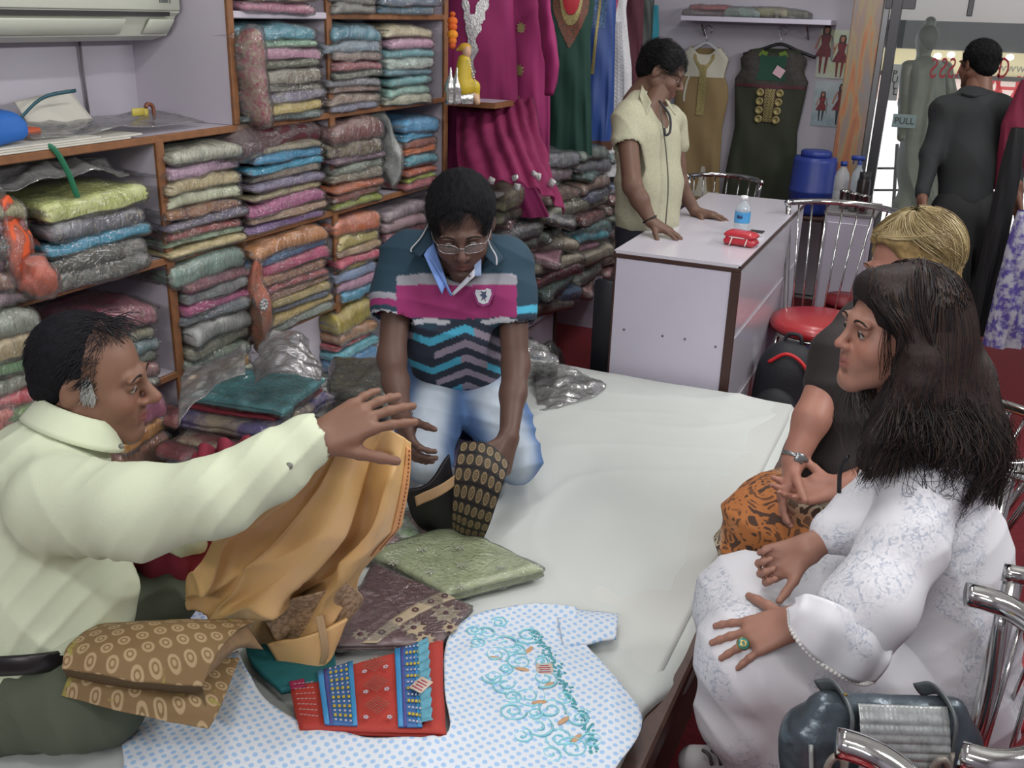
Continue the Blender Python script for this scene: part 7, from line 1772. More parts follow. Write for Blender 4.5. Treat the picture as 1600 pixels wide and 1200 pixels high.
def woman_brown():
    root = empty('person', [-.02, 2.45, 0], 'seated blonde woman in a dark brown top and orange patterned skirt', 'person')
    base = '#a07262'; sm = skin_mat('skin_pink'); sc = .97; d = 2.38
    hc = D(1420, 420, d); f = -RT * .93 - AW * .25 - UPV * .18; u = UPV - RT * .12
    M, hV, hF, hC = make_head(root, hc, f, u, sc, sm, base, jaw=1.0, lip='#9a5a55', fem=True, seed=25, nlen=.14, neck=.05, brow='#6f5a3a', iris='#4a5a5a')
    E1, W1 = D(1268, 655, 2.26), D(1240, 722, 2.25); W2 = D(1312, 762, 2.2)
    A = Sdf(); A.chain([D(1300, 580, 2.3), E1], [.045, .040], .02).chain([E1, W1], [.040, .028], .02).join(hand_sdf(W1, D(1222, 775, 2.24) - W1, -IR * .8 - IB * .1, IB * .2 + IR, .165, (.25, .35, .4, .45), .08, .6, .3))
    A.cone(D(1380, 740, 2.2), W2, .036, .027, .01).join(hand_sdf(W2, D(1240, 772, 2.21) - W2, -IU * .6 - IB * .6, IU, .165, (.2, .25, .3, .4), .10, .7, .2))
    A.cone(D(1405, 480, 2.32), D(1385, 560, 2.36), .055, .08, .03)
    V, F = A.mesh(.0050); V = relax(V, F, 1, .4); join_skin(root, [(hV, hF, hC), (V, F, base)], sm)
    top = cloth_mat('dark_brown_top', '#272120')
    s = Sdf(); s.chain([D(1400, 800, 2.42), D(1365, 720, 2.40), D(1370, 640, 2.40), D(1380, 560, 2.38)], [.17, .165, .15, .13], .06).ell(D(1335, 640, 2.32), (.10, .10, .09), .05)
    s.ell(D(1340, 735, 2.34), (.125, .12, .10), .05)
    s.chain([D(1370, 520, 2.34), D(1318, 560, 2.30), D(1300, 602, 2.29)], [.085, .072, .062], .04).cone(D(1370, 520, 2.34), D(1440, 530, 2.4), .08, .08, .05)
    V, F = s.mesh(.008); V = relax(V, F, 2); V = folds(V, vnormals(V, F), .012, 6, IU, 8, 1.5); mesh_obj('top', V, F, top, root)
    # skirt
    m, nt, b = newmat('orange_batik'); tc = nd(nt, 'ShaderNodeTexCoord')
    n1 = nd(nt, 'ShaderNodeTexNoise', i_Scale=5.0, i_Detail=1.0); lk(nt, tc, 'Object', n1, 'Vector'); r1 = nd(nt, 'ShaderNodeMapRange'); r1.inputs[1].default_value = .52; r1.inputs[2].default_value = .62; lk(nt, n1, 0, r1, 0)
    mx = nd(nt, 'ShaderNodeMix', data_type='RGBA'); lk(nt, r1, 0, mx, 0); mx.inputs[6].default_value = (*lin('#b87440'), 1); mx.inputs[7].default_value = (*lin('#c9bfa8'), 1)
    n2 = nd(nt, 'ShaderNodeTexNoise', i_Scale=20.0, i_Detail=1.0, i_Distortion=2.0); lk(nt, tc, 'Object', n2, 'Vector')
    r2 = nd(nt, 'ShaderNodeValToRGB'); e = r2.color_ramp.elements; e[0].position = .40; e[0].color = (1, 1, 1, 1); e[1].position = .44; e[1].color = (0, 0, 0, 1); q = e.new(.59); q.color = (0, 0, 0, 1); q = e.new(.61); q.color = (.8, .8, .8, 1); lk(nt, n2, 0, r2, 0)
    mx2 = nd(nt, 'ShaderNodeMix', data_type='RGBA'); lk(nt, r2, 0, mx2, 0); lk(nt, mx, 2, mx2, 6); mx2.inputs[7].default_value = (*lin('#4f392e'), 1); lk(nt, mx2, 2, b, 'Base Color'); b.inputs['Roughness'].default_value = .8
    s = Sdf(); s.chain([D(1390, 830, 2.42), D(1280, 820, 2.36), D(1190, 808, 2.36)], [.13, .105, .085], .05).chain([D(1380, 790, 2.55), D(1250, 785, 2.50), D(1190, 790, 2.48)], [.12, .09, .075], .05)
    s.chain([D(1185, 815, 2.37), D(1172, 855, 2.42), D(1185, 930, 2.52)], [.080, .075, .07], .04)
    V, F = s.mesh(.008); V = relax(V, F, 2); V = folds(V, vnormals(V, F), .014, 6, IR * .4 + IU * .9, 8, 1.5); mesh_obj('skirt', V, F, m, root)
    a_ = np.linspace(0, 2 * np.pi, 24); wc = W1 + (E1 - W1) * .12; ax = nrm(E1 - W1); e1 = nrm(np.cross(ax, IB)); e2 = np.cross(ax, e1)
    w_ = empty('wrist_watch', wc, 'silver wrist watch on the blonde woman\'s wrist', 'watch')
    MB().tube([wc + e1 * .031 * math.cos(t) + e2 * .031 * math.sin(t) for t in a_], .0055, n=6, cap=False, flat=.5).build('strap', mat('watch_steel', '#8f9294', .3, metal=.8), w_)
    MB().box(wc + IB * .032, (.022, .022, .006), rot=np.stack([e1, nrm(np.cross(IB, e1)), IB], 1), bev=.002).build('case', mat('watch_steel', '#8f9294', .3, metal=.8), w_)
    # blonde bob
    hm = mat('blonde_hair', '#86714a', .65, bump=.8, bscale=70, bdist=.004, vary=.35, vscale=50, spec=.2)
    cap = Sdf(); cap.ell((0, -.022, .040), (.092, .112, .096), .02).ell((0, -.062, -.020), (.078, .062, .075), .03).ell((0, .045, .088), (.055, .036, .020), .03)
    for q in (-1, 1): cap.cone((q * .070, -.01, .02), (q * .074, -.03, -.055), .030, .026, .02)
    cap.ell((0, .105, -.008), (.086, .082, .098), .010, sub=True)
    for q in (-1, 1): cap.ell((q * .085, .045, -.045), (.035, .045, .060), .010, sub=True)
    V, F = cap.mesh(.005); V = relax(V, F, 1); N = vnormals(V, F); V = V + N * (.004 * fbm(V * np.array([50, 110, 50]), 3, 3))[:, None]
    ho = mesh_obj('hair', to_world(V, M, hc, sc), F, hm, root)
    rs = np.random.RandomState(31); n = 3300; m_ = 12
    a = rs.uniform(-np.pi, np.pi, n); el0 = rs.uniform(.5, 1.45, n); part = np.array([-.01, -.01, .136])
    el = el0[:, None] * (1 - np.linspace(0, 1, m_)[None]) + (-.45 + .25 * rs.rand(n))[:, None] * np.linspace(0, 1, m_)[None]
    el = np.where(np.cos(a)[:, None] > .6, np.maximum(el, .60 - .4 * np.linspace(0, 1, m_)[None] * 0), el)     # the fringe stops on the forehead
    aa = a[:, None] + .9 * np.linspace(0, 1, m_)[None] * np.sign(a)[:, None] * (np.cos(a)[:, None] > .0)
    S = np.stack([np.cos(el) * np.sin(aa) * .097, -.022 + np.cos(el) * np.cos(aa) * .117, .040 + np.sin(el) * .101], -1) * (1 + rs.uniform(.0, .05, n))[:, None, None] + rs.randn(n, 1, 3) * .002
    S = cap.push(S, .003)
    for idx, (cc, nm) in enumerate((('#94835a', 'strand_blonde'), ('#6f5c3c', 'strand_honey'), ('#a99a74', 'strand_light'))):
        k = n // 3; v, f_ = strands(S[idx * k:(idx + 1) * k], .0011 * np.linspace(1, .4, m_)); h = mesh_obj('hair_strands', to_world(v, M, hc, sc), f_, mat(nm, cc, .5, spec=.35), ho); h['kind'] = 'stuff'
woman_brown()

# ------------------------------------------------------------------ silver handbag on the front chair
def handbag():
    c = np.array([.125, 1.50, .50]); root = empty('handbag', c, 'shiny pewter handbag with ribbed panel on the front right chair', 'handbag')
    lea = mat('pewter_leather', '#4c565e', .3, metal=.45, bump=.35, bscale=60, vary=.25, vscale=20, bdist=.003)
    A0 = D(1235, 1165, 1.60); 
    ex = nrm((D(1480, 1110, 1.60) - D(1250, 1100, 1.60)) * [1, 1, 0]); ey = np.array([-ex[1], ex[0], 0])
    o = D(1365, 1200, 1.62); o[2] = .62
    P = lambda a, b, h: o + ex * a + ey * b + UPV * h
    s = Sdf()
    s.cone(P(-.10, 0, -.06), P(.11, 0, -.06), .056, .056, .03).cone(P(-.095, 0, .060), P(.105, 0, .060), .022, .022, .05).cone(P(-.11, 0, .0), P(.12, 0, .0), .045, .045, .04)
    V, F = s.mesh(.006); V = relax(V, F, 1); N = vnormals(V, F); V = V + N * (.004 * fbm(V * 18, 3, 3))[:, None]
    mesh_obj('body', V, F, lea, root)
    # ribbed silver panel
    rib = mat('ribbed_silver', '#a9afae', .28, metal=.55, vary=.3, vscale=60)
    na, nb = 60, 90; a = np.linspace(-.055, .085, na)[:, None]; h = np.linspace(.082, -.10, nb)[None, :]
    H = h + 0 * a; Aa = a + 0 * h
    depth_ = np.interp(h[0], [-.10, -.05, .02, .05, .07, .082], [-.073, -.076, -.062, -.048, -.034, -.020])[None, :]
    Bb = depth_ - .002 * np.abs(np.sin(h * 260)) - .001 * np.abs(np.sin(Aa * 420)) + 0 * a
    thick_sheet('ribbed_panel', o + ex * Aa[..., None] + ey * Bb[..., None] + UPV * H[..., None], rib, .003, root)
    for q in (-.125, .125): MB().tube(catmull([P(q, -.045, .02), P(q * .98, -.068, -.04), P(q * .96, -.072, -.1)], 12), .004, n=6).build('piping', mat('piping_pale', '#8f9392', .4, metal=.3), root)
    # handles with rings
    strap = mat('strap_pewter', '#5f6668', .4, metal=.3, bump=.2, bscale=80); pal = mat('strap_taupe', '#8a837a', .45, metal=.3, bump=.3, bscale=120)
    for q in (-.068, .092):
        MB().tube(catmull([P(q, -.050, .02), P(q, -.040, .075), P(q - .012, .01, .090), P(q - .030, .035, .07)], 16), .0035, n=10, flat=3.8).build('handle', strap, root)
        MB().tube(catmull([P(q - .012, -.082, -.12), P(q - .012, -.082, -.03), P(q - .006, -.066, .03)], 16), .0035, n=10, flat=3.8).build('strap', pal, root)
        t = np.linspace(0, 2 * np.pi, 30); MB().tube([P(q - .026 + .013 * math.cos(k), -.078, .0 + .028 * math.sin(k)) for k in t], .006, n=8, cap=False).build('strap_loop', pal, root)
    MB().lathe([(0, -.003), (.004, 0), (0, .003)], P(-.075, -.02, .098), 10).build('gold_stud', mat('ring_gold', '#b09a5e', .3, metal=.8), root)
handbag()
# ================================================================== cloths and packets on the platform
def quad_packet(name, label, cat, corners, th, m, seed=1, layers=2, amp=.003, plastic=0.0, group=None, res=(26, 26, 6), puff=.004, edge=None, parent=None):
    a, b, c, d = [np.array(p, float) for p in corners]
    def warp(V):
        u = V[:, :1] + .5; v = V[:, 1:2] + .5
        P = (a * (1 - u) + b * u) * (1 - v) + (d * (1 - u) + c * u) * v; P[:, 2] += V[:, 2] + th / 2; return P
    def shp(puff_, amp_):
        P, F = cube_grid(*res); V = P * .5; r = .02
        V = V.copy(); V[:, 2] = P[:, 2] * th / 2 * (1 - .55 * np.clip((np.abs(P[:, :2]).max(1) - .93) / .07, 0, 1) ** 2)
        for k in range(layers - 1):
            zc = (-1 + 2 * (k + 1) / layers); g = np.exp(-((P[:, 2] - zc) / .2) ** 2)
            for i in (0, 1): V[:, i] -= np.sign(P[:, i]) * g * .010 * (np.abs(P[:, i]) > .98)
        W_ = warp(V); N = np.sign(P) * (np.abs(P) > .98); N[:, :2] *= .6
        W_ += N * (puff_ * (1 + .9 * fbm(W_ * 30 + seed, seed + 4, 3)))[:, None] if puff_ else 0
        W_[:, 2] += fbm(W_ * 12 + seed, seed, 3) * amp_ * (P[:, 2] > -.9); W_[:, :2] += (fbm(W_ * 9 + 7 + seed, seed + 2, 2) * amp_ * 1.5)[:, None]
        return W_, F
    V, F = shp(0, amp)
    o = mesh_obj(name, V, F, m, parent)
    if label: tag(o, label, cat, group)
    if plastic:
        V, F = shp(plastic, amp); mesh_obj('plastic_sleeve', V, F, PLNEAR, o)
    return o
PLNEAR = plastic_material('clear_plastic_near', .05, .16, 40.)
def patmat(name, c1, c2, scale, kind='dots', thr=.3, rough=.75, ring=False, stretch=(1, 1, 1), coat=0.0, c3=None):
    """regular printed motif: c2 spots on c1, laid out on a brick-like grid in object space"""
    m, nt, b = newmat(name); tc = nd(nt, 'ShaderNodeTexCoord'); mp = nd(nt, 'ShaderNodeMapping'); mp.inputs['Scale'].default_value = tuple(scale * q for q in stretch); mp.inputs['Rotation'].default_value = (0, 0, .5); lk(nt, tc, 'Object', mp, 0)
    v = nd(nt, 'ShaderNodeTexVoronoi', i_Scale=1.0, i_Randomness=.12, voronoi_dimensions='2D'); lk(nt, mp, 0, v, 'Vector')
    r = nd(nt, 'ShaderNodeValToRGB'); r.color_ramp.interpolation = 'LINEAR'; e = r.color_ramp.elements
    A, B = (*lin(c1), 1), (*lin(c2), 1)
    if ring:
        e[0].position = 0; e[0].color = B; e[1].position = .10; e[1].color = B
        for p, c in ((.13, A), (.19, A), (.22, B), (thr, B), (thr + .04, A)): q = e.new(p); q.color = c
    else:
        e[0].position = thr; e[0].color = B; e[1].position = thr + .06; e[1].color = A
    lk(nt, v, 'Distance', r, 0)
    last = (r, 0)
    if c3:
        n = nd(nt, 'ShaderNodeTexNoise', i_Scale=9.0, i_Detail=4.0, i_Distortion=1.5); lk(nt, tc, 'Object', n, 'Vector'); rr = nd(nt, 'ShaderNodeMapRange'); rr.inputs[1].default_value = .58; rr.inputs[2].default_value = .62; lk(nt, n, 0, rr, 0)
        mx = nd(nt, 'ShaderNodeMix', data_type='RGBA'); lk(nt, rr, 0, mx, 0); lk(nt, r, 0, mx, 6); mx.inputs[7].default_value = (*lin(c3), 1); last = (mx, 2)
    lk(nt, last[0], last[1], b, 'Base Color'); b.inputs['Roughness'].default_value = rough; b.inputs['Coat Weight'].default_value = coat
    n3 = nd(nt, 'ShaderNodeTexNoise', i_Scale=250.0); lk(nt, tc, 'Object', n3, 'Vector'); bp = nd(nt, 'ShaderNodeBump', i_Strength=.2, i_Distance=.001); lk(nt, n3, 0, bp, 'Height'); lk(nt, bp, 0, b, 'Normal')
    return m
def Z(px, py, z): return atz(px, py, z)

# --- the white tunic with blue dots, spread over the near part of the sheet
dotm = patmat('blue_dotted_cotton', '#d3dbe4', '#9dbfe2', 62, thr=.27)
tz = .436
inner = [(372, 1022), (405, 1085), (455, 1125), (540, 1150), (640, 1162), (700, 1150), (694, 1080), (700, 1000), (745, 962), (820, 948), (900, 958)]
outer = [(193, 1100), (193, 1180), (225, 1290), (400, 1330), (560, 1340), (720, 1340), (870, 1310), (955, 1215), (1003, 1128), (955, 1060), (905, 1002)]
ti = catmull([Z(*p, tz + .018) for p in inner], 110); to = catmull([Z(*p, tz) for p in outer], 110)
v = np.linspace(0, 1, 44)[None, :, None]; P = ti[:, None] * (1 - v) + to[:, None] * v
P[..., 2] += .010 * np.clip(fbm(P * np.array([7, 7, 1]) + 4, 4, 3) + .3, 0, 1.2) + .009 * (1 - np.abs(np.sin((P[..., 0] * 9 + P[..., 1] * 5 + 1.2 * fbm(P * 4, 2, 2))))) ** 3
tunic = thick_sheet('spread_tunic', P, dotm, .004); tag(tunic, 'white cotton tunic with pale blue dots spread out on the sheet, aqua embroidery', 'tunic')
a_ = [Z(865, 952, tz + .012), Z(966, 962, tz + .01), Z(962, 1000, tz + .008), Z(880, 1012, tz + .012)]
u = np.linspace(0, 1, 20)[:, None, None]; vv = np.linspace(0, 1, 14)[None, :, None]; Q = (a_[0] * (1 - u) + a_[1] * u) * (1 - vv) + (a_[3] * (1 - u) + a_[2] * u) * vv; Q[..., 2] += .006 * fbm(Q * 14, 3, 2) + .008 * np.sin(np.linspace(0, np.pi, 14))[None]
thick_sheet('sleeve', Q, dotm, .006, tunic)
# second bit of the same print by the older man's far knee
o = sheet_thing('dotted_cloth', 'small bit of blue-dotted white cloth showing behind the older man\'s knee', 'cloth', [Z(255, 925, .44), Z(330, 930, .45), Z(322, 985, .44), Z(262, 980, .44)], patmat('lilac_dotted_cotton', '#b9c2d2', '#8fa0cc', 70, thr=.28), amp=.01)
# embroidery: aqua vine relief with orange leaves
aq = mat('aqua_thread', '#8ccbd6', .6, bump=.6, bscale=200, vary=.15, vscale=60); orl = mat('peach_thread', '#c29a74', .6, bump=.4, bscale=200)
def topz(p):      # the height of the tunic under a point
    k = np.argmin(((P[..., :2] - p[:2]) ** 2).sum(-1)); return P.reshape(-1, 3)[k][2]
rs = np.random.RandomState(4)
m = MB()
def curl_at(px, py, r0, turns, ph, flip=1):
    c = Z(px, py, tz); t = np.linspace(0, 1, 26); r = r0 * (1 - .8 * t); a = ph + flip * t * turns * 2 * np.pi; pts = np.stack([c[0] + r * np.cos(a), c[1] + r * np.sin(a), 0 * t], 1)
    zz = topz(c) + .004; pts[:, 2] = zz; m.tube(pts, .0034, n=5, flat=.6)
for (px, py, r0) in ((760, 1005, .03), (792, 1020, .035), (825, 1005, .032), (775, 1040, .028), (812, 1050, .03), (850, 1075, .03), (790, 1080, .03), (825, 1100, .034), (860, 1120, .03), (800, 1125, .028), (840, 1145, .034), (875, 1160, .03), (905, 1130, .028), (770, 1070, .022), (745, 1022, .02), (895, 1175, .03), (860, 1185, .026), (740, 1000, .02), (780, 985, .02), (808, 1028, .018), (845, 1050, .018), (800, 1100, .02), (815, 1160, .022), (880, 1100, .02), (925, 1165, .022), (790, 1060, .016), (835, 1125, .018)):
    curl_at(px, py, r0, 1.6, rs.rand() * 6, 1 if rs.rand() < .5 else -1)
m.build('vine_embroidery', aq, tunic)['kind'] = 'stuff'
m = MB()
line = catmull([Z(832, 998, tz), Z(850, 1025, tz), Z(870, 1060, tz), (Z(890, 1100, tz)), Z(915, 1140, tz), Z(930, 1180, tz)], 60)
for p in line:
    for k in range(3):
        q = p + np.array([rs.randn() * .006, rs.randn() * .006, 0]); q[2] = topz(q) + .004; Vs, Fs = cube_grid(2, 2, 2); Vs = Vs / np.linalg.norm(Vs, axis=1)[:, None]; m.add(Vs * np.array([.0035, .0035, .0018]) + q, Fs)
m.build('bead_border', mat('teal_thread', '#4b9aa2', .5), tunic)['kind'] = 'stuff'
for (px, py, a) in ((788, 1008, .5), (826, 1030, 1.5), (815, 1062, .1), (842, 1110, .6), (856, 1085, 1.2), (880, 1135, 1.2), (900, 1160, 1.3), (772, 1045, .3)):
    c = Z(px, py, tz); c[2] = topz(c) + .0045; Vs, Fs = cube_grid(5, 4, 3); Vs = Vs / np.linalg.norm(Vs, axis=1)[:, None]; Vs = Vs * np.array([.016, .0055, .002]); Rz = np.array(Matrix.Rotation(a, 3, 'Z')); mesh_obj('leaf_applique', Vs @ Rz.T + c, Fs, orl, tunic)
def swing_tag(px, py, z, ang, label, w_=.034, h_=.030, parent=None):
    c = Z(px, py, z); Rz = np.array(Matrix.Rotation(ang, 3, 'Z') @ Matrix.Rotation(.12, 3, 'X'))
    r = empty('price_tag', c, label, 'tag')
    MB().box(c, (w_, h_, .0015), rot=Rz, bev=.0004).build('card', mat('tag_cream', '#c3b3a4', .6), r)
    mm = MB()
    for k in range(4): mm.box(c + Rz @ np.array([0, -h_ * .33 + k * h_ * .2, .0012]), (w_ * (.8, .6, .75, .5)[k], h_ * .07, .0006), rot=Rz)
    mm.build('small_print', mat('tag_print', '#a5405c', .6), r)['kind'] = 'stuff'
swing_tag(851, 1045, tz + .026, .5, 'small printed price tag lying on the blue-dotted tunic')

# --- red embroidered packet
redm = mat('vermilion_cloth', '#a8362c', .7, vary=.08, vscale=10, bump=.2, bscale=200)
ca, cb, cc, cd = Z(452, 1080, .45), Z(690, 1008, .45), Z(697, 1158, .452), Z(468, 1150, .45)
rp = quad_packet('embroidered_suit_piece', 'red embroidered cloth piece with two blue beaded bands on the dotted tunic', 'cloth', (ca, cd, cc, cb)[::1], .022, redm, seed=3, layers=2, amp=.002)
zt = .476
def on(u, v):     # u along the width left -> right, v from far to near
    p = (ca * (1 - u) + cb * u) * (1 - v) + (cd * (1 - u) + cc * u) * v; p = p.copy(); p[2] = zt; return p
def strip(name, u0, u1, v0, v1, mt, lift, par, n=8):
    U = np.linspace(u0, u1, n); Vv = np.linspace(v0, v1, n * 2); Pp = np.array([[on(a, b) + [0, 0, lift + .0012 * math.sin(b * 9 + a * 5)] for b in Vv] for a in U])
    if np.cross(Pp[1, 0] - Pp[0, 0], Pp[0, 1] - Pp[0, 0])[2] < 0: Pp = Pp[::-1]
    return thick_sheet(name, Pp, mt, .003, par)
bb = mat('blue_band', '#3a6aa3', .6, vary=.1, vscale=40); ba = mat('azure_edge', '#3b8ac0', .4); yb = mat('yellow_beads', '#b7a23c', .4); wb = mat('white_beads', '#b9b4bd', .3); pur = mat('purple_band', '#4a4a8c', .6)
def dash(m_, u, v, du, dv, h=.003):
    p = on(u, v) + [0, 0, .006]; ex_ = nrm(on(u + .01, v) - on(u, v)); ey_ = nrm(on(u, v + .01) - on(u, v)); m_.box(p, (du, dv, h), rot=np.stack([ex_, ey_, np.cross(ex_, ey_)], 1), bev=.0009)
for (u0, u1) in ((.18, .40), (.68, .84)):
    bnd = strip('beaded_band', u0, u1, .02, .985, bb, .002, rp)
    strip('band_edge', u0 - .005, u0 + .03, .02, .985, ba, .0035, bnd, 4); strip('band_edge', u1 - .035, u1, .02, .985, ba, .0035, bnd, 4)
    strip('purple_line', u0 + .035, u0 + .055, .02, .985, pur, .0035, bnd, 4)
    my, mw_ = MB(), MB()
    for k in range(13):
        vk = .06 + k * .073
        for j in range(4): dash(my if k % 2 else mw_, u0 + .075 + j * .028 * (1.2 if u1 - u0 > .2 else .9), vk + .006 * j, .0055 if k % 2 else .0042, .0075 if k % 2 else .0045)
    my.build('yellow_beading', yb, bnd)['kind'] = 'stuff'; mw_.build('white_beading', wb, bnd)['kind'] = 'stuff'
gs = mat('gold_stitch', '#8f6a5c', .4, metal=.3)
for (u, v) in ((.54, .16), (.54, .45), (.54, .74)):
    mm = MB()
    for i in range(-6, 7):
        for j in range(-6, 7):
            if abs(i) + abs(j) <= 6 and (abs(i) + abs(j)) % 2 == 0: dash(mm, u + i * .0135, v + j * .019, .0035, .0022, .002)
    mm.build('diamond_motif', gs, rp)['kind'] = 'stuff'
for (u, v) in ((.47, .25), (.61, .25), (.47, .55), (.61, .55), (.46, .90), (.62, .90)):
    mm = MB()
    for k in range(5): a = k * 1.256; dash(mm, u + .012 * math.cos(a), v + .016 * math.sin(a), .004, .003)
    mm.build('bead_flower', wb, rp)['kind'] = 'stuff'
lace = mat('turquoise_lace', '#5f9fb4', .6, bump=.7, bscale=150, vary=.2, vscale=50)
Pp = np.array([[on(.83 + .075 * t * (1 + .07 * math.sin(b * 60)), b) + [0, 0, .008 + .006 * t + .003 * math.sin(b * 60)] for b in np.linspace(.05, .97, 70)] for t in np.linspace(0, 1, 7)]); thick_sheet('lace_trim', Pp[::-1], lace, .002, rp)
# red stitched edge left
mm = MB()
for k in range(7):
    for j in range(5): dash(mm, .03 + .025 * j, .18 + .11 * k + .01 * j, .006, .0016, .002)
mm.build('silver_stitching', mat('silver_stitch', '#a58a8c', .4), rp)['kind'] = 'stuff'
swing_tag(658, 1070, .492, -.2, 'white printed price tag on the red embroidered cloth', .030, .036)

# --- maroon packet with beige flowers, green packet
mar = mat('maroon_silk', '#5c2c30', .5, vary=.08, vscale=12, coat=.3)
ma, mb_, mc, md = Z(512, 1020, .445), Z(585, 888, .445), Z(738, 958, .445), Z(688, 1018, .445)
mp_ = quad_packet('wrapped_suit_piece', 'maroon wrapped cloth packet with beige border and flowers, beside the green packet', 'packet', (ma, md, mc, mb_), .022, mar, seed=6, plastic=.003, amp=.002)
bgm = mat('beige_applique', '#a3947a', .6, vary=.08, vscale=30)
def onm(u, v, lift): p = (ma * (1 - u) + mb_ * u) * (1 - v) + (md * (1 - u) + mc * u) * v; p = p.copy(); p[2] = .445 + .0235 + lift; return p
Pp = np.array([[onm(.0 + 1.0 * t, .30 + .42 * t + s_ * .14, .0005) for s_ in np.linspace(0, 1, 5)] for t in np.linspace(.0, .97, 30)]); Pp = Pp if np.cross(Pp[1, 0] - Pp[0, 0], Pp[0, 1] - Pp[0, 0])[2] > 0 else Pp[::-1]
bd = thick_sheet('beige_border', Pp, bgm, .0025, mp_)
for t in (.14, .34, .54, .74, .92):
    c = onm(t, .37 + .42 * t, .002); MB().lathe([(.004, .001), (.006, .002), (.008, .0)], c, 14).build('ring_motif', mat('plum_thread', '#4a2a33', .6), bd)
for (u, v, s_) in ((.62, .86, 1.25), (.25, .68, 1.0), (.05, .85, .8), (.35, .98, .7), (.1, .25, .7)):
    c = onm(u, v, .0015); V = [c]; n_ = 24
    for k in range(n_): a = 2 * np.pi * k / n_; r = .030 * s_ * (1 if (k % 3) == 0 else .62 if (k % 3) == 1 else .68); V.append(c + [r * math.cos(a), r * math.sin(a), -.0008])
    fl = MB().add(V, [(0, 1 + k, 1 + (k + 1) % n_) for k in range(n_)]).build('flower_motif', bgm, mp_, smooth=False)
    MB().lathe([(0, .0022), (.006, .0016), (.0065, 0)], c, 12).build('flower_centre', mat('plum_thread', '#4a2a33', .6), fl)
grm = mat('sage_silk', '#bccb9a', .6, vary=.06, vscale=8, coat=.3)
gp = quad_packet('wrapped_suit_piece', 'pale sage green wrapped cloth packet with silver sprigs, in the middle of the sheet', 'packet', (Z(576, 878, .43), Z(702, 945, .43), Z(850, 905, .43), Z(702, 833, .44)), .034, grm, seed=9, plastic=.004, layers=3, amp=.004)
ga, gb, gc, gd_ = Z(576, 878, .466), Z(702, 833, .476), Z(850, 905, .466), Z(702, 945, .466)
for (u, v) in ((.85, .25), (.55, .1), (.6, .5), (.3, .45), (.85, .7), (.3, .8), (.15, .15)):
    c = (ga * (1 - u) + gb * u) * (1 - v) + (gd_ * (1 - u) + gc * u) * v; c[2] += .002
    mm = MB()
    for k in range(6):
        a = k * 1.047; Vs, Fs = cube_grid(2, 2, 2); Vs = Vs / np.linalg.norm(Vs, axis=1)[:, None] * np.array([.007, .0022, .001]); mm.add(Vs @ np.array(Matrix.Rotation(a, 3, 'Z')).T + c + [.008 * math.cos(a), .008 * math.sin(a), 0], Fs)
    mm.build('silver_sprig', mat('silver_thread', '#b5b9a8', .3, metal=.3), gp)['kind'] = 'stuff'

# --- brown cloth with ringed dots, folded over the older man's knee
brm = patmat('brown_ring_print', '#7a6240', '#a58f6c', 34, thr=.33, ring=True, c3='#8c8442')
def fold_sheet(rows, name, m, par=None, n=(40, 60), th=.004, amp=.003, seed=2, lab=None, cat=None):
    C = np.array(rows, float); A_ = np.stack([catmull(C[:, j], n[0]) for j in range(C.shape[1])], 1); Pq = np.stack([catmull(A_[i], n[1]) for i in range(n[0])], 0)
    Pq[..., 2] += amp * fbm(Pq * 12 + seed, seed, 3)
    o = thick_sheet(name, Pq, m, th, par); return tag(o, lab, cat) if lab else o
fb_ = fold_sheet([[D(97, 1086, 1.675), D(200, 1115, 1.665), D(325, 1138, 1.72)], [D(112, 1052, 1.69), D(220, 1082, 1.68), D(346, 1100, 1.75)], [D(150, 1010, 1.78), D(250, 1030, 1.78), D(374, 1030, 1.86)]], 'folded_brown_cloth', brm, lab='folded brown cloth printed with ringed dots, lying over the older man\'s knee', cat='cloth')
fold_sheet([[D(98, 1046, 1.645), D(205, 1064, 1.635), D(315, 1072, 1.69)], [D(106, 1012, 1.665), D(215, 1020, 1.655), D(340, 1020, 1.72)], [D(140, 985, 1.72), D(245, 978, 1.72), D(372, 985, 1.78)], [D(180, 976, 1.80), D(285, 970, 1.80), D(398, 972, 1.86)]], 'upper_fold', brm, fb_, th=.004)
fold_sheet([[D(98, 1046, 1.648), D(205, 1064, 1.638), D(315, 1072, 1.692)], [D(105, 1060, 1.69), D(205, 1085, 1.69), D(318, 1084, 1.73)], [D(104, 1080, 1.685), D(205, 1100, 1.68), D(322, 1104, 1.725)]], 'inner_fold', mat('brown_inner', '#5b4a30', .8), fb_, n=(12, 30))
fold_sheet([[D(312, 1070, 1.70), D(330, 1035, 1.72), D(352, 1000, 1.76), D(385, 975, 1.84)], [D(322, 1060, 1.72), D(345, 1030, 1.75), D(370, 1008, 1.79), D(400, 998, 1.86)], [D(345, 1035, 1.78), D(360, 1020, 1.80), D(380, 1012, 1.84), D(412, 1015, 1.88)]], 'selvedge_fold', mat('tan_selvedge', '#8a7152', .7, vary=.2, vscale=60), fb_, n=(16, 30))

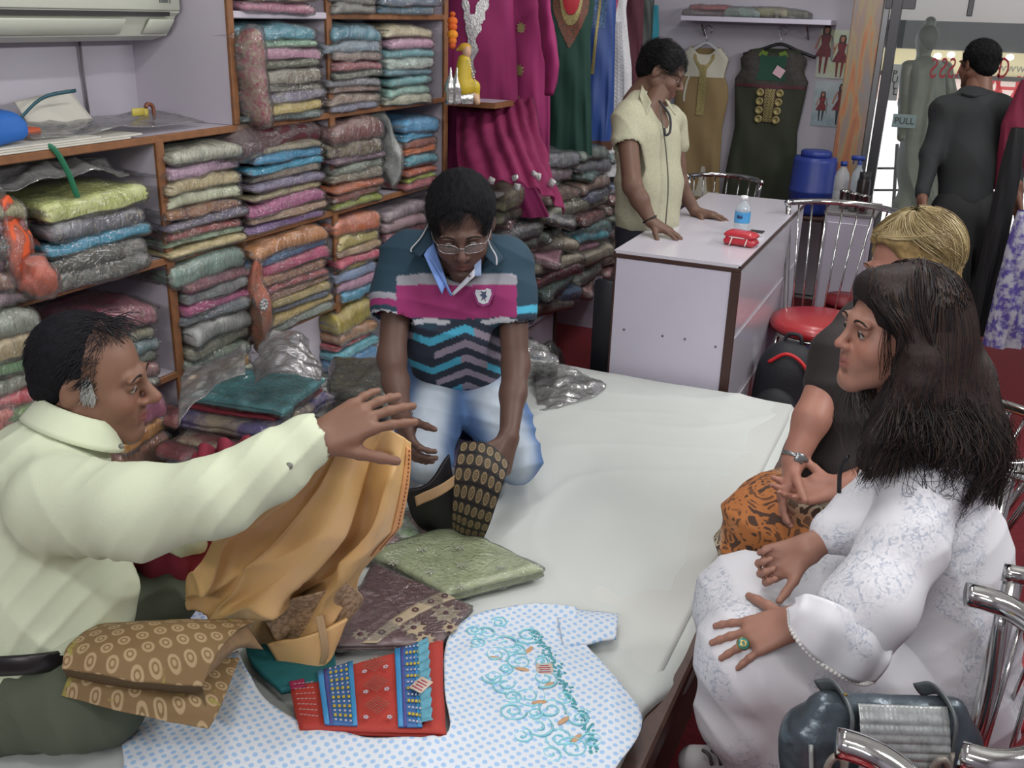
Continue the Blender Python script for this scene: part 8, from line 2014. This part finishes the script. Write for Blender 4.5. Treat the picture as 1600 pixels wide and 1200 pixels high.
# --- crimson cloths, teal cloth
crm = cloth_mat('crimson_cotton', '#7b1f33')
drape('crimson_cloth', 'crimson cloth hanging beneath the older man\'s outstretched arm', 'cloth', [[D(200, 845, 2.0), D(198, 900, 2.02), D(238, 946, 2.08)], [D(255, 845, 1.96), D(262, 890, 2.0), D(272, 935, 2.06)], [D(340, 825, 1.95), D(330, 870, 2.0), D(305, 925, 2.06)]], crm, n=(30, 30), wob=.006, fr=3, thick=.005)
drape('crimson_bundle', 'crimson cloth crumpled behind the older man\'s raised forearm', 'cloth', [[D(300, 705, 2.3), D(290, 735, 2.25), D(300, 790, 2.1)], [D(345, 695, 2.28), D(345, 730, 2.2), D(350, 780, 2.1)], [D(400, 690, 2.28), D(405, 720, 2.2), D(400, 770, 2.1)]], crm, n=(30, 30), wob=.014, fr=3, thick=.006)
tealc = cloth_mat('teal_cotton', '#155e63')
fold_sheet([[Z(385, 990, .452), Z(392, 1040, .45), Z(440, 1085, .455)], [Z(450, 985, .455), Z(460, 1030, .455), Z(482, 1076, .46)], [Z(520, 968, .455), Z(523, 1020, .458), Z(528, 1064, .46)]], 'teal_cloth', tealc, lab='teal cloth folded under the golden cloth beside the red piece', cat='cloth', th=.014, amp=.006)
fold_sheet([[Z(452, 1068, .470), Z(455, 1080, .470)], [Z(475, 1063, .472), Z(478, 1074, .472)]], 'magenta_scrap', cloth_mat('magenta_deep2', '#8a1c44'), lab='scrap of magenta cloth between the teal and the red cloth', cat='cloth', n=(10, 10), amp=.004)

# --- the golden cloth
gm_ = mat('golden_satin', '#d6b070', .45, vary=.05, vscale=6, bump=.12, bscale=260, bdist=.001, color2='#cda57a')
G_ = [[(497, 703, 1.70), (530, 678, 1.665), (566, 662, 1.665), (597, 667, 1.70), (622, 678, 1.735), (643, 692, 1.755)],
      [(452, 762, 1.69), (492, 758, 1.73), (545, 748, 1.69), (576, 742, 1.77), (610, 752, 1.735), (641, 762, 1.775)],
      [(392, 800, 1.73), (442, 828, 1.81), (508, 832, 1.74), (556, 842, 1.84), (592, 832, 1.78), (628, 824, 1.825)],
      [(345, 828, 1.81), (398, 872, 1.89), (458, 890, 1.81), (508, 892, 1.92), (556, 886, 1.85), (600, 866, 1.91)],
      [(316, 876, 1.90), (362, 922, 1.95), (420, 930, 1.88), (470, 932, 1.99), (522, 922, 1.94), (562, 906, 1.99)],
      [(288, 912, 1.99), (336, 952, 2.01), (400, 974, 1.96), (450, 980, 2.05), (502, 964, 2.01), (546, 934, 2.05)],
      [(330, 958, 2.06), (378, 984, 2.06), (414, 1008, 2.055), (452, 1012, 2.07), (492, 996, 2.065), (530, 968, 2.07)]]
C = np.array([[D(*p) for p in r_] for r_ in G_]); n0, n1 = 130, 110
A_ = np.stack([catmull(C[:, j], n0) for j in range(C.shape[1])], 1); GP = np.stack([catmull(A_[i], n1) for i in range(n0)], 0)
vv_ = np.linspace(0, 1, n0)[:, None]; uu_ = np.linspace(0, 1, n1)[None, :]
du = np.gradient(GP, axis=0); dv_ = np.gradient(GP, axis=1); NN = np.cross(du, dv_); NN /= np.linalg.norm(NN, axis=2)[..., None]; NN *= np.sign((NN @ IB).mean())
w_ = fbm(np.stack([uu_ + 0 * vv_, vv_ + 0 * uu_, 0 * uu_ + 0 * vv_], -1) * 2.6 + 3, 5, 2)
ph = (uu_ * 3.1 + vv_ * .9 * np.sin(uu_ * 3) + .55 * w_)
amp_ = .030 * np.clip(vv_ * 2.2, .12, 1) * np.clip((1.04 - vv_) * 5, 0, 1)
GP = GP + NN * (amp_ * ((1 - np.abs(np.sin(ph * np.pi))) ** 1.6 - .35))[..., None]
ph2 = vv_ * 3.2 + uu_ * 1.6 + .5 * w_
GP = GP + NN * (.024 * np.clip(vv_ * 1.6 - .3, 0, 1) * (1 - np.abs(np.sin(ph2 * np.pi))) ** 2)[..., None]
GP[..., 2] = np.maximum(GP[..., 2], .455)
gold = thick_sheet('golden_cloth', GP, gm_, .0035); tag(gold, 'large golden tan cloth held up by the older man, falling in folds to the sheet', 'cloth')
# stitched hem along the right edge
mm = MB()
for i in range(4, 62, 2):
    p = GP[i, -5] + NN[i, -5] * .003; q = GP[i + 1, -5] + NN[i + 1, -5] * .003; mm.tube([p, q], .0013, n=5)
mm.build('hem_stitching', mat('rust_stitch', '#7f4a34', .7), gold)['kind'] = 'stuff'
thick_sheet('hem', (GP + NN * .0025)[3:66, -9:-1], mat('peach_hem', '#d49a62', .6, bump=.2, bscale=200), .002, gold)
brc = mat('floral_brocade', '#c0a484', .5, color2='#8f7658', vscale=110, vcontrast=2.5, bump=.6, bscale=160)
fold_sheet([[D(402, 945, 1.93), D(430, 1002, 2.0), D(418, 1012, 2.03)], [D(450, 935, 1.93), D(470, 962, 1.99), D(468, 1000, 2.03)], [D(510, 920, 1.93), D(530, 945, 1.99), D(532, 975, 2.03)], [D(541, 908, 1.95), D(566, 932, 2.0), D(558, 950, 2.03)]], 'brocade_border', brc, gold, th=.004)
fold_sheet([[D(492, 962, 1.96), D(504, 960, 1.96)], [D(500, 1000, 1.955), D(512, 1000, 1.955)], [D(500, 1030, 1.965), D(512, 1026, 1.965)], [D(487, 1063, 1.99), D(493, 1062, 1.99)]], 'loose_strip', mat('tan_strip', '#a58a66', .7), gold, n=(30, 8))
fold_sheet([[D(420, 1002, 1.99), D(440, 1035, 2.0)], [D(490, 985, 1.97), D(500, 1038, 1.98)], [D(540, 960, 2.0), D(520, 1000, 2.0)]], 'lower_fold', gm_, gold, n=(30, 16), th=.01, amp=.008)

# --- black cloth with gold dots in the kneeling man's hands
bk = cloth_mat('black_silk', '#17151a', rough=.5)
bdt = patmat('black_gold_dots', '#1b181c', '#857150', 34, thr=.30, ring=True, rough=.5)
def stripedots():
    m, nt, b = newmat('black_gold_rows'); tc = nd(nt, 'ShaderNodeTexCoord'); sx = nd(nt, 'ShaderNodeSeparateXYZ'); lk(nt, tc, 'UV', sx, 0)
    def fn(op, a, bb): 
        n = nd(nt, 'ShaderNodeMath', operation=op)
        for i, q in enumerate((a, bb)):
            if q is None: continue
            if isinstance(q, tuple): lk(nt, q[0], q[1], n, i)
            else: n.inputs[i].default_value = q
        return (n, 0)
    U = fn('MULTIPLY', (sx, 0), 6.0); V_ = fn('MULTIPLY', (sx, 1), 7.0); fu = fn('SUBTRACT', fn('FRACT', U, None), .5); fv = fn('SUBTRACT', fn('FRACT', V_, None), .5)
    r2 = fn('SQRT', fn('ADD', fn('MULTIPLY', fu, fu), fn('MULTIPLY', fv, fv)), None)
    rp_ = nd(nt, 'ShaderNodeValToRGB'); e = rp_.color_ramp.elements; e[0].position = 0; e[0].color = (*lin('#2a2422'), 1); e[1].position = .12; e[1].color = (*lin('#8a7858'), 1)
    for p, c in ((.2, '#3a3028'), (.26, '#8a7858'), (.36, '#8a7858'), (.40, '#2b2723')): q = e.new(p); q.color = (*lin(c), 1)
    lk(nt, r2[0], 0, rp_, 0)
    st = fn('GREATER_THAN', fn('ABSOLUTE', fv, None), .40); mx = nd(nt, 'ShaderNodeMix', data_type='RGBA'); lk(nt, st[0], 0, mx, 0); lk(nt, rp_, 0, mx, 6); mx.inputs[7].default_value = (*lin('#111013'), 1); lk(nt, mx, 2, b, 'Base Color'); b.inputs['Roughness'].default_value = .55; return m
bc_ = fold_sheet([[D(722, 690, 2.44), D(712, 735, 2.42), D(708, 790, 2.44), D(708, 822, 2.48)], [D(762, 692, 2.41), D(752, 740, 2.40), D(735, 800, 2.43), D(725, 832, 2.48)], [D(795, 722, 2.41), D(785, 760, 2.40), D(768, 810, 2.43), D(756, 836, 2.48)]], 'black_dotted_cloth', stripedots(), lab='black cloth with rows of gold medallions held by the kneeling man', cat='cloth', th=.006, amp=.004)
fold_sheet([[D(632, 762, 2.44), D(648, 810, 2.50), D(668, 828, 2.54)], [D(668, 752, 2.43), D(685, 800, 2.48), D(705, 830, 2.52)], [D(700, 712, 2.45), D(712, 762, 2.46), D(718, 812, 2.49)]], 'plain_half', bk, bc_, th=.010, amp=.008)
fold_sheet([[D(648, 775, 2.415), D(651, 790, 2.42)], [D(684, 758, 2.41), D(690, 772, 2.415)], [D(716, 738, 2.42), D(716, 752, 2.425)]], 'beige_lining_strip', mat('beige_lining', '#a58763', .7), bc_, n=(24, 8))
# small crumpled packets under the golden cloth
def crumple(name, label, px, py, z, sz, m, seed, cat='packet', group=None, rz=0):
    Vv, Fv = packet_shape(*sz, seed, nx=20, ny=24, nz=6, amp=.008, layers=2); Mz = np.array(Matrix.Rotation(rz, 3, 'Z')); c = Z(px, py, z); c[2] = z + sz[2] / 2
    o = mesh_obj(name, Vv @ Mz.T + c, Fv, m); tag(o, label, cat, group)
    Vv, Fv = packet_shape(*sz, seed, nx=22, ny=26, nz=6, amp=.009, layers=1, puff=.005); mesh_obj('plastic_sleeve', Vv @ Mz.T + c, Fv, PLNEAR, o); return o
GC = 'small packets half under the golden cloth'
crumple('wrapped_packet', 'bright green and white packet beside the black cloth', 618, 832, .43, (.12, .14, .035), mat('green_white_print', '#7fa36a', .5, color2='#b9c2b4', vscale=30, vcontrast=2), 3, group=GC, rz=.7)
crumple('wrapped_packet', 'orange and brown packet beside the black cloth', 650, 828, .43, (.10, .13, .03), mat('orange_brown_print', '#9a5a34', .6, color2='#4a3a30', vscale=40, vcontrast=2), 5, group=GC, rz=-.4)
crumple('wrapped_packet', 'pink glittery packet below the green and white one', 596, 862, .43, (.10, .12, .03), mat('pink_glitter', '#a9747a', .5, color2='#b9a5a2', vscale=60, vcontrast=2), 7, group=GC, rz=.3)

# --- heap in front of the brown post
GH = 'large wrapped packets heaped by the shelf post'
def heap(label, cs, th, m, seed, plastic=.006, layers=2): return quad_packet('wrapped_packet', label, 'packet', cs, th, m, seed=seed, plastic=plastic, group=GH, layers=layers, amp=.006)
navp = mat('navy_floral', '#1c3542', .6, color2='#3b5a66', vscale=20, vcontrast=2)
bgp = mat('beige_violet_print', '#bfae90', .6, color2='#4a3a86', vscale=5, vcontrast=3.5)
bgr = mat('beige_red_print', '#bfae90', .6, color2='#8a2a34', vscale=6, vcontrast=4)
tl = mat('turquoise_cotton', '#4aa5ac', .6, vary=.12, vscale=30)
heap('navy floral packet at the bottom of the heap by the shelf post', (Z(262, 750, .45), Z(400, 770, .45), Z(480, 700, .45), Z(330, 680, .45)), .05, navp, 3)
heap('beige packet with red flowers under the violet-patterned one in the heap', (Z(268, 705, .50), Z(405, 730, .50), Z(500, 668, .50), Z(340, 640, .50)), .038, bgr, 5)
heap('beige packet with violet pattern under the turquoise one in the heap', (Z(276, 670, .54), Z(415, 695, .54), Z(525, 635, .54), Z(360, 612, .54)), .045, bgp, 7)
heap('thin wine red packet edge just under the turquoise packet', (Z(285, 640, .587), Z(428, 660, .587), Z(505, 612, .587), Z(380, 592, .587)), .012, mat('wine_red', '#6d1f2c', .6), 9, 0)
heap('turquoise packet on top of the heap by the shelf post', (Z(296, 628, .60), Z(440, 655, .60), Z(510, 600, .60), Z(378, 588, .60)), .026, tl, 11, .008)
heap('dark olive beaded packet right of the heap, by the kneeling man\'s arm', (Z(515, 640, .47), Z(600, 655, .47), Z(625, 590, .47), Z(520, 585, .47)), .07, mat('olive_beaded', '#4d5240', .6, color2='#2f3228', vscale=60, vcontrast=2), 13)
heap('dark violet packet under the olive beaded one', (Z(520, 690, .435), Z(605, 690, .435), Z(620, 640, .435), Z(530, 640, .435)), .03, mat('dark_violet', '#3a2b3c', .6, vary=.2, vscale=20), 15)
for k, (px, py, c, l) in enumerate(((244, 640, '#9c4a4a', 'small coral packet poking out left of the heap'), (246, 690, '#8c2432', 'small crimson packet poking out left of the heap, lower'), (262, 722, '#20587a', 'small blue packet behind the older man\'s shoulder'))):
    crumple('wrapped_packet', l, px + 30, py + 20, .45 + .05 * (2 - k), (.10, .10, .03), mat('hp' + c[1:], c, .6), 20 + k, group=GH)
def bag(label, pts, seed, amp=.03, group='empty clear plastic bags', n=(36, 36)):
    Cc = np.array(pts, float); A_ = np.stack([catmull(Cc[:, j], n[0]) for j in range(Cc.shape[1])], 1); Pq = np.stack([catmull(A_[i], n[1]) for i in range(n[0])], 0)
    N_ = np.cross(np.gradient(Pq, axis=0), np.gradient(Pq, axis=1)); N_ /= np.linalg.norm(N_, axis=2)[..., None] + 1e-9
    Pq = Pq + N_ * (amp * (1 - np.abs(fbm(Pq * 11 + seed, seed, 3))) * .6 + amp * .4 * fbm(Pq * 24 + seed, seed + 1, 2))[..., None]
    o = thick_sheet('plastic_bag', Pq, PLBAG, .002); return tag(o, label, 'plastic bag', group)
bag('crumpled clear plastic bag standing against the white cupboard', [[D(398, 600, 2.75), D(402, 560, 2.85), D(420, 525, 2.95)], [D(445, 590, 2.7), D(448, 550, 2.82), D(455, 520, 2.95)], [D(500, 600, 2.75), D(500, 570, 2.85), D(480, 540, 2.95)]], 3, .03)
bag('clear plastic bag draped beside the shelf post over the heap', [[D(282, 668, 2.56), D(284, 600, 2.68), D(290, 575, 2.75)], [D(330, 610, 2.62), D(330, 585, 2.68), D(335, 568, 2.75)], [D(385, 590, 2.65), D(385, 560, 2.7), D(388, 540, 2.75)]], 5, .02)
bag('flat clear plastic bag lying on the sheet near the counter', [[Z(832, 565, .44), Z(836, 600, .435), Z(842, 640, .43)], [Z(880, 568, .46), Z(885, 600, .45), Z(880, 632, .435)], [Z(925, 585, .44), Z(948, 598, .44), Z(930, 618, .43)]], 7, .018)
bag('clear plastic bag bunched between the kneeling man and the low cabinet', [[Z(812, 590, .43), D(815, 555, 3.3), D(820, 530, 3.45)], [Z(840, 585, .43), D(845, 560, 3.3), D(838, 540, 3.45)], [Z(870, 580, .43), D(872, 568, 3.35), D(866, 560, 3.45)]], 9, .03)
# pale blue/lilac petticoat cloth behind the kneeling man's legs
o = fold_sheet([[D(690, 640, 2.95), D(690, 690, 2.85), D(690, 730, 2.78)], [D(728, 640, 2.95), D(728, 690, 2.85), D(728, 740, 2.78)], [D(765, 640, 2.95), D(765, 690, 2.85), D(765, 730, 2.78)]], 'lilac_cloth', mat('lilac_cotton', '#9a8fae', .8, vary=.1), lab='pale lilac cloth showing between the kneeling man\'s knees', cat='cloth', th=.01, amp=.02)

# ------------------------------------------------------------------ odd packets on the shelves
def slab(name, label, cat, c, dims, m, rot=(0, 0, 0), seed=1, sleeve=.005, group=None, amp=.004, layers=3):
    Mr = np.array((Matrix.Rotation(rot[2], 3, 'Z') @ Matrix.Rotation(rot[1], 3, 'Y') @ Matrix.Rotation(rot[0], 3, 'X')))
    V, F = packet_shape(*dims, seed, amp=amp, layers=layers, nx=18, ny=18, nz=8); o = mesh_obj(name, V @ Mr.T + np.array(c), F, m); tag(o, label, cat, group)
    if sleeve: V, F = packet_shape(*dims, seed, amp=amp * 1.6, layers=1, puff=sleeve, nx=22, ny=22, nz=8); mesh_obj('plastic_sleeve', V @ Mr.T + np.array(c), F, PLNEAR, o)
    return o
GO = 'odd packets standing or hanging on the shelves'
q = atx(392, 140, -1.97); slab('wrapped_packet', 'maroon brocade packet standing at the left of the recess-side cubby', 'packet', (-2.06, 2.50, 1.485), (.26, .28, .055), mat('maroon_brocade', '#97304c', .5, color2='#9a8a6c', vscale=70, vcontrast=1.6), (math.pi / 2 + .10, 0, 0), 3, .008, GO)
bpy.data.objects[-1] if False else None
slab('wrapped_packet', 'white packet standing upright in the middle shelving cubby', 'packet', (-2.03, 3.345, 1.19), (.22, .055, .27), mat('white_grey_cloth', '#b5bab2', .6, color2='#8f9598', vscale=14, vcontrast=1.5), (0, 0, 0), 5, .006, GO, layers=1)
hp = slab('wrapped_packet', 'orange and brown packet hanging off the shelf edge beside the brown piles', 'packet', (-1.945, 2.50, .80), (.05, .13, .30), mat('orange_flower_cloth', '#9a6a44', .5, color2='#d4602c', vscale=7, vcontrast=3), (.05, .10, 0), 7, .006, GO, layers=1)
c = atx(412, 476, -1.915); m = MB()
for k in range(8):
    a = k * .785; Vs, Fs = cube_grid(2, 2, 2); Vs = Vs / np.linalg.norm(Vs, axis=1)[:, None] * .007; m.add(Vs + c + [0.0, .014 * math.cos(a), .014 * math.sin(a)], Fs)
m.lathe([(0, .004), (.008, .003), (.009, 0)], c, 10, rot=np.array(Matrix.Rotation(math.pi / 2, 3, 'Y'))).build('silver_flower', silver, hp)
slab('orange_bag', 'orange wrapped cloth spilling over the edge between the two ledge-side piles', 'bag', atx(52, 385, -1.955) , (.05, .12, .22), mat('orange_netting', '#dd5a2c', .5, bump=.5, bscale=30, color2='#c8552c', vscale=20), (.12, .1, 0), 9, .010, GO, amp=.012, layers=1)
slab('orange_bag', 'lower bulge of orange wrapped cloth hanging below the ledge-side piles', 'bag', atx(66, 437, -1.935), (.05, .085, .085), mat('orange_netting', '#dd5a2c', .5), (.1, .1, 0), 11, .008, GO, amp=.008, layers=1)
slab('wrapped_packet', 'dark red bundle squeezed under the board over the middle cubby', 'packet', (-2.10, 2.62, 1.295), (.26, .58, .075), mat('dark_red_bundle', '#4a1720', .7, vary=.25, vscale=20), (.02, 0, 0), 13, .006, GO, amp=.010)
bag('empty clear bags heaped over the lime-yellow packet', [[(-1.99, 1.60, 1.27), (-2.1, 1.60, 1.29), (-2.2, 1.62, 1.28)], [(-1.985, 1.80, 1.285), (-2.1, 1.80, 1.31), (-2.2, 1.8, 1.29)], [(-1.99, 2.0, 1.26), (-2.1, 2.0, 1.28), (-2.2, 2.0, 1.27)]], 11, .03)
